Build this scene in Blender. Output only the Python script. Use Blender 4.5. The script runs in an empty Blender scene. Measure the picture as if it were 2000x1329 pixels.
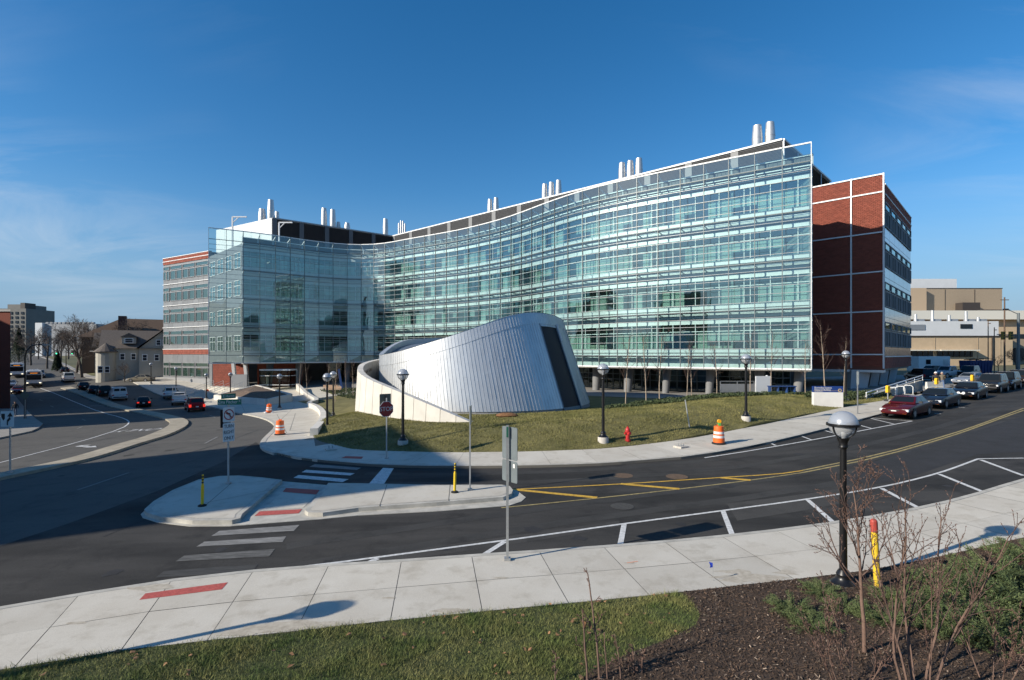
import bpy, bmesh, math, random
import numpy as np
from mathutils import Vector, Matrix, Quaternion
random.seed(7); rng = np.random.default_rng(7)
sc = bpy.context.scene
col = sc.collection
rad = math.radians
# ------------------------------------------------------------------ camera
EYE = 5.4; F = 1032.0; HOR = 692.0        # eye height, focal length and horizon row in 2000 px wide picture units
cam_d = bpy.data.cameras.new('camera'); cam = bpy.data.objects.new('camera', cam_d); col.objects.link(cam)
cam.location = (0, 0, EYE); cam.rotation_euler = (rad(90), 0, 0)
cam_d.sensor_width = 36.0; cam_d.lens = 36.0 * F / 2000.0
cam_d.shift_y = (HOR - 664.5) / 2000.0
cam_d.clip_start = 0.1; cam_d.clip_end = 3000
sc.camera = cam
# ------------------------------------------------------------------ sky and sun
SUN_EL = rad(26.0); SH = Vector((0.910, 0.415)).normalized()      # SH: the way shadows fall on the ground
w = bpy.data.worlds.new('World'); sc.world = w; w.use_nodes = True
nt = w.node_tree; nt.nodes.clear()
SKY_OFF = (11.62, 3.895, 0); SKY_OFF2 = (19.305, 18.48, 0)
def wn(t, **k):
    n = nt.nodes.new(t)
    for a, b in k.items(): setattr(n, a, b)
    return n
sky = wn('ShaderNodeTexSky', sky_type='NISHITA', sun_disc=False, sun_elevation=SUN_EL,
         sun_rotation=math.atan2(-SH.x, -SH.y), altitude=250, air_density=1.0, dust_density=0.35, ozone_density=2.6)
bg = wn('ShaderNodeBackground'); bg.inputs[1].default_value = 0.08
out = wn('ShaderNodeOutputWorld')
tc = wn('ShaderNodeTexCoord'); sep = wn('ShaderNodeSeparateXYZ')
nt.links.new(tc.outputs['Generated'], sep.inputs[0])
def wm(op, a, b=None, clamp=False):
    n = wn('ShaderNodeMath', operation=op); n.use_clamp = clamp
    for i, v in enumerate((a, b)):
        if v is None: continue
        if isinstance(v, (int, float)): n.inputs[i].default_value = v
        else: nt.links.new(v, n.inputs[i])
    return n.outputs[0]
zz = wm('ADD', wm('MAXIMUM', sep.outputs[2], 0.0), 0.12)
cmb = wn('ShaderNodeCombineXYZ')
nt.links.new(wm('DIVIDE', sep.outputs[0], zz), cmb.inputs[0]); nt.links.new(wm('DIVIDE', sep.outputs[1], zz), cmb.inputs[1])
mp = wn('ShaderNodeMapping'); mp.inputs['Rotation'].default_value = (0, 0, rad(28)); mp.inputs['Scale'].default_value = (0.42, 1.15, 1); mp.inputs['Location'].default_value = SKY_OFF
nt.links.new(cmb.outputs[0], mp.inputs[0])
n1 = wn('ShaderNodeTexNoise'); n1.inputs['Scale'].default_value = 1.1; n1.inputs['Detail'].default_value = 8; n1.inputs['Roughness'].default_value = 0.62; n1.inputs['Distortion'].default_value = 1.1
nt.links.new(mp.outputs[0], n1.inputs[0])
n2 = wn('ShaderNodeTexNoise'); n2.inputs['Scale'].default_value = 0.33; n2.inputs['Detail'].default_value = 3
mp2 = wn('ShaderNodeMapping'); mp2.inputs['Location'].default_value = SKY_OFF2; nt.links.new(cmb.outputs[0], mp2.inputs[0]); nt.links.new(mp2.outputs[0], n2.inputs[0])
rp = wn('ShaderNodeValToRGB'); rp.color_ramp.elements[0].position = 0.44; rp.color_ramp.elements[1].position = 0.82
nt.links.new(n1.outputs[0], rp.inputs[0])
rp2 = wn('ShaderNodeValToRGB'); rp2.color_ramp.elements[0].position = 0.47; rp2.color_ramp.elements[1].position = 0.70
nt.links.new(n2.outputs[0], rp2.inputs[0])
cl = wm('MULTIPLY', wm('MULTIPLY', rp.outputs[0], rp2.outputs[0]), 0.75, True)
mx = wn('ShaderNodeMix', data_type='RGBA'); nt.links.new(cl, mx.inputs[0])
hs = wn('ShaderNodeHueSaturation'); hs.inputs['Saturation'].default_value = 1.35; hs.inputs['Value'].default_value = 1.46
nt.links.new(sky.outputs[0], hs.inputs['Color'])
# pale winter haze low over the horizon, the same all the way round
hz = wn('ShaderNodeMapRange'); hz.inputs[1].default_value = 0.0; hz.inputs[2].default_value = 0.30; hz.inputs[3].default_value = 0.92; hz.inputs[4].default_value = 0.0; hz.interpolation_type = 'SMOOTHSTEP'
nt.links.new(sep.outputs[2], hz.inputs[0])
mh = wn('ShaderNodeMix', data_type='RGBA'); nt.links.new(hz.outputs[0], mh.inputs[0]); nt.links.new(hs.outputs[0], mh.inputs[6]); mh.inputs[7].default_value = (2.25, 3.7, 5.7, 1)
nt.links.new(mh.outputs[2], mx.inputs[6]); mx.inputs[7].default_value = (7.2, 7.8, 8.6, 1)
nt.links.new(mx.outputs[2], bg.inputs[0]); nt.links.new(bg.outputs[0], out.inputs[0])
sl = bpy.data.lights.new('sun', 'SUN'); sl.energy = 5.0; sl.angle = rad(0.53); sl.color = (1.0, 0.91, 0.77)
so = bpy.data.objects.new('sun', sl); col.objects.link(so)
so.rotation_euler = Vector((SH.x * math.cos(SUN_EL), SH.y * math.cos(SUN_EL), -math.sin(SUN_EL))).to_track_quat('-Z', 'Y').to_euler()
so.location = (-60, -30, 60)
vs = sc.view_settings; vs.view_transform = 'Standard'; vs.look = 'None'; vs.gamma = 1.0; vs.use_curve_mapping = False; vs.exposure = 0.32
sc.cycles.transparent_max_bounces = 20; sc.cycles.max_bounces = 8; sc.cycles.diffuse_bounces = 3; sc.cycles.glossy_bounces = 4
sc.cycles.use_denoising = True
sc.cycles.caustics_reflective = False; sc.cycles.caustics_refractive = False

# ------------------------------------------------------------------ materials
MATS = {}
def M(name, c, rough=0.7, metal=0.0, var=0.0, scale=2.0, c2=None, bump=0.0, bscale=40.0, island=0.0, objrand=0.0, spec=0.5, detail=5.0, alpha=None, emit=None, stretch=None):
    """procedural material: base colour varied by noise, by loose piece and by object, with fine relief"""
    if name in MATS: return MATS[name]
    m = bpy.data.materials.new(name); m.use_nodes = True; MATS[name] = m
    n = m.node_tree.nodes; L = m.node_tree.links; b = n['Principled BSDF']
    b.inputs['Roughness'].default_value = rough; b.inputs['Metallic'].default_value = metal; b.inputs['Specular IOR Level'].default_value = spec
    b.inputs['Base Color'].default_value = (*c, 1)
    cur = None
    t = n.new('ShaderNodeTexCoord'); vec = t.outputs['Object']
    if stretch:
        mpn = n.new('ShaderNodeMapping'); mpn.inputs['Scale'].default_value = stretch; L.new(vec, mpn.inputs[0]); vec = mpn.outputs[0]
    if var or c2:
        nz = n.new('ShaderNodeTexNoise'); nz.inputs['Scale'].default_value = scale; nz.inputs['Detail'].default_value = detail; nz.inputs['Roughness'].default_value = 0.6
        L.new(vec, nz.inputs['Vector'])
        r = n.new('ShaderNodeValToRGB'); r.color_ramp.elements[0].position = 0.3; r.color_ramp.elements[1].position = 0.7
        lo = tuple(x * (1 - var) for x in c); hi = c2 if c2 else tuple(x * (1 + var) for x in c)
        r.color_ramp.elements[0].color = (*lo, 1); r.color_ramp.elements[1].color = (*hi, 1)
        L.new(nz.outputs[0], r.inputs[0]); cur = r.outputs[0]
    for amt, src in ((island, 'g'), (objrand, 'o')):
        if not amt: continue
        if src == 'g': g = n.new('ShaderNodeNewGeometry').outputs['Random Per Island']
        else: g = n.new('ShaderNodeObjectInfo').outputs['Random']
        mr = n.new('ShaderNodeMapRange'); mr.inputs[3].default_value = 1 - amt; mr.inputs[4].default_value = 1 + amt; L.new(g, mr.inputs[0])
        h = n.new('ShaderNodeHueSaturation'); L.new(mr.outputs[0], h.inputs['Value'])
        if cur: L.new(cur, h.inputs['Color'])
        else: h.inputs['Color'].default_value = (*c, 1)
        cur = h.outputs[0]
    if cur: L.new(cur, b.inputs['Base Color'])
    if bump:
        nb = n.new('ShaderNodeTexNoise'); nb.inputs['Scale'].default_value = bscale; nb.inputs['Detail'].default_value = 4; L.new(vec, nb.inputs['Vector'])
        bp = n.new('ShaderNodeBump'); bp.inputs['Strength'].default_value = bump; bp.inputs['Distance'].default_value = 0.02
        L.new(nb.outputs[0], bp.inputs['Height']); L.new(bp.outputs[0], b.inputs['Normal'])
    if emit: b.inputs['Emission Color'].default_value = (*emit[:3], 1); b.inputs['Emission Strength'].default_value = emit[3]
    return m
def glass(name, tint, ior, gl=(1, 1, 1), extra=0.0):
    """thin pane: clear tinted transmission with a Fresnel reflection"""
    m = bpy.data.materials.new(name); m.use_nodes = True; n = m.node_tree.nodes; L = m.node_tree.links; n.clear()
    o = n.new('ShaderNodeOutputMaterial'); mixn = n.new('ShaderNodeMixShader'); tr = n.new('ShaderNodeBsdfTransparent'); g = n.new('ShaderNodeBsdfGlossy'); fr = n.new('ShaderNodeFresnel')
    tr.inputs[0].default_value = (*tint, 1); g.inputs[0].default_value = (*gl, 1); g.inputs['Roughness'].default_value = 0.0; fr.inputs[0].default_value = ior
    geo = n.new('ShaderNodeNewGeometry')
    # keep the reflection the same from either face of the thin sheet
    tcn = n.new('ShaderNodeTexCoord'); nz = n.new('ShaderNodeTexNoise'); nz.inputs['Scale'].default_value = 0.55; nz.inputs['Detail'].default_value = 1
    L.new(tcn.outputs['Object'], nz.inputs['Vector'])
    bp = n.new('ShaderNodeBump'); bp.inputs['Strength'].default_value = 0.10; bp.inputs['Distance'].default_value = 0.05; L.new(nz.outputs[0], bp.inputs['Height']); L.new(bp.outputs[0], g.inputs['Normal'])
    f2 = n.new('ShaderNodeMath'); f2.operation = 'ADD'; f2.use_clamp = True; f2.inputs[1].default_value = extra; L.new(fr.outputs[0], f2.inputs[0])
    dt = n.new('ShaderNodeMath'); dt.operation = 'MULTIPLY'; L.new(f2.outputs[0], dt.inputs[0])
    inv = n.new('ShaderNodeMath'); inv.operation = 'SUBTRACT'; inv.inputs[0].default_value = 1.0; L.new(geo.outputs['Backfacing'], inv.inputs[1]); L.new(inv.outputs[0], dt.inputs[1])
    L.new(dt.outputs[0], mixn.inputs[0]); L.new(tr.outputs[0], mixn.inputs[1]); L.new(g.outputs[0], mixn.inputs[2]); L.new(mixn.outputs[0], o.inputs[0])
    MATS[name] = m; return m

def ground_mat(name, base, dark, light, rough, big=.18, mid=.9, fine=45.0, grit=.35, bump=.3, stretch=None, objrand=0.0, spec=.3):
    """worn ground surface: broad tone drift, blotchy stains, fine grit"""
    m = bpy.data.materials.new(name); m.use_nodes = True; MATS[name] = m; n = m.node_tree.nodes; L = m.node_tree.links; b = n['Principled BSDF']
    b.inputs['Roughness'].default_value = rough; b.inputs['Specular IOR Level'].default_value = spec
    tcn = n.new('ShaderNodeTexCoord'); vec = tcn.outputs['Object']
    def nz(s, det, st=None):
        v = vec
        if st: q = n.new('ShaderNodeMapping'); q.inputs['Scale'].default_value = st[:3]; q.inputs['Rotation'].default_value = (0, 0, st[3]); L.new(vec, q.inputs[0]); v = q.outputs[0]
        t = n.new('ShaderNodeTexNoise'); t.inputs['Scale'].default_value = s; t.inputs['Detail'].default_value = det; t.inputs['Roughness'].default_value = .65; L.new(v, t.inputs['Vector']); return t.outputs[0]
    def ramp(src, p0, p1):
        r = n.new('ShaderNodeMapRange'); r.inputs[1].default_value = p0; r.inputs[2].default_value = p1; L.new(src, r.inputs[0]); return r.outputs[0]
    def mix(f, a, c):
        x = n.new('ShaderNodeMix'); x.data_type = 'RGBA'; L.new(f, x.inputs[0])
        for i, v in ((6, a), (7, c)):
            if isinstance(v, tuple): x.inputs[i].default_value = (*v, 1)
            else: L.new(v, x.inputs[i])
        return x.outputs[2]
    c = mix(ramp(nz(big, 4, stretch), .38, .64), base, light)
    c = mix(ramp(nz(mid, 7), .52, .78), c, dark)
    sp = ramp(nz(fine, 2), .35, .65)
    mul = n.new('ShaderNodeMix'); mul.data_type = 'RGBA'; mul.blend_type = 'MULTIPLY'; mul.inputs[0].default_value = grit; L.new(c, mul.inputs[6]); L.new(sp, mul.inputs[7]); c = mul.outputs[2]
    if objrand:
        oi = n.new('ShaderNodeObjectInfo'); mr = n.new('ShaderNodeMapRange'); mr.inputs[3].default_value = 1 - objrand; mr.inputs[4].default_value = 1 + objrand; L.new(oi.outputs['Random'], mr.inputs[0]); h = n.new('ShaderNodeHueSaturation'); L.new(mr.outputs[0], h.inputs['Value']); L.new(c, h.inputs['Color']); c = h.outputs[0]
    L.new(c, b.inputs['Base Color'])
    bp = n.new('ShaderNodeBump'); bp.inputs['Strength'].default_value = bump; bp.inputs['Distance'].default_value = .015; L.new(nz(fine * 1.7, 3), bp.inputs['Height']); L.new(bp.outputs[0], b.inputs['Normal'])
    return m
# ------------------------------------------------------------------ mesh helpers
WORLD = set()
def new_obj(name, me, parent=None):
    o = bpy.data.objects.new(name, me); col.objects.link(o)
    if parent is not None:
        o.parent = parent
        # parts of a thing that is modelled in world coordinates keep them
        if parent.name in WORLD: o.matrix_parent_inverse = Matrix.Translation(-parent.location)
    return o
class MB:
    def __init__(s): s.v = []; s.f = []; s.mi = []; s.cur = 0
    def add(s, vs, fs):
        o = len(s.v); s.v += [tuple(p) for p in vs]
        for f in fs: s.f.append(tuple(i + o for i in f)); s.mi.append(s.cur)
        return s
    def box(s, c, d, rz=0.0, rot=None):
        x, y, z = d[0] / 2, d[1] / 2, d[2] / 2
        pts = [Vector(p) for p in ((-x, -y, -z), (x, -y, -z), (x, y, -z), (-x, y, -z), (-x, -y, z), (x, -y, z), (x, y, z), (-x, y, z))]
        R = rot if rot is not None else Matrix.Rotation(rz, 3, 'Z')
        return s.add([R @ p + Vector(c) for p in pts], [(0, 3, 2, 1), (4, 5, 6, 7), (0, 1, 5, 4), (1, 2, 6, 5), (2, 3, 7, 6), (3, 0, 4, 7)])
    def beam(s, a, b, wd, h=None, up=(0, 0, 1)):
        a, b = Vector(a), Vector(b); d = b - a; L = d.length
        if L < 1e-6: return s
        h = h or wd; x = d / L; u = Vector(up)
        if abs(x.dot(u)) > 0.98: u = Vector((0, 1, 0))
        y = u.cross(x).normalized(); z = x.cross(y)
        R = Matrix((x, y, z)).transposed()
        return s.box((a + b) / 2, (L, wd, h), rot=R)
    def tube(s, a, b, r0, r1=None, n=8, cap=True):
        r1 = r0 if r1 is None else r1
        a, b = Vector(a), Vector(b); x = (b - a).normalized()
        u = Vector((0, 0, 1)) if abs(x.z) < 0.9 else Vector((1, 0, 0))
        y = u.cross(x).normalized(); z = x.cross(y)
        vs = []
        for p, r in ((a, r0), (b, r1)):
            for i in range(n):
                t = 2 * math.pi * i / n; vs.append(p + (y * math.cos(t) + z * math.sin(t)) * r)
        fs = [(i, (i + 1) % n, n + (i + 1) % n, n + i) for i in range(n)]
        if cap: fs += [tuple(range(n - 1, -1, -1)), tuple(range(n, 2 * n))]
        return s.add(vs, fs)
    def lathe(s, c, prof, n=16, cap=True):
        c = Vector(c); vs = []
        for r, z in prof:
            for i in range(n):
                t = 2 * math.pi * i / n; vs.append(c + Vector((r * math.cos(t), r * math.sin(t), z)))
        fs = []
        for k in range(len(prof) - 1):
            fs += [(k * n + i, k * n + (i + 1) % n, (k + 1) * n + (i + 1) % n, (k + 1) * n + i) for i in range(n)]
        if cap: fs += [tuple(range(n - 1, -1, -1)), tuple(range((len(prof) - 1) * n, len(prof) * n))]
        return s.add(vs, fs)
    def prism(s, poly, z0, z1):
        n = len(poly); A = sum(poly[i][0] * poly[(i + 1) % n][1] - poly[(i + 1) % n][0] * poly[i][1] for i in range(n))
        if A < 0: poly = list(poly)[::-1]
        f0 = z0 if callable(z0) else (lambda p: z0); f1 = z1 if callable(z1) else (lambda p: z1)
        vs = [(p[0], p[1], f0(p)) for p in poly] + [(p[0], p[1], f1(p)) for p in poly]
        return s.add(vs, [tuple(range(n - 1, -1, -1)), tuple(range(n, 2 * n))] + [(i, (i + 1) % n, n + (i + 1) % n, n + i) for i in range(n)])
    def quad(s, a, b, c, d): return s.add([a, b, c, d], [(0, 1, 2, 3)])
    def sweep(s, path, wd, h, closed=False):
        """box section of width wd (sideways) and height h (up) along a 3D polyline"""
        P = [Vector(p) for p in path]; n = len(P); vs = []
        for i, p in enumerate(P):
            t = (P[min(i + 1, n - 1)] - P[max(i - 1, 0)]); t.z = 0; t.normalize(); q = Vector((-t.y, t.x, 0))
            for a, b in ((-.5, -.5), (.5, -.5), (.5, .5), (-.5, .5)): vs.append(p + q * a * wd + Vector((0, 0, b * h)))
        fs = []
        for i in range(n - 1):
            for k in range(4): fs.append((i * 4 + k, (i + 1) * 4 + k, (i + 1) * 4 + (k + 1) % 4, i * 4 + (k + 1) % 4))
        fs += [(0, 1, 2, 3), ((n - 1) * 4 + 3, (n - 1) * 4 + 2, (n - 1) * 4 + 1, (n - 1) * 4)]
        return s.add(vs, fs)
    def sphere(s, c, r, n=16, m=10, z0=-1.0, z1=1.0, sq=(1, 1, 1)):
        prof = []
        a0, a1 = math.asin(z0), math.asin(z1)
        for k in range(m + 1):
            a = a0 + (a1 - a0) * k / m; prof.append((max(r * math.cos(a), 1e-4) * sq[0], r * math.sin(a) * sq[2]))
        return s.lathe(c, prof, n)
    def mesh(s, name, smooth=False):
        me = bpy.data.meshes.new(name); me.from_pydata([tuple(v) for v in s.v], [], s.f); me.validate(); me.update()
        if smooth:
            me.polygons.foreach_set('use_smooth', [True] * len(me.polygons))
            try: me.set_sharp_from_angle(angle=rad(40))
            except Exception: pass
        return me
    def build(s, name, mat, parent=None, smooth=False, at=None):
        """at: world point that becomes the object's origin (vertices are given in the parent's space)"""
        if at is not None:
            a = Vector(at); s.v = [tuple(Vector(v) - a) for v in s.v]
        me = s.mesh(name, smooth); ms = mat if isinstance(mat, (list, tuple)) else [mat]
        for m in ms: me.materials.append(m)
        if len(ms) > 1: me.polygons.foreach_set('material_index', s.mi[:len(me.polygons)])
        o = new_obj(name, me, parent)
        if at is not None: o.location = at
        return o
def tag(o, label=None, cat=None, group=None, kind=None):
    if label: o['label'] = label
    if cat: o['category'] = cat
    if group: o['group'] = group
    if kind: o['kind'] = kind
    return o
def thing(name, label, cat, loc=(0, 0, 0), rz=0.0, group=None):
    o = bpy.data.objects.new(name, None); col.objects.link(o); o.empty_display_size = 0.3
    o.location = loc; o.rotation_euler = (0, 0, rz); return tag(o, label, cat, group)
KIDS = {}
def copy_tree(o, loc=None, rz=None, label=None, group=None, parent=None, scale=None):
    c = o.copy(); col.objects.link(c); c.parent = parent
    if loc is not None: c.location = loc
    if rz is not None: c.rotation_euler = (0, 0, rz)
    if label: c['label'] = label
    if group: c['group'] = group
    if scale: c.scale = (scale,) * 3
    for ch in list(o.children): copy_tree(ch, parent=c)
    return c
def fast_mesh(name, V, Q, mat, parent=None, kind=None):
    """V (n,3) vertices, Q (m,k) faces, numpy"""
    me = bpy.data.meshes.new(name); k = Q.shape[1]
    me.vertices.add(len(V)); me.vertices.foreach_set('co', np.ascontiguousarray(V, dtype=np.float32).ravel())
    me.loops.add(Q.size); me.loops.foreach_set('vertex_index', np.ascontiguousarray(Q, dtype=np.int32).ravel())
    me.polygons.add(len(Q)); me.polygons.foreach_set('loop_start', np.arange(0, Q.size, k, dtype=np.int32))
    me.polygons.foreach_set('loop_total', np.full(len(Q), k, dtype=np.int32)); me.update(calc_edges=True)
    me.materials.append(mat); o = new_obj(name, me, parent)
    if kind: o['kind'] = kind
    return o
def text_mesh(txt, size, mat, name='lettering', align='CENTER', extrude=0.002, sx=1.0):
    c = bpy.data.curves.new(name, 'FONT'); c.body = txt; c.size = size; c.align_x = align; c.align_y = 'CENTER'; c.extrude = extrude; c.resolution_u = 3
    o = bpy.data.objects.new(name, c); col.objects.link(o); dg = bpy.context.evaluated_depsgraph_get()
    me = bpy.data.meshes.new_from_object(o.evaluated_get(dg)); bpy.data.objects.remove(o); bpy.data.curves.remove(c)
    me.materials.clear(); me.materials.append(mat)
    if sx != 1.0:
        for v in me.vertices: v.co.x *= sx
    return me
def upright(me, name, parent, loc, rz=0.0):
    """lettering mesh stood upright, facing local -Y"""
    o = new_obj(name, me, parent); o.location = loc; o.rotation_euler = (rad(90), 0, rz); return o

# ------------------------------------------------------------------ terrain
class TPS:
    def __init__(s, pts):
        P = np.array(pts, float); s.c = P[:, :2]; n = len(P)
        d = np.linalg.norm(s.c[:, None] - s.c[None], axis=2); K = s.k(d) + np.eye(n) * 1e-3
        A = np.zeros((n + 3, n + 3)); A[:n, :n] = K; A[:n, n] = 1; A[:n, n + 1:] = s.c; A[n:, :n] = A[:n, n:].T
        b = np.zeros(n + 3); b[:n] = P[:, 2]; s.w = np.linalg.solve(A, b)
    @staticmethod
    def k(d): return d ** 2 * np.log(d + 1e-9)
    def __call__(s, x, y):
        q = np.stack([np.atleast_1d(x), np.atleast_1d(y)], -1).astype(float); sh = q.shape[:-1]; q = q.reshape(-1, 2)
        d = np.linalg.norm(q[:, None] - s.c[None], axis=2); n = len(s.c)
        return (s.k(d) @ s.w[:n] + s.w[n] + q @ s.w[n + 1:]).reshape(sh)
TER = TPS([(7.6, 12.1, 0), (-.1, 13.5, 0), (-10.7, 11, -.2), (-15, 15.6, -.25), (19, 18, .5), (-6.2, 25.9, .1), (4.5, 24, .2), (11, 28.2, .5),
           (27.4, 37, 1.15), (45, 48, 1.8), (70, 64, 2.2), (26.3, 41.7, 1.3), (-15, 34, -.1), (-13, 38, -.15), (-24.7, 26, -.6), (-31, 49.7, -1.2), (-27.2, 61.9, -1.2), (-49, 85, -1.9),
           (-43, 72, -1.9), (-51, 58, -2.1), (-65, 69, -2.4), (-60, 80, -2.0), (-86, 95, -1.8), (-95, 106, -1.4), (-98, 120, .1), (-80, 112, .2), (-150, 180, 2.2), (-210, 250, 4.2), (0, 60, .4), (-25, 80, -.2),
           (20, 60, .7), (45, 65, 1.5), (90, 110, 2), (200, 200, 3.5), (300, 400, 5), (-300, 400, 7), (0, 150, .5), (0, 0, 0), (-30, 0, -.5), (30, 0, .6), (0, -60, 0),
           (-60, 20, -1.3), (-150, 60, -1.5), (150, 60, 3), (-300, -100, 0), (300, -100, 4), (0, 400, 5), (0, -300, 0), (0, 1500, 12), (1500, 1500, 14), (-1500, 1500, 14), (1500, 0, 8), (-1500, 0, 4), (0, -800, 0)])
def T(x, y): return float(TER(x, y)[0])
_Y = np.geomspace(4, 400, 700)
def PX(px, py, hf=None, up=0.0):
    """ground point (x, y) seen at picture point (px, py) of the 2000 px wide photograph: the first meeting of the view ray with the terrain"""
    k = (px - 1000) / F; z = EYE - (py - HOR) / F * _Y - up; t = (hf or TER)(k * _Y, _Y); d = z - t
    i = np.argmax(d < 0)
    if d[i] >= 0: i = len(_Y) - 1
    y0, y1, a, b = _Y[i - 1], _Y[i], d[i - 1], d[i]; y = y0 + (y1 - y0) * a / (a - b)
    return (k * y, y)
def PXL(pts, **k): return [PX(x, y, **k) for x, y in pts]
def at_depth(px, py, Y): return Vector(((px - 1000) / F * Y, Y, EYE + (HOR - py) / F * Y))
def drape(name, poly, off, mat, parent=None, hf=None, cell=2.0, skirt=0.0, at=None):
    """a 2D outline laid over the terrain, cut to a grid; skirt: depth of the side faces (a kerb)"""
    hf = hf or TER; bm = bmesh.new(); f = bm.faces.new([bm.verts.new((p[0], p[1], 0)) for p in poly]); f.normal_update()
    if f.normal.z < 0: f.normal_flip()
    bmesh.ops.triangulate(bm, faces=bm.faces[:])
    xs = [p[0] for p in poly]; ys = [p[1] for p in poly]
    for ax, (lo, hi) in enumerate(((min(xs), max(xs)), (min(ys), max(ys)))):
        k = math.ceil(lo / cell)
        while k * cell < hi:
            co = [0, 0, 0]; no = [0, 0, 0]; co[ax] = k * cell; no[ax] = 1
            bmesh.ops.bisect_plane(bm, geom=bm.verts[:] + bm.edges[:] + bm.faces[:], plane_co=co, plane_no=no, dist=1e-4); k += 1
    bmesh.ops.dissolve_degenerate(bm, dist=1e-5, edges=bm.edges[:])
    if skirt:
        ed = [e for e in bm.edges if e.is_boundary]
        r = bmesh.ops.extrude_edge_only(bm, edges=ed); low = {v for v in r['geom'] if isinstance(v, bmesh.types.BMVert)}
    else: low = set()
    vs = list(bm.verts); z = hf(np.array([v.co.x for v in vs]), np.array([v.co.y for v in vs]))
    for v, zz_ in zip(vs, z): v.co.z = zz_ + off - (skirt if v in low else 0)
    bmesh.ops.recalc_face_normals(bm, faces=bm.faces[:])
    up_ = sum(f.normal.z * f.calc_area() for f in bm.faces)
    if up_ < 0: bmesh.ops.reverse_faces(bm, faces=bm.faces[:])
    me = bpy.data.meshes.new(name); bm.to_mesh(me); bm.free(); me.materials.append(mat)
    return new_obj(name, me, parent)
def resample(pts, step=None, n=None):
    P = np.array(pts, float); d = np.r_[0, np.cumsum(np.linalg.norm(np.diff(P, axis=0), axis=1))]
    n = n or max(2, int(round(d[-1] / step)) + 1); s = np.linspace(0, d[-1], n)
    return np.stack([np.interp(s, d, P[:, k]) for k in range(P.shape[1])], -1)
def smooth(pts, it=2):
    P = [np.array(p, float) for p in pts]
    for _ in range(it):
        Q = [P[0]]
        for a, b in zip(P[:-1], P[1:]): Q += [a * .75 + b * .25, a * .25 + b * .75]
        P = Q + [P[-1]]
    return np.array(P)
def band(pts, wd):
    """outline of a line of width wd along 2D points"""
    P = np.array(pts, float); t = np.gradient(P, axis=0); t /= np.linalg.norm(t, axis=1)[:, None] + 1e-9; n = np.stack([-t[:, 1], t[:, 0]], -1) * wd / 2
    return [tuple(p) for p in P + n] + [tuple(p) for p in (P - n)[::-1]]
def inside(poly, X, Y):
    P = np.array(poly); x0, y0 = P[:, 0], P[:, 1]; x1, y1 = np.roll(x0, -1), np.roll(y0, -1); r = np.zeros(X.shape, bool)
    for a, b, c, d in zip(x0, y0, x1, y1):
        if b == d: continue
        r ^= ((b > Y) != (d > Y)) & (X < (c - a) * (Y - b) / (d - b) + a)
    return r
# ================================================================== THE SETTING
m_old = ground_mat('asphalt_worn', (.105, .10, .092), (.06, .058, .056), (.125, .119, .108), .92, stretch=(.5, 2.2, 1, -.85))
m_new = ground_mat('asphalt_fresh', (.028, .0272, .026), (.012, .012, .0125), (.066, .063, .059), .92, big=.22, mid=.7, stretch=(.45, 2.0, 1, .35))
m_wht = M('road_paint_white', (.6, .6, .58), .7, var=.3, scale=9, c2=(.74, .74, .72))
m_wht2 = M('road_paint_faded', (.12, .118, .112), .85, var=.55, scale=7, c2=(.34, .335, .32), stretch=(.4, 6, 1))
m_wht3 = M('road_paint_worn_off', (.03, .03, .03), .9, var=.4, scale=6, c2=(.065, .065, .062), stretch=(.4, 6, 1))
m_wht4 = M('road_paint_half_gone', (.05, .05, .048), .9, var=.5, scale=7, c2=(.17, .168, .16), stretch=(.4, 6, 1))
m_yel = M('road_paint_yellow', (.55, .33, .04), .7, var=.3, scale=8)
m_yel2 = M('road_paint_yellow_faded', (.30, .24, .10), .8, var=.4, scale=6)
m_con = ground_mat('concrete_new', (.54, .50, .425), (.40, .36, .29), (.60, .565, .49), .88, big=.5, mid=1.5, fine=60, grit=.14, bump=.2, objrand=.07)
m_con2 = M('concrete_kerb', (.44, .42, .37), .88, var=.22, scale=2.2, bump=.3, bscale=70)
m_joint = M('joint_dirt', (.15, .14, .12), .95)
m_red = M('tactile_red', (.42, .085, .07), .8, var=.25, scale=14, bump=.6, bscale=30)
m_soil = M('winter_ground', (.10, .095, .045), .95, var=.35, scale=.6, bump=.6, bscale=14)
m_lawn = M('mown_lawn', (.11, .105, .03), .95, var=.30, scale=.8, c2=(.20, .175, .065), bump=.7, bscale=26, detail=9)
m_plaza = M('plaza_paving', (.24, .23, .215), .85, var=.12, scale=1.0)

g = np.concatenate([-np.geomspace(120, 1400, 14)[::-1], np.linspace(-110, 110, 61), np.geomspace(120, 1400, 14)])
gy = np.concatenate([-np.geomspace(60, 700, 8)[::-1], np.linspace(-50, 150, 55), np.geomspace(160, 1700, 18)])
GX, GY = np.meshgrid(g, gy); GZ = TER(GX, GY) - 0.45
V = np.stack([GX, GY, GZ], -1).reshape(-1, 3); nx = len(g); idx = np.arange(len(V)).reshape(GX.shape)
Q = np.stack([idx[:-1, :-1], idx[:-1, 1:], idx[1:, 1:], idx[1:, :-1]], -1).reshape(-1, 4)
tag(fast_mesh('ground', V, Q, m_soil), kind='structure')

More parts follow.
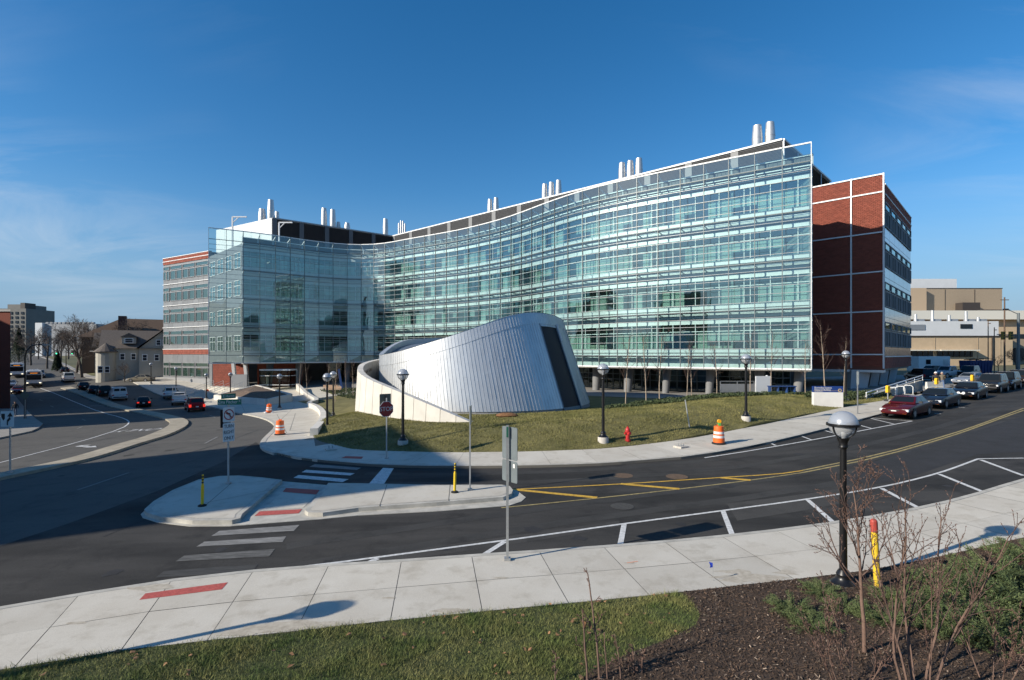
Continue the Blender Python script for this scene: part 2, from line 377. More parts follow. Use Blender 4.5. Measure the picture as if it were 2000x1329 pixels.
# --- kerb lines read from the photograph (2000 px wide units)
NEAR_KERB = PXL([(0, 1197), (141, 1172), (300, 1146), (450, 1127), (600, 1114), (750, 1105), (900, 1094), (1110, 1080), (1320, 1063), (1500, 1044), (1628, 1027), (1757, 1006), (1885, 977), (2000, 940)])
NEAR_BACK = PXL([(0, 1325), (168, 1293), (345, 1271), (534, 1251), (600, 1243), (750, 1226), (900, 1211), (1050, 1196), (1200, 1182), (1326, 1168), (1500, 1148), (1615, 1136), (1731, 1119), (1864, 1091), (2000, 1059)])
def extend(pts, da, db):
    p = [np.array(q, float) for q in pts]; a = (p[0] - p[2]) / np.linalg.norm(p[0] - p[2]); b = (p[-1] - p[-3]) / np.linalg.norm(p[-1] - p[-3])
    return [tuple(p[0] + a * da)] + [tuple(q) for q in p] + [tuple(p[-1] + b * db)]
NEAR_KERB = smooth(extend(NEAR_KERB, 22, 18), 1); NEAR_BACK = smooth(extend(NEAR_BACK, 22, 16), 1)
FAR_KERB_L = PXL([(540, 889), (579, 898), (620, 903), (694, 910), (758, 914), (866, 916), (1007, 915), (1100, 913), (1200, 909), (1253, 904), (1356, 896), (1484, 873), (1600, 845), (1669, 826), (1723, 811), (1805, 789), (1861, 776), (2000, 745)])
CORNER = PXL([(300, 767), (400, 793), (479, 810), (516, 818), (538, 829), (540, 838), (524, 854), (512, 868), (514, 878), (524, 884)])
FAR_KERB = smooth(extend(FAR_KERB_L, .01, 45), 1)
SEAM = PXL([(0, 1067), (123, 1027), (307, 960), (435, 903), (500, 864), (514, 878), (524, 884)])

# --- asphalt sheets
road = drape('cross_street', [(-60, -6), (-12, 4), (-3, 20), (-3, 29), (-13, 39), (-20, 55), (-34, 68), (-40, 92), (-36, 110), (-66, 132), (-100, 126), (-270, 306), (-290, 290), (-118, 106), (-80, 72), (-64, 48), (-50, 20)], 0.0, m_old, cell=3.0)
tag(road, kind='structure')
ext_r = tuple(FAR_KERB[-1]); ext_n = tuple(NEAR_KERB[-1])
street = drape('street', [tuple(p) for p in NEAR_KERB] + [(ext_n[0] + 22, ext_n[1] + 16), ext_r] + [tuple(p) for p in FAR_KERB[::-1]] + SEAM[::-1] + [tuple(np.array(SEAM[0]) * 1.0 + np.array((-14, -3)))], 0.008, m_new, cell=2.0)
tag(street, kind='structure')

# --- painted markings (parts of the street they are painted on)
def line(name, pxs, wd, m, par, off=.016, sm=1):
    p = PXL(pxs)
    if len(p) > 2 and sm: p = smooth(p, sm)
    p = resample(p, step=1.2)
    return drape(name, band(p, wd), off, m, par, cell=1.0)
def patch(name, pxs, m, par, off=.016): return drape(name, PXL(pxs), off, m, par, cell=1.0)
line('parking_line', [(489, 1121), (600, 1107), (700, 1095), (986, 1057), (1100, 1041), (1217, 1024), (1412, 998), (1577, 976), (1722, 953), (1834, 926), (1911, 897)], .11, m_wht, street)
line('parking_line', [(1911, 897), (2000, 895.7)], .11, m_wht, street)
for a, b in (((738, 1092), (703, 1107)), ((986, 1059), (935, 1091)), ((1219, 1025), (1210, 1073)), ((1412, 999), (1432, 1051)), ((1577, 977), (1629, 1023)), ((1722, 955), (1799, 996)), ((1834, 927), (1923, 963)), ((1915, 899), (1999, 930))):
    line('stall_line', [a, b], .16, m_wht, street, .0165)
line('parking_line', [(1376, 895), (1468, 881), (1600, 858), (1782, 823)], .11, m_wht, street)
for a, b in (((1515, 871), (1506, 867)), ((1585, 860), (1566, 853)), ((1639, 850), (1612, 842)), ((1703, 838), (1671, 829)), ((1746, 829), (1701, 818)), ((1780, 823), (1704, 817)), ((1885, 797), (1868, 796)), ((1838, 809), (1825, 808))):
    line('stall_line', [a, b], .12, m_wht, street, .0165)
line('centre_line', [(1002, 957), (1200, 947), (1407, 933.5), (1535, 926), (1568, 920)], .11, m_yel, street)
line('centre_line', [(979, 993), (1100, 981), (1327, 956), (1466, 939), (1568, 924)], .09, m_yel2, street)
line('centre_line', [(1568, 919.5), (1714, 890), (1855, 850), (1940, 820), (2000, 798)], .12, m_yel2, street)
line('centre_line', [(1568, 924), (1714, 895), (1855, 854), (1940, 823), (2000, 802)], .12, m_yel2, street)
for a, b in (((1002, 957), (1166, 973)), ((1212, 946), (1327, 956)), ((1407, 934), (1466, 939))): line('hatch_line', [a, b], .24, m_yel, street, .0168)
patch('crosswalk_bar', [(413, 1048), (429, 1038), (585, 1026.5), (574, 1038)], m_wht2, street)
patch('crosswalk_bar', [(384, 1069), (399, 1059.5), (559, 1049), (552, 1059.5)], m_wht2, street)
patch('crosswalk_bar', [(343, 1098), (360, 1086.5), (537, 1073.6), (526, 1088)], m_wht4, street)
patch('crosswalk_bar', [(303, 1130), (321, 1116.5), (504, 1103.6), (492, 1119)], m_wht3, street)
patch('crosswalk_bar', [(604, 912.7), (615, 907.6), (705, 914.7), (697, 919)], m_wht2, street)
patch('crosswalk_bar', [(589, 923.4), (598, 918.6), (693, 925.5), (684, 929.8)], m_wht, street)
patch('crosswalk_bar', [(573, 934.4), (583, 928.8), (681, 937), (669, 942.6)], m_wht, street)
patch('stop_line', [(716, 951), (748, 914.7), (769, 915.7), (746.6, 952)], m_wht, street)
line('lane_line', [(60, 750), (87, 761), (164, 793), (220, 811), (246, 819), (254, 826), (238, 838), (153, 865), (0, 904.6), (-80, 925)], .14, m_wht, road)
for a, b in (((151, 838), (161, 834)), ((77, 781), (84, 784)), ((98, 793), (105, 796)), ((128, 806), (134, 809)), ((160, 819), (167, 822)), ((400, 867), (425, 854)), ((152, 958), (252, 924)), ((410, 812), (421, 816)), ((207, 802), (241, 803)), ((262, 770), (283, 770))):
    line('lane_dash', [a, b], .13, m_wht2, road)
for k in range(8):
    line('stop_line', [(175 + k * 4.3, 793.5 - .1 * k), (178 + k * 4.3, 793.5 - .1 * k)], .5, m_wht2, road, .017)
    line('stop_line', [(94 + k * 3.4, 761), (96 + k * 3.4, 761)], .7, m_wht2, road, .017)
# ONLY and the turn arrow, read by drivers coming towards the median
def ground_shape(name, loc2, ang, polys, m, sx, sy):
    b = MB(); c, s = math.cos(ang), math.sin(ang)
    bm = bmesh.new()
    for me in polys:
        vs = [bm.verts.new((loc2[0] + (x * sx) * c - (y * sy) * s, loc2[1] + (x * sx) * s + (y * sy) * c, 0)) for x, y in me[0]]
        for f in me[1]:
            try: bm.faces.new([vs[i] for i in f])
            except ValueError: pass
    for v in bm.verts: v.co.z = T(v.co.x, v.co.y) + .017
    bmesh.ops.recalc_face_normals(bm, faces=bm.faces[:])
    me = bpy.data.meshes.new(name); bm.to_mesh(me); bm.free(); me.materials.append(m); return new_obj(name, me, road)
tm = text_mesh('ONLY', 1.0, m_wht, extrude=0)
pp = ([(v.co.x, v.co.y) for v in tm.vertices], [tuple(p.vertices) for p in tm.polygons])
a0, a1 = PX(302, 839), PX(243, 842); ctr = PX(272, 840.5)
ground_shape('lane_word', ctr, math.atan2(a1[1] - a0[1], a1[0] - a0[0]), [pp], m_wht, 1.35, 2.6)
arrow = ([(-1.6, -.25), (-1.75, .15), (-1.5, .5), (-1.0, .62), (-.9, .3), (-1.15, .22), (-1.2, .1), (-.9, .05), (.2, .1), (.2, .42), (1.5, -.02), (.2, -.46), (.2, -.14), (-.9, -.2), (-1.2, -.3)], [tuple(range(15))])
a0, a1 = PX(150, 871), PX(197, 874); ctr = PX(172, 873)
ground_shape('lane_arrow', ctr, math.atan2(a1[1] - a0[1], a1[0] - a0[0]), [arrow], m_wht, .75, .85)
m_iron = M('cast_iron', (.07, .066, .06), .75, metal=.3, var=.3, scale=12, bump=.5, bscale=30)
m_iron2 = M('cast_iron_rusty', (.13, .085, .055), .8, metal=.2, var=.3, scale=12, bump=.5, bscale=30)
for px, py, r, m in ((1217, 930, .42, m_iron2), (1322, 932, .45, m_iron2), (1215, 990, .40, m_iron)):
    c = PX(px, py); drape('manhole_cover', [(c[0] + r * math.cos(t), c[1] + r * math.sin(t)) for t in np.linspace(0, 2 * math.pi, 24, endpoint=False)], .018, m, street, cell=5)
# darker patched asphalt: road repairs with their own edges
m_patch = M('asphalt_patch', (.021, .021, .023), .9, var=.3, scale=1.2, bump=.5, bscale=120)
drape('asphalt_patch', PXL([(1640, 940), (1700, 905), (1880, 850), (2000, 812), (2060, 800), (2060, 880), (1911, 888), (1800, 925), (1720, 945)]), .012, m_patch, street, cell=2)

for pts in ([(1230, 925), (1330, 921), (1420, 915)], [(1090, 905.5 + 20), (1190, 923)], [(520, 897), (470, 930), (380, 975), (200, 1050)]): line('tar_seam', pts, .07, m_patch, street, .0135)
for pts in ([(500, 866), (440, 880), (330, 915), (180, 960), (0, 1010)], [(300, 905), (430, 868), (505, 840)], [(90, 880), (250, 850), (330, 830)], [(180, 775), (260, 812), (300, 822)]): line('tar_seam', pts, .06, M('tar', (.018, .018, .019), .7), road, .006)
drape('asphalt_patch', PXL([(1420, 985), (1600, 962), (1640, 955), (1640, 985), (1560, 1000), (1440, 1018)]), .0125, ground_mat('asphalt_dusty', (.062, .060, .057), (.035, .034, .033), (.075, .073, .068), .95, big=.4), street, cell=2)
drape('asphalt_patch', PXL([(700, 1090), (985, 1050), (1210, 1018), (1210, 1030), (990, 1066), (720, 1105)]), .0122, MATS['asphalt_dusty'], street, cell=2)
# tyre-polished tracks and drips of oil
m_trk = ground_mat('asphalt_polished', (.043, .042, .040), (.022, .0215, .021), (.064, .062, .058), .85, big=.25, mid=.8)
for ctr_px in ([(560, 1088), (800, 1050), (1000, 1019), (1200, 990), (1412, 963), (1600, 935), (1750, 902), (1900, 858), (2000, 826)], [(700, 934), (860, 937), (1100, 931), (1300, 917), (1480, 898), (1650, 868), (1800, 832), (1950, 791)]):
    c_ = resample(smooth(PXL(ctr_px), 1), step=1.2); t_ = np.gradient(c_, axis=0); t_ /= np.linalg.norm(t_, axis=1)[:, None]; n_ = np.stack([-t_[:, 1], t_[:, 0]], -1)
    for s_ in (-.8, .8): drape('tyre_track', band(c_ + n_ * (s_ + rng.normal(size=(len(c_), 1)) * .03), .5), .0115, m_trk, street, cell=1.5)
for px_, py_ in ((870, 1072), (1130, 1052), (1330, 1025), (1500, 1003), (1680, 985), (1850, 950), (640, 1098), (1040, 1035), (1420, 950), (930, 930), (1180, 935), (1560, 888), (430, 1075), (220, 1120)):
    c_ = PX(px_, py_); k_ = rng.uniform(.12, .34); drape('oil_stain', [(c_[0] + k_ * rng.uniform(.6, 1.2) * math.cos(a), c_[1] + k_ * rng.uniform(.6, 1.2) * math.sin(a)) for a in np.linspace(0, 6.28, 13, endpoint=False)], .0132, m_patch, street, cell=5)
for px_, py_ in ((250, 890), (120, 930), (330, 880), (430, 840), (300, 800), (200, 880)):
    c_ = PX(px_, py_); k_ = rng.uniform(.15, .4); drape('oil_stain', [(c_[0] + k_ * rng.uniform(.6, 1.2) * math.cos(a), c_[1] + k_ * rng.uniform(.6, 1.2) * math.sin(a)) for a in np.linspace(0, 6.28, 13, endpoint=False)], .006, MATS['asphalt_fresh'], road, cell=5)
# --- sidewalks: kerb, joints and single slabs
def slabs(name, A, B, step, rows, h, start=0.0, gap=.010, kerb=.16, mk=m_con2, ms=m_con):
    """A: kerb edge, B: back edge (2D polylines, same direction). Returns the sidewalk object with its slabs as children"""
    A = np.array(A); B = np.array(B); outline = [tuple(p) for p in A] + [tuple(p) for p in B[::-1]]
    base = drape(name, outline, h - .012, m_joint, None, cell=1.5, skirt=.4); tag(base, kind='structure')
    n = int(np.linalg.norm(np.diff(A, axis=0), axis=1).sum() / step); a = resample(A, n=n + 1); bb = resample(B, n=n + 1)
    # square the joints: pair each kerb joint with the nearest point of the back edge
    bf = resample(B, n=900); ii = 0; pair = []
    for i in range(n + 1):
        t = a[min(i + 1, n)] - a[max(i - 1, 0)]; t = t / np.linalg.norm(t); k = int(np.argmin(np.abs((bf - a[i]) @ t) + .02 * np.linalg.norm(bf - a[i], axis=1))); pair.append(bf[k])
    pair = np.array(pair); U = (pair - a); wl = np.linalg.norm(U, axis=1)[:, None] + 1e-9; U = U / wl
    kb = drape('kerb', [tuple(p) for p in a] + [tuple(p) for p in (a + U * kerb)[::-1]], h + .002, mk, base, cell=1.5, skirt=.3)
    for i in range(n):
        for r in range(rows):
            def pt(j, q):
                lo, hi = kerb + .008, wl[j, 0]; return a[j] + U[j] * (lo + (hi - lo) * q)
            p = [pt(i, r / rows), pt(i + 1, r / rows), pt(i + 1, (r + 1) / rows), pt(i, (r + 1) / rows)]
            c = sum(p) / 4; p = [c + (q - c) * (1 - gap / max(np.linalg.norm(q - c), .05)) for q in p]
            if abs(np.cross(p[2] - p[0], p[3] - p[1])) < .05: continue
            o = drape('slab', [tuple(q) for q in p], h + rng.normal() * .0015, ms, base, cell=4.0)
    return base
KERB_H = .13
near_walk = slabs('sidewalk', NEAR_KERB, NEAR_BACK, 1.76, 2, KERB_H)
m_dirt = M('soil_spill', (.40, .35, .275), .95, var=.15, scale=7, c2=(.52, .475, .39))
for px_, py_, k_ in ((560, 1236, .5), (470, 1249, .35), (1470, 1140, .6), (1440, 1128, .35), (640, 1233, .25), (880, 1205, .25), (1560, 1128, .4), (300, 1160, .4), (150, 1230, .15), (980, 1140, .12), (1230, 1110, .1), (760, 1180, .1)):
    c_ = PX(px_, py_); drape('soil_stain', [(c_[0] + 1.5 * k_ * rng.uniform(.6, 1.2) * math.cos(a), c_[1] + .45 * k_ * rng.uniform(.6, 1.2) * math.sin(a)) for a in np.linspace(0, 6.28, 15, endpoint=False)], KERB_H + .005, m_dirt, near_walk, cell=5)
line('spray_mark', [(1225, 1110), (1246, 1107)], .03, M('spray_orange', (.75, .28, .16), .8), near_walk, KERB_H + .006)
patch('tactile_strip', [(272, 1184), (284, 1171), (445, 1149), (433, 1163)], m_red, near_walk, KERB_H + .006)
FAR_A = np.array(list(FAR_KERB)); 
FAR_BACK = smooth(extend(PXL([(612, 855), (620, 865), (656, 874), (694, 884), (760, 886), (866, 889), (1007, 887.5), (1100, 885), (1200, 880), (1330, 864), (1417, 848), (1520, 827), (1627, 803), (1725, 786), (1805, 772), (1861, 760), (2000, 733)]), .01, 45), 1)
far_walk = slabs('sidewalk', FAR_A, FAR_BACK, 2.2, 1, KERB_H)
patch('tactile_strip', [(666, 900.5), (675, 896.5), (710, 897.5), (706, 902)], m_red, far_walk, KERB_H + .006)
# corner plaza pavement between the cross street and the lawn
CB = PXL([(612, 855), (625, 842), (632, 822), (627, 806), (606, 793), (580, 786)])
corner = drape('corner_pavement', [tuple(p) for p in smooth(CORNER, 1)] + [FAR_KERB_L[0]] + [FAR_KERB_L[1], FAR_KERB_L[2]] + CB + [(-22, 76), (-30, 92), (-60, 106), (-76, 116), (-82, 112)], KERB_H - .01, m_con, None, cell=2.0, skirt=.35); tag(corner, kind='structure')
drape('kerb', band(resample(smooth(CORNER + FAR_KERB_L[:1], 1), step=1.0), .3), KERB_H + .004, m_con2, corner, cell=1.5, skirt=.3)
for a, b in (((541, 812), (560, 850)), ((470, 790), (478, 806)), ((500, 860), (612, 853)), ((575, 795), (545, 826)), ((577, 810), (566, 845)), ((566, 845), (612, 848))): line('joint', [a, b], .03, m_joint, corner, KERB_H - .004)
# traffic island: two raised pads with a cut-through between them
IW = [(275, 1005), (294, 988), (333, 965), (384, 944), (430, 936), (469, 935), (512, 938.5), (556, 944.5), (479, 1013), (475, 1022), (451, 1028), (371, 1028.5), (307, 1021), (279, 1012)]
IE = [(640, 950), (860, 954), (981, 953.5), (1000, 957), (1007, 965), (1004, 973), (985, 981), (853, 992), (700, 1003), (630, 1013), (597, 1012), (589, 1006)]
IFL = [(275, 1006), (294, 988), (333, 965), (384, 944), (430, 936), (469, 935), (640, 949), (860, 954), (981, 953), (1010, 960), (1027, 973), (1018, 981), (994, 989), (853, 1000), (700, 1008), (630, 1015), (502, 1025), (451, 1029), (371, 1029.5), (307, 1022), (279, 1013)]
isl = drape('traffic_island', PXL(IFL), .025, m_con2, None, cell=1.5, skirt=.2); tag(isl, kind='structure')
def shrink(poly, d):
    P = np.array(poly); c = P.mean(0)
    t = np.roll(P, -1, 0) - np.roll(P, 1, 0); t /= np.linalg.norm(t, axis=1)[:, None]; n = np.stack([-t[:, 1], t[:, 0]], -1)
    A = np.sum(P[:, 0] * np.roll(P[:, 1], -1) - np.roll(P[:, 0], -1) * P[:, 1]); n *= np.sign(A)
    return [tuple(p) for p in P + n * d]
for s_ in (IW, IE):
    poly = PXL(s_); drape('island_kerb', shrink(poly, .10), .16, m_con2, isl, cell=1.5, skirt=.2)
    drape('island_slab', shrink(poly, .30), .168, m_con, isl, cell=1.5)
patch('tactile_strip', [(552, 962.6), (558.6, 955), (624, 959), (617.5, 967.7)], m_red, isl, .034)
patch('tactile_strip', [(497, 1010), (507, 1001), (590, 996.6), (583, 1004.8)], m_red, isl, .034)
drape('pavement', PXL([(530, 983), (551, 964), (617, 969), (592, 994), (508, 1000)]), .032, m_con, isl, cell=1.5)
for a, b in (((756, 955), (741, 999)), ((879, 956), (876, 988)), ((400, 992), (556, 960)), ((452, 952), (398, 1000))): line('joint', [a, b], .025, m_joint, isl, .172)
# kerbed median curling round the left turn lane
MED = smooth(PXL([(128, 758), (175, 775), (212, 791), (262, 802), (315, 813), (345, 821), (352, 829), (341, 839), (303, 856), (256, 869), (170, 897), (100, 913), (0, 934), (-100, 955)]), 2)
med = drape('median', band(resample(MED, step=.9), 1.5), .15, M('concrete_median', (.34, .30, .23), .9, var=.25, scale=1.2, bump=.3, bscale=60), None, cell=2.0, skirt=.35); tag(med, kind='structure')
# left pavement in front of the brick building
lw = drape('sidewalk', PXL([(84, 830), (76, 838), (61, 845), (0, 858), (-90, 880)]) + [(-75, 40), (-100, 60), (-120, 100)] + PXL([(22, 764), (50, 800)]), .13, M('concrete_grimy', (.27, .255, .23), .9, var=.15, scale=1.0), None, cell=2.5, skirt=.35); tag(lw, kind='structure')
# verge and pavement across the side street, below the houses
hw = drape('sidewalk', PXL([(79, 698), (118, 711), (150, 728), (168, 738), (205, 742), (262, 745), (312, 747)]) + [(-62, 118)] + PXL([(312, 742), (262, 741), (205, 738), (178, 735), (158, 727), (125, 710), (88, 698)]), .13, MATS['concrete_grimy'], None, cell=2.5, skirt=.35); tag(hw, kind='structure')
hl = drape('verge_lawn', PXL([(88, 698), (125, 710), (158, 727), (178, 735), (205, 738), (262, 741), (312, 742)]) + [(-60, 122), (-70, 180), (-150, 300), (-255, 320)], .10, M('verge_grass', (.10, .105, .03), .95, var=.35, scale=.5, c2=(.14, .13, .06)), None, cell=5); tag(hl, kind='structure')

# --- lawn mound in front of the building
bnd = [(p[0], p[1], T(p[0], p[1]) + .13) for p in FAR_BACK[2:-2:3]] + [(p[0], p[1], T(p[0], p[1]) + .13) for p in CB[::2]]
LAWN = TPS(bnd + [(4.9, 28.7, .78), (13.8, 33.3, 1.15), (8.4, 30.8, 1.2), (19.5, 37.7, 1.45), (26, 43.2, 1.6), (-6.1, 29.7, .42), (0, 29.4, .85), (-2.7, 35, .9), (-12.5, 42, .75), (-10, 35, .5), (3, 30.4, 1.28), (9, 31.8, 1.5), (-3, 31, .92), (15, 35.2, 1.72), (3, 34, 1.22), (6, 37, 1.3), (12, 36.5, 1.75), (18, 41, 1.85), (24, 45, 1.85), (30, 47, 1.75), (36, 51, 1.6), (21.5, 39.8, 1.5), (24, 41, 1.5), (29, 44, 1.6), (16.5, 35.6, 1.35),
                   (0, 41, .75), (-5, 41, .72), (8, 46, .7), (-14, 50, .35), (-22, 60, -.3), (0, 60, .5), (15, 56, .75), (22, 55, .8), (30, 56, .9), (-26, 78, -.2), (-10, 75, .2), (8, 62, .6), (40, 58, 1.4)])
lawn_poly = CB[::-1] + [tuple(p) for p in FAR_BACK if p[0] < 34] + [(36, 50.5), (29, 51), (21, 53), (14, 58), (6, 65), (-4, 76), (-12, 82), (-22, 84), (-28, 80), (-23, 70)]
lawn = drape('lawn', lawn_poly, 0.0, m_lawn, None, hf=LAWN, cell=1.0, skirt=.5); tag(lawn, kind='structure')
plaza = drape('plaza', [(-30, 76), (-20, 82), (-8, 76), (5, 63), (14, 56), (21, 51), (33, 47), (60, 66), (70, 90), (30, 90), (0, 110), (-40, 120), (-70, 120), (-52, 98)], .10, m_plaza, None, cell=3); tag(plaza, kind='structure')
# ================================================================== THE RESEARCH BUILDING
m_alu = M('aluminium_panel', (.66, .675, .67), .42, metal=.25, var=.06, scale=1.5, objrand=.04)
m_alu_d = M('aluminium_grey', (.36, .37, .38), .45, metal=.5, var=.06, scale=1.0, objrand=.05)
m_zinc_w = M('grey_wall_panel', (.20, .21, .22), .5, metal=.25, var=.10, scale=.9, objrand=.10)
m_white = M('white_frame', (.80, .81, .80), .45)
m_rail = M('steel_rail', (.15, .175, .185), .45, metal=.3)
m_rail_l = M('silver_rail', (.33, .35, .36), .4, metal=.4)
m_cat = M('catwalk_grating', (.17, .175, .18), .6, metal=.4)
m_soff = M('soffit', (.30, .285, .26), .8)
m_dark = M('dark_interior', (.03, .033, .033), .9)
m_room = M('room_wall', (.42, .45, .41), .9, var=.2, scale=.4)
m_blind = M('roller_blind', (.42, .47, .44), .8, objrand=.22)
m_louv = M('louvre_grey', (.12, .122, .127), .6, metal=.2)
m_louv_l = M('louvre_pier', (.19, .195, .20), .6, metal=.2)
m_louv_k = M('louvre_shaded', (.035, .037, .042), .5, metal=.4)  # shade on the left penthouse wall, put into a darker louvre colour
m_brick = M('brick', (.27, .072, .045), .85, island=.13, var=.12, scale=3)
m_mort = M('mortar', (.20, .075, .05), .9)
m_steel = M('stainless_steel', (.60, .60, .59), .48, metal=.7, var=.08, scale=2)
g_out = glass('screen_glass', (.72, .87, .865), 1.75, (.92, 1.0, 1.0), extra=.07)
g_in = glass('window_glass', (.74, .84, .80), 1.75, (.85, 1.0, .97), extra=.12)
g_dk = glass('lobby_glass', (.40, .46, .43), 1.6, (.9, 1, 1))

PLAN = [(-49.9, 86.9), (-45.3, 89.6), (-43.1, 91.3), (-40.7, 93.3), (-38.8, 95.3), (-36.5, 97.2), (-34.1, 98.8), (-31.7, 100), (-29.4, 100.5), (-26.9, 100.3), (-24.2, 99.3), (-21.3, 97.4), (-18.5, 95.2), (-13.4, 91.8), (-8.6, 88.3), (-4.0, 84.0), (-.2, 79.8), (2.7, 75.6), (5.0, 72.2), (7.9, 68.4), (11.2, 65.0), (15.0, 61.9), (17.6, 60.0), (20.1, 58.25), (22.5, 56.6), (27.0, 53.5), (29.4, 51.9)]
cur = smooth(PLAN, 2); NB = 40; NODE = resample(cur, n=NB + 1)
tn = np.gradient(NODE, axis=0); tn /= np.linalg.norm(tn, axis=1)[:, None]; NRM = np.stack([tn[:, 1], -tn[:, 0]], -1)     # towards the street
def off(i, d):
    if i == NB and d > 1.35: return NODE[i] - NRM[i] * 1.35 + np.array((-.24, .97)) * (d - 1.35)      # the right end wall runs back and in
    return NODE[i] - NRM[i] * d
ZC = [5.2, 10.0, 14.8, 19.6, 24.4]; ZBOT, ZTOP = 3.95, 26.2; DIN = 1.35
bld = thing('research_building', 'curved glass research building with silver stacks and brick end walls', 'building', (0, 80, .4)); WORLD.add(bld.name)
def v3(p, z): return (float(p[0]), float(p[1]), z)
def B(name, mb, m, par=bld, smooth=False): return mb.build(name, m, par, smooth)
def flat(name, p, q, z0, z1, m, par=bld, th=.0, out=None, jit=0.0):
    """upright panel from plan point p to q; th: thickness to the rear"""
    p, q = np.array(p, float), np.array(q, float); b = MB(); t = (q - p) / np.linalg.norm(q - p); n = np.array([t[1], -t[0]])
    if th == 0:
        j = rng.normal(size=4) * jit
        pts = [v3(p + n * j[0], z0), v3(q + n * j[1], z0), v3(q + n * j[2], z1), v3(p + n * j[3], z1)]; b.quad(*pts)
    else: b.prism([tuple(p), tuple(q), tuple(q - n * th), tuple(p - n * th)], z0, z1)
    return B(name, b, m, par)
I0, I1 = 2, NB          # at the left end the screen runs two bays past the solid building
# --- outer glass screen
rows = [ZBOT] + ZC + [ZTOP]
for i in range(NB):
    for k in range(len(rows) - 1):
        flat('glass_pane', NODE[i], NODE[i + 1], rows[k] + .03, rows[k + 1] - .03, g_out, jit=.012)
def sweep_part(name, d, z, wd, h, m, i0=0, i1=NB): b = MB(); b.sweep([v3(off(i, d), z) for i in range(i0, i1 + 1)], wd, h); return B(name, b, m)
sweep_part('top_rail', 0, ZTOP, .14, .14, m_white); sweep_part('bottom_rail', 0, ZBOT - .06, .16, .14, m_white)
for zc in ZC:
    sweep_part('screen_rail', -.05, zc, .08, .09, m_rail)
for zc in ZC[:-1]:
    for dz in (.75, 1.55, 2.35, 3.15, 3.95): sweep_part('screen_rail', -.05, zc + dz, .05, .05, m_rail_l)
for i in range(NB + 1):
    b = MB(); p = NODE[i]; b.beam(v3(p, ZBOT - .1), v3(p, ZTOP + .05), .07, .16, up=(NRM[i][0], NRM[i][1], 0)); B('screen_post', b, m_white if i in (0, NB) else m_rail)
# --- catwalks, brackets
for zc in ZC:
    b = MB(); b.sweep([v3(off(i, .62), zc - .03) for i in range(I0, I1 + 1)], .50, .06); b.sweep([v3(off(i, .18), zc - .06) for i in range(I0, I1 + 1)], .07, .2); B('catwalk', b, m_cat)
    for i in range(I0, I1 + 1):
        b = MB(); b.beam(v3(off(i, .02), zc - .12), v3(off(i, DIN), zc - .3), .07, .16); B('bracket', b, m_alu)
for i in range(I0, I1 + 1):
    b = MB(); b.beam(v3(off(i, .05), 25.95), v3(off(i, DIN + .1), 25.45), .09, .12); b.beam(v3(off(i, DIN), 24.3), v3(off(i, DIN), 25.5), .12, .12); B('bracket', b, m_white)
# --- inner wall
for i in range(I0, I1):
    p, q = off(i, DIN), off(i + 1, DIN); t = (q - p)
    for f, zc in enumerate(ZC[:-1]):
        flat('spandrel_panel', p, q, zc - .16, zc + .24, m_alu, th=.12); flat('spandrel_panel', p, q, zc + .36, zc + .72, m_alu, th=.12)
        flat('spandrel_panel', p, q, zc + 3.62, zc + 4.02, m_alu, th=.12); flat('spandrel_panel', p, q, zc + 4.16, zc + 4.60, m_alu, th=.12)
        flat('spandrel_reveal', off(i, DIN + .08), off(i + 1, DIN + .08), zc + .24, zc + .36, m_louv_l); flat('spandrel_reveal', off(i, DIN + .08), off(i + 1, DIN + .08), zc + 4.02, zc + 4.16, m_louv_l)
        wnd = flat('window', off(i, DIN + .06), off(i + 1, DIN + .06), zc + .74, zc + 3.60, g_in, jit=.004)
        b = MB()
        n = np.array([t[1], -t[0]]) / np.linalg.norm(t)
        for s_ in ((.5, .74) if i % 4 == 1 else (.5,)):
            c = p + t * s_; b.beam(v3(c, zc + .72), v3(c, zc + 3.62), .07, .10, up=(n[0], n[1], 0))
        for z in (zc + .76, zc + 2.72, zc + 3.58): b.beam(v3(p, z), v3(q, z), .10, .07)
        B('frame', b, m_white, wnd)
        if rng.random() < .85:
            h = rng.choice([1.0, 1.9, 1.9, 1.9]); s0, s1 = [(.02, .98), (.02, .98), (.02, .48), (.52, .98)][int(rng.integers(0, 4))]
            a = p + t * s0 - n * .22; c = p + t * s1 - n * .22; b = MB(); b.quad(v3(a, zc + 2.68 - h), v3(c, zc + 2.68 - h), v3(c, zc + 2.68), v3(a, zc + 2.68)); B('blind', b, m_blind, wnd)
    # parapet of ribbed metal behind the top of the screen
    b = MB(); b.prism([tuple(p), tuple(q), tuple(q - NRM[i] * .2), tuple(p - NRM[i] * .2)], 24.25, 25.35)
    for k in range(6):
        c = p + t * (k + .5) / 6; b.beam(v3(c, 24.3), v3(c, 25.3), .05, .08, up=(NRM[i][0], NRM[i][1], 0))
    B('parapet_panel', b, m_louv)
b = MB(); b.sweep([v3(off(i, DIN - .05), 25.42) for i in range(I0, I1 + 1)], .22, .14); b.sweep([v3(off(i, DIN - .08), 24.42) for i in range(I0, I1 + 1)], .12, .16); B('coping', b, m_white)
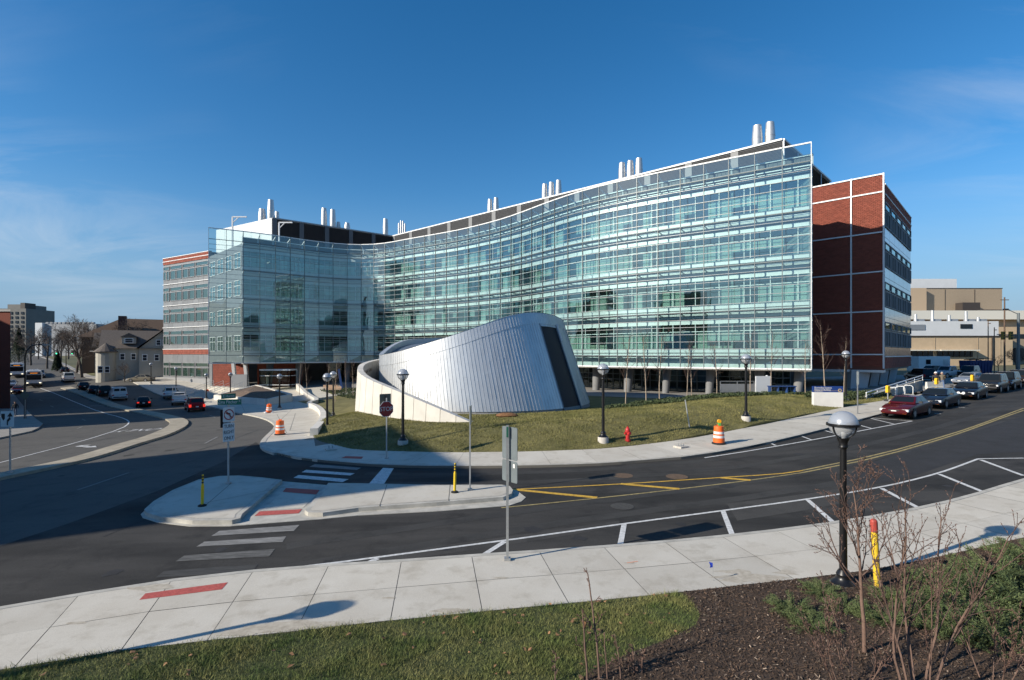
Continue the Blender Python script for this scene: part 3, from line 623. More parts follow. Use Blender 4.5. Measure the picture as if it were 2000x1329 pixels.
# storeys behind the windows: floor slabs and a rear wall of rooms
CORE = 5.5
for f, zc in enumerate(ZC):
    b = MB()
    for i in range(I0, I1): b.prism([tuple(off(i, DIN + .14)), tuple(off(i + 1, DIN + .14)), tuple(off(i + 1, CORE)), tuple(off(i, CORE))], zc - .15, zc + .25 if f < 4 else zc + .4)
    B('floor_slab', b, M('ceiling', (.5, .5, .47), .9))
b = MB()
for i in range(I0, I1): b.prism([tuple(off(i, CORE)), tuple(off(i + 1, CORE)), tuple(off(i + 1, CORE + .2)), tuple(off(i, CORE + .2))], 4.0, 24.4)
B('core_wall', b, m_room)
for i in range(I0 + 2, I1, 3):
    b = MB(); b.beam(v3(off(i, DIN + .3), 14.6), v3(off(i, CORE), 14.6), .12, 19.6); B('partition', b, m_room)
b = MB()
for i in range(I0, I1): b.prism([tuple(off(i, -.0 + .05)), tuple(off(i + 1, .05)), tuple(off(i + 1, 8)), tuple(off(i, 8))], 3.7, 3.86)
B('soffit', b, m_soff)
b = MB()                                   # base spandrel between soffit and first floor
for i in range(I0, I1): b.prism([tuple(off(i, DIN)), tuple(off(i + 1, DIN)), tuple(off(i + 1, DIN + .2)), tuple(off(i, DIN + .2))], 3.86, 5.03)
B('base_spandrel', b, m_alu)
# end walls of the curved volume, windows facing sideways
def end_wall(p, q, mw, nwin, glassm=g_in):
    flat('end_wall', p, q, 3.9, 24.4, mw, th=.2)
    p, q = np.array(p), np.array(q); t = q - p; u = t / np.linalg.norm(t); n = np.array([u[1], -u[0]])
    for zc in ZC[:-1]:
        for k in range(nwin):
            a = p + t * (k + .15) / nwin + n * .04; c = p + t * (k + .85) / nwin + n * .04
            wq = flat('window', a, c, zc + .8, zc + 3.4, glassm)
            b = MB()
            for s_ in (0, .5, 1): e = a + (c - a) * s_; b.beam(v3(e + n * .02, zc + .75), v3(e + n * .02, zc + 3.45), .08, .1)
            for z in (zc + .78, zc + 2.5, zc + 3.42): b.beam(v3(a + n * .02, z), v3(c + n * .02, z), .1, .08)
            B('frame', b, m_white, wq)
L_IN = off(I0, DIN); R_IN = off(I1, DIN)
WING_R = np.array((-59.0, 103.0)); WING_L = np.array((-73.6, 111.6))
end_wall(tuple(WING_R), tuple(L_IN), m_zinc_w, 4)
RB0 = np.array((35.2, 63.9)); RB1 = np.array((41.05, 58.35))
end_wall(tuple(R_IN), (R_IN[0] - 2.7, R_IN[1] + 11.0), m_alu_d, 3)
# --- grey end wing on the left
d1 = (WING_R - WING_L); LW = np.linalg.norm(d1); u1 = d1 / LW; n1_ = np.array([u1[1], -u1[0]])
zz_rows = [(3.75, 5.05, 'b')]
flat('wing_wall', WING_L, WING_R, -4, 25.6, m_zinc_w, th=.5)
b = MB(); b.prism([tuple(WING_L - n1_ * .5), tuple(WING_R - n1_ * .5), (-40, 118), (-56, 140)], -3, 25.4); B('wing_body', b, m_zinc_w)
def brick_band(name, p, q, z0, z1, bl=.42, bh=.20, m=m_brick, depth=.05):
    p, q = np.array(p, float), np.array(q, float); L_ = np.linalg.norm(q - p); u = (q - p) / L_; n = np.array([u[1], -u[0]])
    o = flat(name, p, q, z0, z1, m_mort, th=.06)
    nr = int((z1 - z0) / bh); bh2 = (z1 - z0) / nr; b = MB()
    for r in range(nr):
        x = 0.0; x0 = (-bl / 2 if r % 2 else 0)
        while x0 < L_:
            a, c = max(0, x0) + .012, min(L_, x0 + bl) - .012
            if c - a > .03:
                dd = depth * (.7 + .6 * rng.random()); A, C = p + u * a, p + u * c
                za, zb = z0 + r * bh2 + .02, z0 + (r + 1) * bh2 - .02
                pts = [v3(A, za), v3(C, za), v3(C + n * dd, za), v3(A + n * dd, za), v3(A, zb), v3(C, zb), v3(C + n * dd, zb), v3(A + n * dd, zb)]
                b.add(pts, [(3, 2, 6, 7), (2, 1, 5, 6), (0, 3, 7, 4), (4, 7, 6, 5), (0, 1, 2, 3)])
            x0 += bl
    tag(B('brick_courses', b, m, o), kind='stuff'); return o
of = n1_ * .07
brick_band('brick_band', WING_L + of, WING_R + of, 24.1, 25.45, .6, .3)
brick_band('brick_band', WING_L + of, WING_R + of, 5.35, 6.35, .6, .3)
for z in (25.5, 24.75, 6.42, 19.95, 15.45, 10.9, .4):
    b = MB(); b.beam(v3(WING_L + n1_ * .13, z), v3(WING_R + n1_ * .13, z), .14, .12); B('white_band', b, m_white)
for z0, z1 in [(6.55, 7.25), (10.0, 10.8), (11.0, 11.8), (14.55, 15.3), (15.6, 16.3), (19.1, 19.85), (20.05, 20.75), (3.5, 5.25), (-2.4, .2)]:
    for k in range(9):
        a = WING_L + d1 * k / 9 + of * .5; c = WING_L + d1 * (k + 1) / 9 + of * .5; u_ = u1 * .02
        flat('wall_panel', a + u_, c - u_, z0, z1, m_zinc_w, th=.03)
nb_ = 4; wb = LW / 3.55
for zc in (.9, 7.4, 11.95, 16.45, 20.9):
    for k in range(4):
        a = WING_R - u1 * (wb * k + .25); c = WING_R - u1 * min(wb * (k + 1) - .25, LW - .2); z0 = zc
        for (h0, h1) in ((0, 1.75), (2.05, 2.75)):
            pts = (c + n1_ * .06, a + n1_ * .06); wq = flat('window', pts[0], pts[1], z0 + h0, z0 + h1, g_in)
            b = MB()
            for s_ in ((0, .45, .56, 1) if h0 == 0 else (0, 1)): e = pts[0] + (pts[1] - pts[0]) * s_ + n1_ * .03; b.beam(v3(e, z0 + h0 - .05), v3(e, z0 + h1 + .05), .08, .1)
            for z in (z0 + h0, z0 + h1): b.beam(v3(pts[0] + n1_ * .03, z), v3(pts[1] + n1_ * .03, z), .1, .07)
            B('frame', b, m_alu_d, wq)
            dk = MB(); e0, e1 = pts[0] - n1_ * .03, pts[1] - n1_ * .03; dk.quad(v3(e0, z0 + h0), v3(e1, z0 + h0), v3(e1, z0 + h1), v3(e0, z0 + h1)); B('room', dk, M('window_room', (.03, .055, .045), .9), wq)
# --- brick end wall and grey side on the right
u2 = (RB1 - RB0) / np.linalg.norm(RB1 - RB0); n2_ = np.array([u2[1], -u2[0]])
ZBR = [3.9, 5.35, 10.15, 14.55, 18.9, 23.35, 25.3]
bwall = flat('brick_end_wall', RB0 - u2 * 3, RB1, 3.6, 25.35, m_mort, th=.45)
cm = RB0 + u2 * np.linalg.norm(RB1 - RB0) * .62
for k in range(6):
    for a, c in ((RB0 - u2 * 3, cm - u2 * .12), (cm + u2 * .12, RB1 - u2 * .06)):
        brick_band('brick_panel', a + n2_ * .02, c + n2_ * .02, ZBR[k] + .12, ZBR[k + 1] - .12, .40, .135)
for z in ZBR[1:]:
    b = MB(); b.beam(v3(RB0 - u2 * 3 + n2_ * .1, z), v3(RB1 + n2_ * .1, z), .16, .14); B('white_band', b, m_white)
for e in (cm, RB1):
    b = MB(); b.beam(v3(e + n2_ * .09, 3.8), v3(e + n2_ * .09, 25.4), .14, .2, up=(n2_[0], n2_[1], 0)); B('white_band', b, m_white)
b = MB(); pr = [tuple(RB0 - u2 * 3 + n2_ * .1), tuple(RB1 + n2_ * .1), tuple(RB1 - n2_ * 1.2), tuple(RB0 - u2 * 3 - n2_ * 1.2)]; b.prism(pr, lambda p: 3.35, 3.62); B('soffit_edge', b, m_alu)
SR0 = np.array((43.0, 61.1)); SR1 = np.array((57.6, 76.4)); u3 = (SR1 - SR0) / np.linalg.norm(SR1 - SR0); n3 = np.array([u3[1], -u3[0]]); L3 = np.linalg.norm(SR1 - SR0)
b = MB(); b.prism([tuple(RB1 - n2_ * .5 + u3 * .2), tuple(SR0), tuple(SR1), (43, 91), (24, 74), tuple(RB0 - n2_ * .5)], 3.7, 24.9); B('east_body', b, m_zinc_w)
brick_band('brick_band', SR0 + n3 * .05, SR1 + n3 * .05, 22.9, 25.0, .6, .3); brick_band('brick_band', SR0 + n3 * .05, SR1 + n3 * .05, 3.7, 5.0, .6, .3)
for z in (25.05, 23.9, 5.1): b = MB(); b.beam(v3(SR0 + n3 * .1, z), v3(SR1 + n3 * .1, z), .14, .12); B('white_band', b, m_white)
m_pan = M('polished_panel', (.42, .45, .48), .18, metal=.75, var=.05, scale=.5)
for f in range(4):
    zc = 5.2 + 4.65 * f
    for k in range(6):
        a = SR0 + u3 * (L3 * k / 6 + .03) + n3 * .03; c = SR0 + u3 * (L3 * (k + 1) / 6 - .03) + n3 * .03
        flat('wall_panel', a, c, zc - .1, zc + 1.0, m_pan, th=.05); flat('wall_panel', a, c, zc + 4.0, zc + 4.5, m_pan, th=.05)
    for k in range(5):
        a = SR0 + u3 * (L3 * k / 5 + .25) + n3 * .05; c = SR0 + u3 * (L3 * (k + 1) / 5 - .25) + n3 * .05
        for h0, h1 in ((1.1, 2.85), (3.1, 3.9)):
            wq = flat('window', a, c, zc + h0, zc + h1, g_in); b = MB()
            for s_ in ((0, .14, .42, .56, .84, 1) if h0 < 2 else (0, 1)): e = a + (c - a) * s_ + n3 * .03; b.beam(v3(e, zc + h0 - .05), v3(e, zc + h1 + .05), .1, .1)
            for z in (zc + h0, zc + h1): b.beam(v3(a + n3 * .03, z), v3(c + n3 * .03, z), .1, .1)
            B('frame', b, m_zinc_w, wq)
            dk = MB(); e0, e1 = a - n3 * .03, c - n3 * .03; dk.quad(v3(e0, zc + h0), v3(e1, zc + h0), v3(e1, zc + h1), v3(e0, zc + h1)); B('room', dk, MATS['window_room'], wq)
    # shaded recess beside the brick fin
    a = SR0 - u3 * 1.6; flat('recess_window', a, SR0, zc + 1.1, zc + 3.9, g_in)
# slanted concrete fins that carry the right end
for (a, c, lo0, lo1, Y) in ((1663, 1701, 1661, 1693, 60), (1704, 1720, 1697, 1713, 63), (1722, 1737, 1716, 1731, 66), (1740, 1754, 1733, 1747, 69)):
    X = lambda px: (px - 1000) / F * Y
    zb = T(X(a), Y) - .2; d = np.array((.35, 1.6)); b = MB(); P = [(X(lo0), Y, zb), (X(lo1), Y, zb), (X(c), Y, 3.6), (X(a), Y, 3.6)]
    b.add(P + [(p[0] + d[0], p[1] + d[1], p[2]) for p in P], [(0, 1, 2, 3), (5, 4, 7, 6), (4, 0, 3, 7), (1, 5, 6, 2), (3, 2, 6, 7), (0, 4, 5, 1)])
    B('slanted_fin', b, M('fin_concrete', (.46, .47, .48), .6, var=.08, scale=.8))
b = MB(); b.prism([tuple(SR0 - n3 * .2), tuple(SR1 - n3 * .2), tuple(SR1 - n3 * 14), tuple(SR0 - n3 * 12)], 3.45, 3.68); B('soffit', b, m_soff)
# --- ground floor: set-back lobby glazing, posts and round columns
LB = 6.5; PZ = [T(*off(i, LB)) + .1 for i in range(NB + 1)]
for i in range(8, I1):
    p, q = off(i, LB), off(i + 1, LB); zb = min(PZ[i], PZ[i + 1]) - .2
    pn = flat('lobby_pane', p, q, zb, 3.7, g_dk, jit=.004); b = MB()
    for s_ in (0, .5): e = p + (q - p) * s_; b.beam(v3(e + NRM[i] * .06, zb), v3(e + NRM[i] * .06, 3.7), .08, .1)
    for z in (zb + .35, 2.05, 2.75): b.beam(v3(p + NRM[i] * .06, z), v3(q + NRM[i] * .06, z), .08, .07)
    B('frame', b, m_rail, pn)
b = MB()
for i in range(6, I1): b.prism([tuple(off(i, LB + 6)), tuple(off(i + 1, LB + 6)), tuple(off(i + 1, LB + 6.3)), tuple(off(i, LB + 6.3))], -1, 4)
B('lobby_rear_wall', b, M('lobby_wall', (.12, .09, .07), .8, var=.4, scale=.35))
for px in (537, 600, 667, 735, 1150, 1215, 1287, 1375, 1490, 1560):
    i = int(np.argmin(np.abs(NODE[:, 0] / NODE[:, 1] - (px - 1000) / F))); c = off(i, 3.0); zb = T(*c); b = MB()
    b.tube(v3(c - tn[i] * .25, zb - .3), v3(c, 3.7), .45 if px < 1250 else .38, .62 if px < 1250 else .5, 20); B('column', b, M('column_concrete', (.20, .205, .21), .7, var=.1, scale=1.2), smooth=True)
# low wall of brick and the entrance under the left end
brick_band('brick_wall', (-54.6, 96.5), (-47.6, 95.4), -1.6, 3.6, .6, .3); brick_band('brick_wall', (-47.0, 97.5), (-39.5, 99.5), -1.6, 3.6, .6, .3)
flat('base_wall', (-58.5, 102.2), (-54.8, 96.6), -2.6, 3.9, m_zinc_w, th=.4)
flat('base_wall', WING_L + n1_ * .3, WING_R + n1_ * .3 + u1 * 1.5, -4, .55, M('base_grey', (.27, .275, .28), .75, var=.1, scale=.6), th=.4)
for k in range(2):
    b = MB(); c = np.array((-47.9 + k * 1.9, 91.2 + k * .3)); b.beam(v3(c + (.3, 0), -1.4), v3(c - (.2, 0), 3.8), .5, .5); B('raking_column', b, m_alu)
b = MB(); b.box((-46.8, 90.8, .4), (2.7, .5, 3.0)); B('column_casing', b, m_alu_d)
vest = MB(); vest.prism([(-44.2, 92.4), (-38.8, 92.4), (-38.8, 95.4), (-44.2, 95.4)], 2.5, 2.75); vo = B('vestibule_roof', vest, m_white)
for x0, x1, y0, y1 in ((-44.2, -42.4, 92.5, 92.5), (-42.4, -40.6, 92.5, 92.5), (-40.6, -38.8, 92.5, 92.5), (-44.2, -44.2, 92.5, 95.3), (-38.8, -38.8, 92.5, 95.3)):
    pn = flat('vestibule_pane', (x0, y0), (x1, y1), -.3, 2.5, g_dk); b = MB()
    for e in ((x0, y0), (x1, y1)): b.beam(v3(np.array(e), -.4), v3(np.array(e), 2.5), .12, .12)
    for z in (0.0, 1.6): b.beam((x0, y0, z), (x1, y1, z), .08, .1)
    B('frame', b, m_white, pn)
# --- penthouse plant rooms with louvred walls
ZP = 33.0; PH = [np.array(p) for p in ((-65.8, 117.7), (-48.6, 107.1), (-27.9, 123.7), (34.8, 68.0), (50.8, 84.5), (-6, 136), (-40, 146))]
b = MB(); b.prism([tuple(p) for p in PH], 24.6, ZP - .12); B('penthouse_body', b, m_alu_d)
b = MB(); b.prism([tuple(p) for p in [off(i, DIN + .1) for i in range(I0, I1 + 1)] + [(28, 67), (34, 72), (40, 84), (-10, 128), (-40, 140), (-57, 106)]], 24.42, 24.62); B('roof', b, M('roof_gravel', (.3, .29, .27), .95))
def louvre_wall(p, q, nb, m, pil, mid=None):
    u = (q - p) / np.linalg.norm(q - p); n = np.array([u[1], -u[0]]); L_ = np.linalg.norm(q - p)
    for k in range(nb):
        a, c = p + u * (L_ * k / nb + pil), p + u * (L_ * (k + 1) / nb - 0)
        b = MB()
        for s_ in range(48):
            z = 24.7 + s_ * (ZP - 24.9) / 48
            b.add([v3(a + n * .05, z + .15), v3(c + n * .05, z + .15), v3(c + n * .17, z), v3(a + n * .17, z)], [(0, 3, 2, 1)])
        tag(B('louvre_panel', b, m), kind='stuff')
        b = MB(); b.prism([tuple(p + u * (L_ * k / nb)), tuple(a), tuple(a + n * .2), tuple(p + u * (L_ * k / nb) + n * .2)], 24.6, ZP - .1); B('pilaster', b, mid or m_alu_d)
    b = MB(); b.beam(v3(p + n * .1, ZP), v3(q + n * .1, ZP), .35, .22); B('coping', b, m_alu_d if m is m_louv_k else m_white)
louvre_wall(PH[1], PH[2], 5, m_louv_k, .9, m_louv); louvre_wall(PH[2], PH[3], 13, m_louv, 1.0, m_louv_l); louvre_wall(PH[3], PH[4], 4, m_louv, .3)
for k in range(6):
    a, c = PH[0] + (PH[1] - PH[0]) * k / 6, PH[0] + (PH[1] - PH[0]) * (k + .985) / 6; flat('penthouse_panel', a, c, 24.7, ZP, m_alu, th=-.1)
# --- exhaust stacks
def stack(px, ytop, wpx, Y, zb=32.6):
    p = at_depth(px, ytop, Y); r = wpx / 2 / F * Y; h = p.z - zb; b = MB()
    b.lathe((p.x, p.y, zb), [(r * .98, 0), (r, .02), (r, h * .62), (r * .99, h * .66), (r * .97, h * .75), (r * .80, h), (r * .72, h), (r * .7, h - .5)], 24, cap=True)
    o = B('exhaust_stack', b, m_steel, smooth=True)
    s_ = MB(); s_.lathe((p.x, p.y, zb + h * .64), [(r * 1.04, 0), (r * 1.04, .12)], 24); B('stack_collar', s_, m_steel, o)
    s_ = MB(); s_.lathe((p.x, p.y, zb + h + .004), [(r * .7, 0), (.01, 0)], 16, cap=False); B('stack_mouth', s_, m_dark, o)
for a in ((1479, 246, 19, 75), (1504, 240, 18.5, 74.5), (1215, 319, 14, 89), (1231, 315, 14, 88.5), (1248, 310, 14.5, 88), (1064, 360, 11.5, 101), (1077, 357, 11.5, 100.5), (1091, 353, 12, 100), (957, 390, 10, 110), (969, 387, 10.5, 109.5),
          (512, 409, 14, 118), (529, 391, 12.5, 117), (541, 414, 9, 119), (633, 407, 11, 121), (650, 410, 11, 121), (661, 434, 8, 122), (678, 436, 11.5, 122), (753, 428, 10, 129)): stack(*a)
for k, (px, yt) in enumerate(((779, 436), (783, 431), (787, 432), (791, 437))): stack(px, yt, 3.4, 126)
m_dav = M('davit_white', (.7, .71, .72), .5)
for px, py, px2, Y in ((454, 424, 482, 96), (545, 435, 571, 97)):
    a = at_depth(px, py, Y); b_ = at_depth(px2, py, Y); b = MB(); b.beam((a.x, a.y, 24.6), a, .22); b.beam(a, b_, .22, .2); b.beam(a + Vector((0, 0, -1.1)), a + (b_ - a) * .45, .12); B('roof_davit', b, m_dav)
# ================================================================== METAL PAVILION AND THE WALLS ROUND IT
m_zinc = M('zinc_cladding', (.60, .62, .635), .46, metal=.6, var=.05, scale=1.6, objrand=.05, bump=.05, bscale=3)
m_zroof = M('zinc_roof', (.20, .235, .28), .5, metal=.6, var=.1, scale=.8)
PC = np.array((-2.5, 51.0)); PR = 10.0; PB = .55; LEAN = .165
rim_a = [-45, 0, 20, 45, 62, 84, 110, 130, 150, 175, 195, 215, 240, 270, 290]; rim_z = [8.3, 8.35, 8.7, 8.95, 8.7, 7.6, 6.3, 5.65, 5.3, 5.4, 6.3, 7.0, 7.15, 7.6, 8.0]
def rim(a): return float(np.interp(a % 360, *zip(*sorted([(x % 360, z) for x, z in zip(rim_a, rim_z)] + [(x % 360 + 360, z) for x, z in zip(rim_a, rim_z)] + [(x % 360 - 360, z) for x, z in zip(rim_a, rim_z)]))))
_ra = np.arange(0, 360, 1.0); _rz = np.array([rim(a) for a in _ra]); _rz = np.real(np.fft.ifft(np.fft.fft(_rz) * (np.minimum(np.arange(360), 360 - np.arange(360)) < 9)))
def rimz(a): return float(np.interp(a % 360, np.r_[_ra, 360], np.r_[_rz, _rz[0]]))
def pav(a, z, dr=0.0):
    h = z - PB; r = PR - LEAN * h + dr; t = rad(a); return Vector((PC[0] - LEAN * h + r * math.cos(t), PC[1] - r * math.sin(t), z))
pvl = thing('metal_pavilion', 'silver zinc-clad cone-shaped pavilion with sloping rim on the lawn', 'pavilion', (PC[0], PC[1], PB)); WORLD.add(pvl.name)
NP = 208; SL0, SL1 = 31.0, 46.5
for k in range(NP):
    a0, a1 = 360 * k / NP, 360 * (k + 1) / NP; am = (a0 + a1) / 2
    z1 = rimz(am); zt0, zt1 = rimz(a0), rimz(a1)
    zlow = PB + .35
    if SL0 < am < SL1: zlow = z1 - 1.15
    b = MB(); tilt = rng.normal() * .012; ns = 7
    jl = rng.random() * .6
    for s_ in range(ns):
        q0, q1 = s_ / ns, (s_ + 1) / ns; dr0 = tilt * (q0 - .5) + rng.normal() * .003; dr1 = dr0 + rng.normal() * .003
        p = [pav(a0, zlow + (zt0 - zlow) * q0, dr0), pav(a1, zlow + (zt1 - zlow) * q0, dr0), pav(a1, zlow + (zt1 - zlow) * q1, dr1), pav(a0, zlow + (zt0 - zlow) * q1, dr1)]
        b.quad(p[1], p[0], p[3], p[2])
    # standing seam along one edge
    da = 360 * .016 / (2 * math.pi * PR)
    for (za, zb_, pr_) in ((zlow, zt0 - .95, .022), (zt0 - .95, zt0 + .02, .045)):
        if za >= zb_: continue
        A = [pav(a0 - da, za, 0), pav(a0 - da, za, pr_), pav(a0 + da, za, pr_), pav(a0 + da, za, 0)]; C = [pav(a0 - da, zb_, 0), pav(a0 - da, zb_, pr_), pav(a0 + da, zb_, pr_), pav(a0 + da, zb_, 0)]
        b.add(A + C, [(0, 1, 5, 4), (1, 2, 6, 5), (2, 3, 7, 6), (4, 5, 6, 7)])
    if zt0 - .95 > zlow:
        b.add([pav(a0, zt0 - .95, .028), pav(a1, zt1 - .95, .028), pav(a1, zt1, .028), pav(a0, zt0, .028), pav(a0, zt0 - .95, -.02), pav(a1, zt1 - .95, -.02)], [(1, 0, 3, 2), (0, 1, 5, 4)])
    b.build('cladding_panel', m_zinc, pvl)
b = MB(); ring = [pav(a, rimz(a) + .02, .06) for a in range(0, 360, 3)]; ri = [pav(a, rimz(a) + .02, -.35) for a in range(0, 360, 3)]; rd = [pav(a, rimz(a) - .55, -.36) for a in range(0, 360, 3)]; n = len(ring)
b.add(ring + ri + rd, [(i, (i + 1) % n, n + (i + 1) % n, n + i) for i in range(n)] + [(n + i, n + (i + 1) % n, 2 * n + (i + 1) % n, 2 * n + i) for i in range(n)]); b.build('rim_cap', m_zinc, pvl)
b = MB(); cz = float(_rz.mean()) - .75; rr = []
for q in (1.0, .75, .5, .25):
    for a in range(0, 360, 6): e = pav(a, rimz(a) - .5, -.3); rr.append(Vector((PC[0] - LEAN * 7 + (e.x - PC[0] + LEAN * 7) * q, PC[1] + (e.y - PC[1]) * q, cz + (e.z - cz) * q)))
rr.append(Vector((PC[0] - LEAN * 7, PC[1], cz))); n = 60
b.add(rr, [(k * n + i, (k + 1) * n + i, (k + 1) * n + (i + 1) % n, k * n + (i + 1) % n) for k in range(3) for i in range(n)] + [(3 * n + i, 4 * n, 3 * n + (i + 1) % n) for i in range(n)]); b.build('roof', m_zroof, pvl, smooth=True)
b = MB()
for a in np.arange(SL0, SL1 - .1, 1.0):
    b.quad(pav(a + 1, PB - .1, -.07), pav(a, PB - .1, -.07), pav(a, rimz(a) - 1.0, -.07), pav(a + 1, rimz(a) - 1.0, -.07))
b.build('tall_window', M('dark_slot_panel', (.018, .020, .028), .55, spec=.3), pvl)
for a in (SL0, SL1):
    b = MB(); a_ = a; z1 = rimz(a) - .9; b.quad(pav(a, PB, -.3), pav(a, PB, .06), pav(a, z1, .06), pav(a, z1, -.3)); b.tube(pav(a, PB, .03), pav(a, z1, .03), .04, n=6); b.build('window_reveal', m_zroof, pvl)
b = MB(); e0 = pav(SL0 - 1.2, rimz(36) - .85, .1); b.beam(e0, pav(SL0 - 1.0, rimz(36) - 2.3, .1), .12, .16); b.build('floodlight', m_white, pvl)
b = MB()
for a in range(0, 360, 4): b.quad(pav(a + 4, PB - .6, -.08), pav(a, PB - .6, -.08), pav(a, PB + .4, -.05), pav(a + 4, PB + .4, -.05))
b.build('plinth', M('plinth_grey', (.25, .255, .26), .7), pvl)
# curved board-marked concrete wall that rises round the pavilion
m_bc = M('fair_faced_concrete', (.60, .575, .52), .8, var=.08, scale=1.1, bump=.2, bscale=30, objrand=.06)
WP = [(-2.6, 34.9, .85), (-4.2, 35.4, 1.45), (-5.8, 36.2, 2.0), (-9.1, 38.9, 2.95), (-11.2, 41.0, 3.45), (-12.7, 43.3, 3.95), (-13.5, 46.3, 4.45), (-13.7, 49.5, 4.7), (-13.2, 53, 4.95), (-12.0, 56.5, 5.2), (-9.8, 59.5, 5.3), (-6, 62, 5.3)]
WS = resample(smooth(WP, 2), step=1.25); tw = np.gradient(WS[:, :2], axis=0); tw /= np.linalg.norm(tw, axis=1)[:, None]; nw = np.stack([-tw[:, 1], tw[:, 0]], -1)
if (WS[0, :2] - nw[0] - PC) @ (WS[0, :2] - nw[0] - PC) > (WS[0, :2] + nw[0] - PC) @ (WS[0, :2] + nw[0] - PC): nw = -nw      # nw points outwards
wall = thing('curved_concrete_wall', 'pale concrete wall curling up around the left side of the metal pavilion', 'wall', (-12, 44, .7)); WORLD.add(wall.name)
for i in range(len(WS) - 1):
    g_ = .02; a, c = WS[i], WS[i + 1]; u = (c - a) / np.linalg.norm(c[:2] - a[:2]); a, c = a + u * g_, c - u * g_; pts = []
    for e, n_ in ((a, nw[i]), (c, nw[i + 1])):
        zb = float(LAWN(e[0], e[1])[0]) - .5; hgt = e[2] - zb
        for z, o in ((zb, .02 + .05 * hgt), (e[2], 0), (e[2], -.45), (zb, -.45)): pts.append((e[0] + n_[0] * o, e[1] + n_[1] * o, z))
    b = MB(); b.add(pts, [(0, 1, 5, 4), (1, 2, 6, 5), (2, 3, 7, 6), (3, 0, 4, 7), (0, 3, 2, 1), (4, 5, 6, 7)]); o = b.build('wall_panel', m_bc, wall)
    if i in (11, 12, 13, 14, 15):
        for q in (.3, .7):
            e = a * (1 - q) + c * q; b = MB(); n_ = nw[i]; p0 = Vector((e[0] - n_[0] * .43, e[1] - n_[1] * .43, e[2] - .7)); b.tube(p0, p0 - Vector((n_[0], n_[1], 0)) * .06, .16, n=12); b.build('wall_light', M('wall_light_metal', (.6, .5, .4), .3, metal=.8), o)
# --- mulch planter with concrete walls, steps with handrails and the ramp wall
m_mul = M('bark_mulch', (.10, .07, .05), .95, var=.4, scale=5, c2=(.19, .135, .10), bump=1.0, bscale=18)
PA, PBq, PCq, PD = (-46.5, 82.8, -1.0), (-31.4, 67.6, -.36), (-29.4, 70.2, .12), (-43, 89, .22)
pl = thing('raised_planter', 'triangular raised planter with pale concrete walls and brown mulch by the steps', 'planter', (-38, 77, -1.5)); WORLD.add(pl.name)
def low_wall(par, pts, th, name='wall_panel', m=m_bc, step=2.6, base=-.5):
    P = resample(pts, step=step); n = len(P); t = np.gradient(P[:, :2], axis=0); t /= np.linalg.norm(t, axis=1)[:, None]; q = np.stack([-t[:, 1], t[:, 0]], -1) * th / 2
    for i in range(n - 1):
        a, c = P[i], P[i + 1]; u = (c - a); u = u / np.linalg.norm(u) * .008; pts_ = []
        for e, o in ((a + u, q[i]), (c - u, q[i + 1])):
            zb = T(e[0], e[1]) + base; pts_ += [(e[0] - o[0], e[1] - o[1], zb), (e[0] - o[0], e[1] - o[1], e[2]), (e[0] + o[0], e[1] + o[1], e[2]), (e[0] + o[0], e[1] + o[1], zb)]
        b = MB(); b.add(pts_, [(0, 1, 5, 4), (1, 2, 6, 5), (2, 3, 7, 6), (3, 0, 4, 7), (0, 3, 2, 1), (4, 5, 6, 7)]); b.build(name, m, par)
for a, c in ((PA, PBq), (PBq, PCq), (PCq, PD), (PD, PA)): low_wall(pl, [a, c], .45)
b = MB(); ctr_ = (-38.5, 77, .05); b.add([(*p[:2], p[2] - .1) for p in (PA, PBq, PCq, PD)] + [ctr_], [(0, 1, 4), (1, 2, 4), (2, 3, 4), (3, 0, 4)]); b.build('mulch', m_mul, pl)
rw = thing('ramp_wall', 'low pale concrete wall curving between the corner pavement and the lawn', 'wall', (-17, 46, -.4)); WORLD.add(rw.name)
RWP = [(-36.5, 90, .35)] + [(x, y, T(x, y) + .55) for x, y in [(-29.5, 76), (-24, 66)]] + [(x, y, T(x, y) + .60) for x, y in PXL([(598, 795), (612, 799), (624, 806), (631, 816), (632, 826), (626, 841), (613, 855)])]
low_wall(rw, [tuple(p) for p in smooth(RWP, 1)], .5, step=2.0)
st = thing('entrance_steps', 'wide pale concrete steps with metal handrails left of the planter', 'steps', (-50, 88, -1.9)); WORLD.add(st.name)
sa, sb = np.array((-55.5, 89.5)), np.array((-46.6, 83.4)); su = np.array((.565, .825)); m_step = M('step_concrete', (.56, .53, .46), .85, var=.1, scale=2)
for k in range(10):
    z0 = -1.85; o_ = su * .42 * k; b = MB(); b.prism([tuple(sa + o_), tuple(sb + o_), tuple(sb + su * 5.5), tuple(sa + su * 5.5)], -2.6, z0 + .16 * (k + 1)); b.build('step', m_step, st)
for q in (.04, .35, .66, .95):
    e = sa + (sb - sa) * q; b = MB(); lo = Vector((*e, -1.75)); hi = Vector((*(e + su * 4.6), -.1))
    for h in (.92, .55): b.tube(lo + Vector((0, 0, h)), hi + Vector((0, 0, h)), .03, n=6)
    for s_ in (0, .33, .66, 1): p0 = lo + (hi - lo) * s_; b.tube(p0, p0 + Vector((0, 0, .92)), .03, n=6)
    b.build('handrail', m_steel, st)
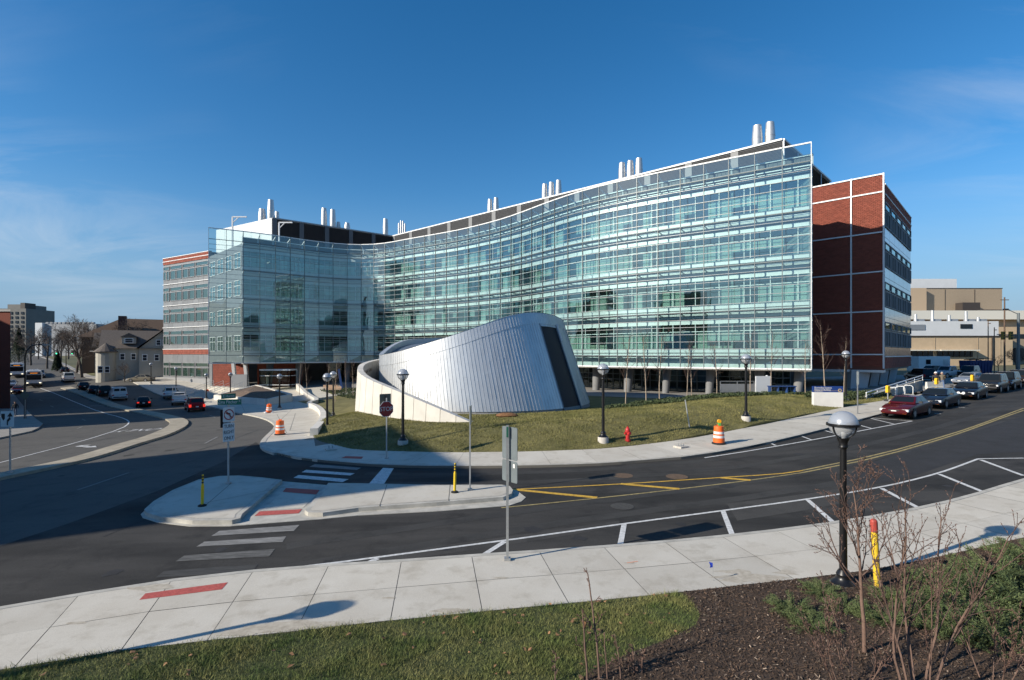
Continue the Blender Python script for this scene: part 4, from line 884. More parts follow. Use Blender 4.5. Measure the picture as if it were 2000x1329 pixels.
# benches of timber on the planted terrace
m_wood = M('bench_timber', (.55, .38, .25), .7, var=.2, scale=6, stretch=(1, 8, 1))
benches = [((-27.5, 80, 0), .1, 'timber bench nearest the glass vestibule among the young trees'), ((-19.5, 73, .1), .05, 'timber bench close to the curved concrete wall'), ((-26.2, 77.5, 0), .1, 'shaded timber bench in front of the leftmost bench'), ((-18.2, 70.5, .1), .05, 'dark timber bench low in the ground cover left of the concrete wall')]
def bench(loc, rz, label):
    t = thing('bench', label, 'bench', (loc[0], loc[1], float(LAWN(loc[0], loc[1])[0])), rz, 'benches on the terrace')
    b = MB(); b.box((0, 0, .45), (2.2, .5, .08)); b.build('seat', m_wood, t); b = MB(); b.box((0, .24, .72), (2.2, .06, .36)); b.build('backrest', m_wood, t)
    for x in (-.9, .9): b = MB(); b.box((x, 0, .2), (.08, .45, .42)); b.build('leg', m_rail, t)
for a in benches: bench(*a)
# ================================================================== STREET FURNITURE
m_black = M('black_paint', (.008, .008, .009), .35, spec=.5)
m_dome = bpy.data.materials.new('lamp_dome'); m_dome.use_nodes = True; MATS['lamp_dome'] = m_dome
_n = m_dome.node_tree.nodes; _L = m_dome.node_tree.links; _b = _n['Principled BSDF']; _b.inputs['Base Color'].default_value = (.50, .54, .60, 1); _b.inputs['Roughness'].default_value = .25; _b.inputs['Metallic'].default_value = .2
_t = _n.new('ShaderNodeBsdfTransparent'); _t.inputs[0].default_value = (.8, .82, .85, 1); _x = _n.new('ShaderNodeMixShader'); _x.inputs[0].default_value = .62; _L.new(_t.outputs[0], _x.inputs[1]); _L.new(_b.outputs[0], _x.inputs[2]); _L.new(_x.outputs[0], _n['Material Output'].inputs[0])
m_low = m_dome.copy(); m_low.name = 'lamp_globe'; m_low.node_tree.nodes['Mix Shader'].inputs[0].default_value = .42; m_low.node_tree.nodes['Principled BSDF'].inputs['Base Color'].default_value = (.72, .74, .76, 1); m_low.node_tree.nodes['Principled BSDF'].inputs['Metallic'].default_value = 0.0; g_globe = m_low
m_refl = M('lamp_reflector', (.75, .74, .72), .35)
m_foot = M('footing_concrete', (.48, .45, .40), .9, var=.15, scale=6)
def make_lamp():
    t = thing('street_lamp', 'x', 'street lamp', (0, 0, 0), 0, 'globe street lamps')
    MB().lathe((0, 0, 0), [(.29, -.6), (.29, .2), (.27, .23)], 20).build('footing', m_foot, t, True)
    MB().lathe((0, 0, .2), [(.27, 0), (.26, .05), (.17, .12), (.14, .2), (.15, .24), (.12, .3), (.095, .34)], 20).build('base', m_black, t, True)
    MB().lathe((0, 0, .5), [(.085, 0), (.07, 2.82), (.07, 2.87)], 14).build('pole', m_black, t, True)
    MB().lathe((0, 0, 3.31), [(.07, 0), (.11, .06), (.09, .14), (.105, .18), (.14, .26)], 16).build('collar', m_black, t, True)
    c = (0, 0, 3.88)
    MB().sphere(c, .31, 28, 10, 0.0, 1.0).build('dome', m_dome, t, True)
    MB().sphere(c, .302, 28, 10, -.95, 0.0).build('globe', g_globe, t, True)
    MB().lathe((0, 0, 3.85), [(.31, 0), (.345, 0), (.345, .055), (.31, .055)], 28, cap=False).build('ring', m_black, t, True)
    b = MB()
    for k in range(2):
        for s_ in (-1, 1):
            for j in range(6):
                a0, a1 = rad(15 * j), rad(15 * (j + 1)); d = Vector((math.cos(rad(90 * k + 20)), math.sin(rad(90 * k + 20)), 0)) * s_
                b.beam(Vector(c) + d * .325 * math.cos(a0) - Vector((0, 0, .325 * math.sin(a0))), Vector(c) + d * .325 * math.cos(a1) - Vector((0, 0, .325 * math.sin(a1))), .03, .02)
    b.build('cage', m_black, t)
    MB().lathe((0, 0, 3.56), [(.06, 0), (.07, .12), (.05, .3), (.16, .34)], 14).build('bulb', m_refl, t, True)
    return t
lamp = make_lamp()
def gz(x, y): return float(LAWN(x, y)[0])
lamps = [(PX(1647, 1150), .0, 'big globe lamp in the mulch bed in the foreground'), (PX(787, 868, hf=LAWN), None, 'globe lamp on the shaded grass in front of the pavilion'), (PX(639, 844), .0, 'taller-looking of two globe lamps at the bend of the low wall'), (PX(651, 819), .1, 'globe lamp just behind another one at the bend of the low wall'),
         (PX(1178, 862, hf=LAWN), None, 'globe lamp on the grass bank beside the red fire hydrant'), (PX(1457, 820, hf=LAWN), None, 'globe lamp on the grass bank left of the blue building sign'), (PX(1652, 787), .15, 'globe lamp right of the blue building sign'), (PX(546, 802), .1, 'globe lamp on the corner pavement beside the planter'),
         ((-43.7, 82), .1, 'globe lamp rising left of the planter behind the street name sign'), (PX(403, 782), .1, 'globe lamp at the foot of the entrance steps'), ((-60.4, 95), .1, 'globe lamp by the grey wing behind the work truck'), (PX(295, 752), .1, 'farthest globe lamp at the corner of the side street')]
for i, (p, z, lab) in enumerate(lamps):
    zz_ = gz(*p) if z is None else T(*p) + z
    if i == 0: lamp.location = (p[0], p[1], zz_ - .10); lamp['label'] = lab
    else: copy_tree(lamp, (p[0], p[1], zz_), rng.random() * 6, lab)
# lamp standing out of frame to the left: only its shadow lies on the near pavement
lp = np.array(PX(690, 1190)) - np.array((SH.x, SH.y)) * 3.82 / math.tan(SUN_EL); copy_tree(lamp, (lp[0], lp[1], T(*lp) - .1), 0, 'globe lamp beyond the left edge whose shadow crosses the near pavement')
# --- signs
m_galv = M('galvanised_post', (.42, .43, .43), .5, metal=.6, var=.1, scale=8)
m_back = M('sign_back', (.30, .35, .37), .35, metal=.6, var=.12, scale=2)
m_sg = M('sign_green', (.01, .16, .10), .5); m_sw = M('sign_white', (.72, .72, .70), .5); m_sk = M('sign_black', (.012, .012, .015), .5); m_sr = M('sign_red', (.34, .02, .02), .5); m_sb = M('sign_blue', (.012, .045, .20), .45)
m_brn = M('sign_back_bronze', (.16, .15, .11), .6)
def plate(par, name, x, z, wd, h, m, y=-.05, rz=0.0, r=.04, th=.012):
    b = MB(); pts = []
    for cx_, cz_, a0 in ((wd / 2 - r, h / 2 - r, 0), (-wd / 2 + r, h / 2 - r, 90), (-wd / 2 + r, -h / 2 + r, 180), (wd / 2 - r, -h / 2 + r, 270)):
        for k in range(4): a = rad(a0 + 30 * k); pts.append((cx_ + r * math.cos(a), cz_ + r * math.sin(a)))
    n = len(pts); b.add([(p[0], -th / 2, p[1]) for p in pts] + [(p[0], th / 2, p[1]) for p in pts], [tuple(range(n)), tuple(range(2 * n - 1, n - 1, -1))] + [(i, n + i, n + (i + 1) % n, (i + 1) % n) for i in range(n)])
    o = b.build(name, m, par); o.location = (x, y, z); o.rotation_euler = (0, 0, rz); return o
def post(par, h, wd=.06, m=m_galv, n='post', base=True):
    b = MB(); b.box((0, 0, h / 2 - .1), (wd, wd * .8, h + .2)); b.build(n, m, par)
    if base: b = MB(); b.box((0, 0, .03), (.16, .16, .06)); b.build('base_plate', m, par)
def sign(label, pxy, rz, up=.13, cat='sign', name='sign_post', hf=None): p = PX(*pxy); return thing(name, label, cat, (p[0], p[1], T(*p) + up), rz)
# back of the two-plate sign on the near pavement
s1 = sign('metal back of a two-plate parking sign on the near pavement', (991, 1104), 0); post(s1, 3.45, .065)
plate(s1, 'sign_plate', .06, 2.98, .60, .84, m_back, .05, rad(-50)); o = plate(s1, 'sign_plate', .06, 2.26, .60, .54, m_back, .05, rad(-50))
b = MB(); b.box((.17, -.10, 2.42), (.07, .012, .1), rad(-50)); b.build('sticker', m_sw, s1); b = MB(); b.box((0, -.04, 3.28), (.05, .03, .26)); b.build('clamp', M('clamp_green', (.02, .12, .08), .5), s1)
# stop sign
s2 = sign('red stop sign on a grey post at the far pavement', (755, 901), 0); post(s2, 3.0)
b = MB(); oc = [(.38 / math.cos(rad(22.5)) * math.cos(rad(22.5 + 45 * k)), .38 / math.cos(rad(22.5)) * math.sin(rad(22.5 + 45 * k))) for k in range(8)]
def octa(k, y0, y1, m, name, par):
    b = MB(); P = [(x * k, y0, z * k) for x, z in oc]; Q_ = [(x * k, y1, z * k) for x, z in oc]; b.add(P + Q_, [tuple(range(8)), tuple(range(15, 7, -1))] + [(i, 8 + i, 8 + (i + 1) % 8, (i + 1) % 8) for i in range(8)]); o = b.build(name, m, par); return o
h2 = octa(1.0, -.006, .006, m_sw, 'octagon', s2); h2.location = (0, -.06, 2.45); h2.rotation_euler = (0, 0, rad(42))
octa(.94, -.010, -.0065, m_sr, 'red_face', h2); tmS = text_mesh('STOP', .30, m_sw); upright(tmS, 'lettering', h2, (0, -.0135, 0))
plate(s2, 'sign_plate', -.08, 2.72, .62, .95, m_brn, .07, rad(42)); b = MB(); b.box((-.03, .02, 2.97), (.07, .03, .34)); b.build('clamp', m_sk, s2)
# street name and turn restriction signs on the island
s3 = sign('street name post with turn restriction signs on the traffic island', (446, 953), 0, .17); post(s3, 3.25)
n1o = plate(s3, 'street_name_plate', .06, 3.35, .92, .22, m_sg, -.02, rad(8), .02); upright(text_mesh('Zina Pitcher', .19, m_sw, sx=.80), 'lettering', n1o, (-.07, -.010, 0)); upright(text_mesh('Pl', .08, m_sw), 'lettering', n1o, (.39, -.010, .03))
n2o = plate(s3, 'street_name_plate', .02, 3.59, .62, .20, m_sg, -.02, rad(60), .02); upright(text_mesh('E Huron', .14, m_sw), 'lettering', n2o, (0, -.010, 0))
n3o = plate(s3, 'turn_sign', .05, 2.84, .50, .60, m_sw, -.06, rad(62))
b = MB()
for k in range(24):
    a0, a1 = rad(15 * k), rad(15 * k + 15); b.beam((.2 * math.cos(a0), -.010, .2 * math.sin(a0)), (.2 * math.cos(a1), -.010, .2 * math.sin(a1)), .008, .04)
b.beam((-.14, -.0105, .14), (.14, -.0105, -.14), .008, .04); b.build('red_ring', m_sr, n3o)
b = MB(); b.beam((.05, -.009, -.15), (.05, -.009, .04), .006, .05); b.beam((.05, -.009, .03), (-.06, -.009, .06), .006, .05); b.add([(-.05, -.009, .13), (-.05, -.009, -.01), (-.14, -.009, .06)], [(0, 1, 2)]); b.build('arrow', m_sk, n3o)
n4o = plate(s3, 'turn_only_sign', .05, 2.12, .50, .76, m_sw, -.06, rad(62))
for k, w_ in enumerate(('TURN', 'RIGHT', 'ONLY')): upright(text_mesh(w_, .20, m_sk, sx=.78), 'lettering', n4o, (0, -.010, .24 - .24 * k))
plate(s3, 'sign_plate', -.13, 2.68, .55, .74, m_sk, .02, rad(78))
# keep right sign on the median
s4 = sign('white keep right arrow sign on the kerbed median', (20, 930), 0, .15); post(s4, 3.0); n5 = plate(s4, 'sign_plate', -.1, 2.66, .60, .76, m_sw, -.05, rad(6))
b = MB(); b.add([(-.26, -.009, .26), (-.1, -.009, .26), (-.1, -.009, .02), (-.17, -.009, -.08), (-.26, -.009, .1)], [(4, 3, 2, 1, 0)]); b.add([(0, -.009, .12), (.26, -.009, .12), (.14, -.009, .33)], [(0, 1, 2)])
b.beam((.13, -.009, .14), (.13, -.009, .02), .006, .1); b.beam((.13, -.0095, .04), (.02, -.0095, -.1), .006, .1); b.beam((.03, -.009, -.08), (.03, -.009, -.3), .006, .1); b.build('arrow', m_sk, n5)
# edge-on sign on the island, leaning bare pole, edge-on sign by the building sign
s5 = sign('thin grey post with an edge-on sign on the island', (918, 966), 0, .17); post(s5, 3.2, .055); plate(s5, 'sign_plate', .03, 2.85, .45, .7, m_back, .03, rad(88))
p = PX(1350, 853); s6 = thing('leaning_pole', 'bare grey pole leaning beside the grass bank', 'pole', (p[0], p[1], T(*p) + .1)); b = MB(); b.tube((0, 0, -.2), (-.28, .2, 2.0), .035, n=8); b.build('post', m_galv, s6); MB().tube((-.28, .2, 2.0), (-.283, .202, 2.04), .042, n=8).build('cap', m_galv, s6)
s7 = sign('grey post with an edge-on sign beside the parked maroon car', (1675, 812), 0, .13); post(s7, 3.0, .06); plate(s7, 'sign_plate', .03, 2.5, .3, .9, m_back, .03, rad(85))
# flexible yellow delineators
m_dy = M('delineator_yellow', (.75, .52, .02), .5); m_rub = M('black_rubber', (.015, .015, .015), .8)
def delineator(pxy, lean, label):
    p = PX(*pxy); t = thing('delineator_post', label, 'bollard', (p[0], p[1], T(*p) + .17), 0, 'yellow delineator posts'); MB().lathe((0, 0, 0), [(.14, 0), (.14, .03), (.06, .07)], 16).build('base', m_rub, t)
    MB().tube((0, 0, .04), (lean * .7, 0, .74), .05, n=12).build('post', m_dy, t, True); MB().tube((lean * .7, 0, .72), (lean, 0, 1.1), .035, .028, n=12).build('upper_post', m_dy, t, True)
    b = MB()
    for k in range(3): b.tube((lean * (.77 + .09 * k), 0, .80 + .1 * k), (lean * (.80 + .09 * k), 0, .85 + .1 * k), .036, n=12)
    b.build('black_stripes', m_rub, t)
delineator((395, 998), .02, 'yellow delineator post at the left end of the traffic island'); delineator((888, 971), .02, 'yellow delineator post near the right end of the traffic island')
# yellow bollard with a red cap
p = PX(1715, 1158); t = thing('yellow_bollard', 'leaning yellow bollard with red rounded cap in the shrub bed', 'bollard', (p[0], p[1], T(*p) + .1)); m_by = M('bollard_yellow', (.72, .48, .03), .55, var=.2, scale=5); m_br = M('bollard_red', (.42, .06, .045), .6)
MB().tube((0, 0, -.2), (-.085, 0, 1.28), .068, n=18).build('post', m_by, t, True); b = MB(); b.tube((-.085, 0, 1.28), (-.098, 0, 1.5), .075, n=18); b.sphere((-.098, 0, 1.5), .075, 18, 6, 0, 1); b.build('cap', m_br, t, True)
b = MB(); b.tube((-.045, 0, .62), (-.05, 0, .68), .0695, n=18); b.build('scuff_band', m_sk, t)
# traffic drums
m_or = M('drum_orange', (.80, .14, .02), .5, objrand=.05); m_rf = M('drum_white_band', (.75, .73, .70), .4); m_amb = M('amber_lens', (.9, .42, .02), .3)
def drum(loc, label, light=False, tilt=0.0, sandbag=False):
    t = thing('traffic_drum', label, 'traffic drum', loc, rng.random(), 'orange and white traffic drums'); t.rotation_euler = (tilt, tilt, 0)
    MB().lathe((0, 0, 0), [(.36, 0), (.36, .06), (.30, .09)], 20).build('base', m_rub, t, True)
    prof = [(.295, .06), (.295, .30), (.28, .31), (.28, .50), (.265, .51), (.265, .70), (.25, .71), (.25, .88), (.24, .94), (.12, .96)]
    MB().lathe((0, 0, 0), prof, 22).build('body', m_or, t, True)
    for z, r in ((.33, .283), (.54, .268), ): MB().lathe((0, 0, z), [(r, 0), (r - .003, .13)], 22, cap=False).build('white_band', m_rf, t, True)
    b = MB(); b.box((0, 0, .99), (.2, .04, .08)); b.build('handle', m_or, t)
    if light: MB().box((.02, 0, 1.04), (.12, .12, .14)).build('lamp_box', M('lamp_green', (.1, .5, .12), .5), t); b = MB(); b.tube((.02, -.05, 1.2), (.02, .05, 1.2), .1, n=16); b.build('lamp_lens', m_amb, t)
    if sandbag:
        for k in range(3): b = MB(); a = k * 2.1; b.sphere((.38 * math.cos(a), .38 * math.sin(a), .08), .2, 10, 6, sq=(1, 1, .5)); b.build('sandbag', m_rf, t, True)
def gp(px, py, up=.13): p = PX(px, py); return (p[0], p[1], T(*p) + up)
drum(gp(1404, 872), 'orange traffic drum with an amber lamp on the far pavement', True); drum(gp(547, 853), 'orange traffic drum on the kerb at the bend'); drum(gp(525, 809), 'tilted orange traffic drum weighted with sandbags', False, rad(6), True); drum(gp(405, 774), 'small distant orange traffic drum beside the steps')
# fire hydrant
p = PX(1226, 861, hf=LAWN); t = thing('fire_hydrant', 'red fire hydrant on the grass bank', 'hydrant', (p[0], p[1], gz(*p)), .4); m_hy = M('hydrant_red', (.45, .025, .025), .45, var=.15, scale=8)
MB().lathe((0, 0, 0), [(.15, -.1), (.15, .05), (.11, .07), (.11, .45), (.15, .47), (.15, .52), (.12, .54)], 18).build('barrel', m_hy, t, True); MB().lathe((0, 0, .54), [(.13, 0), (.13, .05), (.10, .14), (.05, .19), (.03, .2), (.03, .25)], 18).build('bonnet', m_hy, t, True)
for a, r, l in ((0, .06, .2), (math.pi, .06, .2), (-math.pi / 2, .08, .22)): d = Vector((math.cos(a), math.sin(a), 0)); b = MB(); b.tube(d * .08 + Vector((0, 0, .40)), d * l + Vector((0, 0, .40)), r, n=12); b.build('nozzle_cap', m_hy, t)
# building sign: blue board on a pale concrete plinth
p = np.array(PX(1619, 800)); rz = rad(-6); Yd = p[1]
t = thing('building_sign', 'blue building name sign on a white concrete plinth', 'sign', (p[0], p[1] + .2, T(*p)), rz); Wd = 56 / F * Yd
MB().box((0, 0, .55), (Wd * .97, .35, 1.5)).build('plinth', M('plinth_white', (.72, .70, .66), .75, var=.05, scale=2), t); MB().box((0, -.02, 1.30 + .23), (Wd, .2, .46)).build('board', m_sb, t)
for k, w_ in enumerate(('Biomedical Science', 'Research Building')): upright(text_mesh(w_, .20, m_sw, align='LEFT', sx=.82), 'lettering', t, (-Wd / 2 + .1, -.127, 1.64 - .155 * k))
upright(text_mesh('109 Zina Pitcher', .10, m_sw, align='LEFT', sx=.9), 'lettering', t, (-Wd / 2 + .1, -.127, 1.36)); MB().box((0, -.124, 1.425), (Wd * .96, .006, .015)).build('gold_rule', M('gold', (.5, .36, .16), .5), t)
b = MB(); b.tube((Wd / 2 - .25, -.119, 1.45), (Wd / 2 - .25, -.135, 1.45), .13, n=24); b.build('seal', MATS['gold'], t); b = MB(); b.tube((Wd / 2 - .25, -.12, 1.45), (Wd / 2 - .25, -.138, 1.45), .07, n=20); b.build('seal_centre', m_sb, t)
# parking meters, utility box lids, small marker flags
def meter(pxy, label):
    x, y, z = gp(*pxy); t = thing('parking_meter', label, 'parking meter', (x, y, z), .3, 'yellow parking meters'); MB().tube((0, 0, -.1), (0, 0, 1.05), .04, n=10).build('post', m_galv, t); b = MB(); b.box((0, 0, 1.25), (.24, .2, .42)); b.tube((0, -.1, 1.46), (0, .1, 1.46), .12, n=12); b.build('meter_head', M('meter_yellow', (.8, .47, .02), .5), t)
meter((1734, 797), 'yellow parking meter beside the maroon car'); meter((1829, 777), 'yellow parking meter behind the blue sedan'); meter((1899, 768), 'yellow parking meter behind the dark sedan with round lamps')
for pxy, lab in (((1330, 879), 'square concrete footing with bolts on the far pavement'), ((646, 884), 'square concrete lamp footing on the shaded pavement')):
    x, y, z = gp(*pxy); t = thing('lamp_footing', lab, 'footing', (x, y, z), .5, 'concrete footings without posts'); MB().box((0, 0, .03), (.55, .55, .10)).build('block', m_foot, t)
    for a in range(4): MB().tube((.13 * math.cos(a * 1.57 + .8), .13 * math.sin(a * 1.57 + .8), .07), (.13 * math.cos(a * 1.57 + .8), .13 * math.sin(a * 1.57 + .8), .24), .016, n=6).build('bolt', m_galv, t)
x, y, z = gp(1393, 1145, .12); t = thing('marker_flag', 'tiny blue utility marker flag at the edge of the near pavement', 'flag', (x, y, z)); MB().tube((0, 0, 0), (-.01, 0, .42), .004, n=5).build('wire', m_galv, t); MB().add([(-.01, 0, .42), (-.10, .01, .44), (-.07, -.01, .36), (-.08, .01, .30), (-.01, 0, .32)], [(0, 1, 2, 3, 4)]).build('flag', M('flag_blue', (.02, .06, .5), .6), t)
# brown wicker erosion roll on the grass below the pavilion
p = PX(990, 815, hf=LAWN); b = MB(); b.sphere((0, 0, .12), .5, 12, 6, sq=(1.1, 1, .42)); o = b.build('straw_heap', M('straw', (.20, .10, .045), .95, var=.4, scale=9, bump=1, bscale=20), None, True); o.location = (p[0], p[1], gz(*p)); o.scale = (1.5, .7, 1); tag(o, 'brown heap of straw on the grass in front of the pavilion', 'straw heap')
# ================================================================== VEHICLES
m_tyre = M('tyre', (.012, .012, .012), .85); m_rim = M('wheel_rim', (.42, .42, .43), .35, metal=.7)
m_cgl = M('car_glass', (.012, .016, .019), .08, spec=.4); m_hl = M('headlamp', (.75, .76, .78), .12, spec=.8); m_tl = M('tail_lamp', (.45, .01, .01), .25); m_tll = M('tail_lamp_lit', (.6, .02, .02), .25, emit=(1, .05, .03, .7)); m_hll = M('headlamp_lit', (.8, .8, .7), .2, emit=(1, .9, .65, 1.5))
m_trim = M('black_trim', (.02, .02, .022), .6); m_chr = M('chrome', (.6, .6, .6), .15, metal=1.0); m_amb2 = M('indicator_amber', (.7, .22, .02), .3)
def paint(name, c, r=.14): return M('paint_' + name, c, r, spec=.28)
def loft(b, secs):
    """secs: list of rings (lists of points), joined in order and capped"""
    n = len(secs[0]); b.add([p for s_ in secs for p in s_], [(k * n + i, k * n + (i + 1) % n, (k + 1) * n + (i + 1) % n, (k + 1) * n + i) for k in range(len(secs) - 1) for i in range(n)] + [tuple(range(n - 1, -1, -1)), tuple(range((len(secs) - 1) * n, len(secs) * n))])
def bevel(o, wd=.03, seg=2):
    m = o.modifiers.new('bevel', 'BEVEL'); m.width = wd; m.segments = seg; m.limit_method = 'ANGLE'; m.angle_limit = rad(25)
KIND = {  # stations of the lower body: x, half width, sill, beltline ; cabin: base x range, roof x range, half widths, roof height
    'sedan': dict(L=4.75, st=[(-2.37, .70, .36, .80), (-2.25, .84, .26, .92), (-1.5, .89, .20, .98), (0, .90, .20, .95), (1.2, .89, .20, .88), (2.0, .84, .22, .76), (2.36, .70, .30, .62)], cab=(-1.75, 1.05, -1.05, .28, .80, .60, 1.40), wx=(-1.38, 1.42), wr=.315),
    'suv': dict(L=4.7, st=[(-2.35, .80, .42, .95), (-2.25, .88, .36, 1.05), (-1.4, .91, .32, 1.06), (.6, .91, .32, 1.05), (1.6, .90, .34, 1.02), (2.2, .86, .36, .95), (2.35, .76, .42, .85)], cab=(-2.25, 1.0, -2.0, .35, .84, .68, 1.75), wx=(-1.42, 1.45), wr=.37),
    'pickup': dict(L=5.5, st=[(-2.75, .84, .48, 1.0), (-2.65, .90, .42, 1.08), (-1.4, .92, .38, 1.08), (.6, .92, .38, 1.08), (1.9, .91, .40, 1.05), (2.6, .87, .42, .98), (2.74, .78, .46, .9)], cab=(-.75, 1.25, -.6, .6, .84, .70, 1.80), wx=(-1.75, 1.75), wr=.38),
    'van': dict(L=5.3, st=[(-2.65, .92, .38, 1.1), (-2.55, .98, .32, 1.2), (-1.4, 1.0, .30, 1.2), (.9, 1.0, .30, 1.2), (1.8, .98, .32, 1.1), (2.45, .92, .34, .95), (2.64, .80, .42, .85)], cab=(-2.58, 1.85, -2.5, 1.0, .95, .80, 2.05), wx=(-1.6, 1.7), wr=.37)}
def car(kind, label, loc, heading, pm, lit=False, extra=None, cat=None, name=None, tail_lit=False, group='cars on the streets'):
    k = KIND[kind]; t = thing(name or {'sedan': 'parked_car', 'suv': 'sport_utility_vehicle', 'pickup': 'pickup_truck', 'van': 'van'}[kind], label, cat or {'sedan': 'car', 'suv': 'car', 'pickup': 'pickup truck', 'van': 'van'}[kind], loc, heading, group)
    b = MB(); secs = []
    for x, hw, zs, zb in k['st']:
        zm = zs + (zb - zs) * .55; secs.append([(x, -hw * .93, zs), (x, -hw, zs + .1), (x, -hw * 1.01, zm), (x, -hw * .95, zb - .03), (x, -hw * .86, zb), (x, hw * .86, zb), (x, hw * .95, zb - .03), (x, hw * 1.01, zm), (x, hw, zs + .1), (x, hw * .93, zs)])
    loft(b, secs); body = b.build('body', pm, t, True); bevel(body, .025)
    x0, x1, r0, r1, wb, wr_, zr = k['cab']; zb = max(s_[3] for s_ in k['st'][2:5]) - .06
    A = [(x0, -wb, zb), (x1, -wb, zb), (x1, wb, zb), (x0, wb, zb)]; R_ = [(r0, -wr_, zr), (r1, -wr_, zr - .02), (r1, wr_, zr - .02), (r0, wr_, zr)]
    b = MB(); b.add(A + R_, [(0, 3, 2, 1), (4, 5, 6, 7), (0, 1, 5, 4), (1, 2, 6, 5), (2, 3, 7, 6), (3, 0, 4, 7)]); cb = b.build('cabin', pm, t, True); bevel(cb, .07, 3)
    def win(name, q, lo, hi, s0, s1, n_):
        q = [Vector(p) for p in q]; P = lambda s_, h: (q[0] * (1 - s_) + q[1] * s_) * (1 - h) + (q[3] * (1 - s_) + q[2] * s_) * h
        nn = (q[1] - q[0]).cross(q[3] - q[0]).normalized() * .008; b = MB(); b.quad(*[P(a, c) + nn for a, c in ((s0, lo), (s1, lo), (s1, hi), (s0, hi))]); b.build(name, m_cgl, t)
    V_ = A + R_
    win('windscreen', [V_[1], V_[2], V_[6], V_[5]], .22 if kind != 'van' else .1, .9, .07, .93, 1); 
    if not (kind == 'van' and extra == 'panel'): win('rear_window', [V_[3], V_[0], V_[4], V_[7]], .30, .86, .08, .92, 1)
    else:
        win('rear_window', [V_[3], V_[0], V_[4], V_[7]], .40, .8, .08, .46, 1); win('rear_window', [V_[3], V_[0], V_[4], V_[7]], .40, .8, .54, .92, 1)
    nwin = {'sedan': ((.12, .50), (.53, .86)), 'suv': ((.05, .30), (.33, .58), (.61, .86)), 'pickup': ((.08, .42), (.46, .84)), 'van': ((.72, .92),) if extra == 'panel' else ((.08, .4), (.43, .7), (.73, .92))}[kind]
    for s0, s1 in nwin:
        win('side_window', [V_[0], V_[1], V_[5], V_[4]], .25, .88, s0, s1, 1); win('side_window', [V_[2], V_[3], V_[7], V_[6]], .25, .88, 1 - s1, 1 - s0, 1)
    hw = .88
    for x in k['wx']:
        for s_ in (-1, 1):
            y = s_ * (k['st'][2][1] - .10); w_ = MB(); r = k['wr']; w_.tube((0, -.11, 0), (0, .11, 0), r, n=20); wh = w_.build('wheel', m_tyre, t, True); wh.location = (x, y, r)
            q = MB(); q.tube((0, s_ * .10, 0), (0, s_ * .118, 0), r * .62, n=14); q.build('rim', m_rim, wh)
            a = MB(); prof = [(x + (r + .06) * math.cos(rad(a_)), r + (r + .05) * math.sin(rad(a_))) for a_ in range(0, 181, 15)]; yy = s_ * (k['st'][2][1] * 1.013)
            a.add([(px_, yy, pz) for px_, pz in prof] + [(x, yy, r * .9)], [tuple(range(14)) if s_ < 0 else tuple(range(13, -1, -1))]); a.build('wheel_arch', m_trim, t)
    fx = k['st'][-1]; rx = k['st'][0]
    for s_ in (-1, 1):
        b = MB(); b.box((fx[0] - .13, s_ * (fx[1] - .06), (fx[2] + fx[3]) / 2 + .09), (.25, .34, .15)); b.build('headlight', m_hll if lit else m_hl, t)
        b = MB(); b.box((fx[0] - .06, s_ * (fx[1] - .10), (fx[2] + fx[3]) / 2 - .10), (.15, .22, .05)); b.build('indicator', m_amb2, t)
        b = MB(); b.box((rx[0] + .09, s_ * (rx[1] - .05), (rx[2] + rx[3]) / 2 + .14), (.2, .26, .17 if kind != 'suv' else .34)); b.build('tail_light', m_tll if tail_lit else m_tl, t)
        b = MB(); b.box((x1 - .35, s_ * (k['st'][3][1] + .10), zb + .12), (.12, .2, .14)); b.build('mirror', m_trim, t)
    for xx, nm in ((fx[0] - .03, 'front_bumper'), (rx[0] + .03, 'rear_bumper')):
        b = MB(); b.box((xx, 0, fx[2] + .12), (.16, fx[1] * 2 + .10, .16)); o = b.build(nm, m_trim if kind in ('suv', 'van') else (m_chr if kind == 'pickup' else pm), t); bevel(o, .04)
    b = MB(); b.box((fx[0] + .03, 0, fx[2] + .17), (.03, .3, .13)); b.build('number_plate', m_sw, t); b = MB(); b.box((rx[0] - .04, 0, rx[2] + .3), (.03, .3, .13)); b.build('number_plate', m_sw, t)
    b = MB(); b.box((fx[0] - .06, 0, (fx[2] + fx[3]) / 2 + .06), (.13, .62, .12)); b.build('grille', m_trim, t)
    if kind == 'pickup' and extra != 'closed':
        b = MB(); b.box((-1.75, 0, 1.09), (1.85, 1.45, .03)); b.build('bed', m_trim, t)
    return t
def hd(a, c): return math.atan2(c[1] - a[1], c[0] - a[0])
def gl(px, py): p = PX(px, py); return (p[0], p[1], T(*p) + .01)
# right-hand parked row, all facing down towards the camera along the kerb
FK = resample(FAR_KERB, step=.5)
def kerb_spot(px, out=1.25):
    d = np.abs(FK[:, 0] / FK[:, 1] - (px - 1000) / F); d[FK[:, 0] < 15] = 9; i = int(np.argmin(d)); t_ = FK[min(i + 2, len(FK) - 1)] - FK[i - 2]; t_ /= np.linalg.norm(t_); n = np.array([t_[1], -t_[0]]); p = FK[i] + n * out; return (p[0], p[1], T(*p) + .015), math.atan2(-t_[1], -t_[0])
def place_right(kind, px, label, pm, **k): l, h = kerb_spot(px - 33); return car(kind, label, l, h, pm, group='cars parked along the right kerb', **k)
place_right('sedan', 1762, 'maroon sedan first in the row parked along the right kerb', paint('maroon', (.075, .008, .012)))
place_right('sedan', 1826, 'dark blue sedan parked directly behind the maroon sedan', paint('navy', (.012, .018, .030)))
place_right('sedan', 1888, 'black sedan with two round white lamps, third in the parked row', paint('black', (.010, .011, .015)))
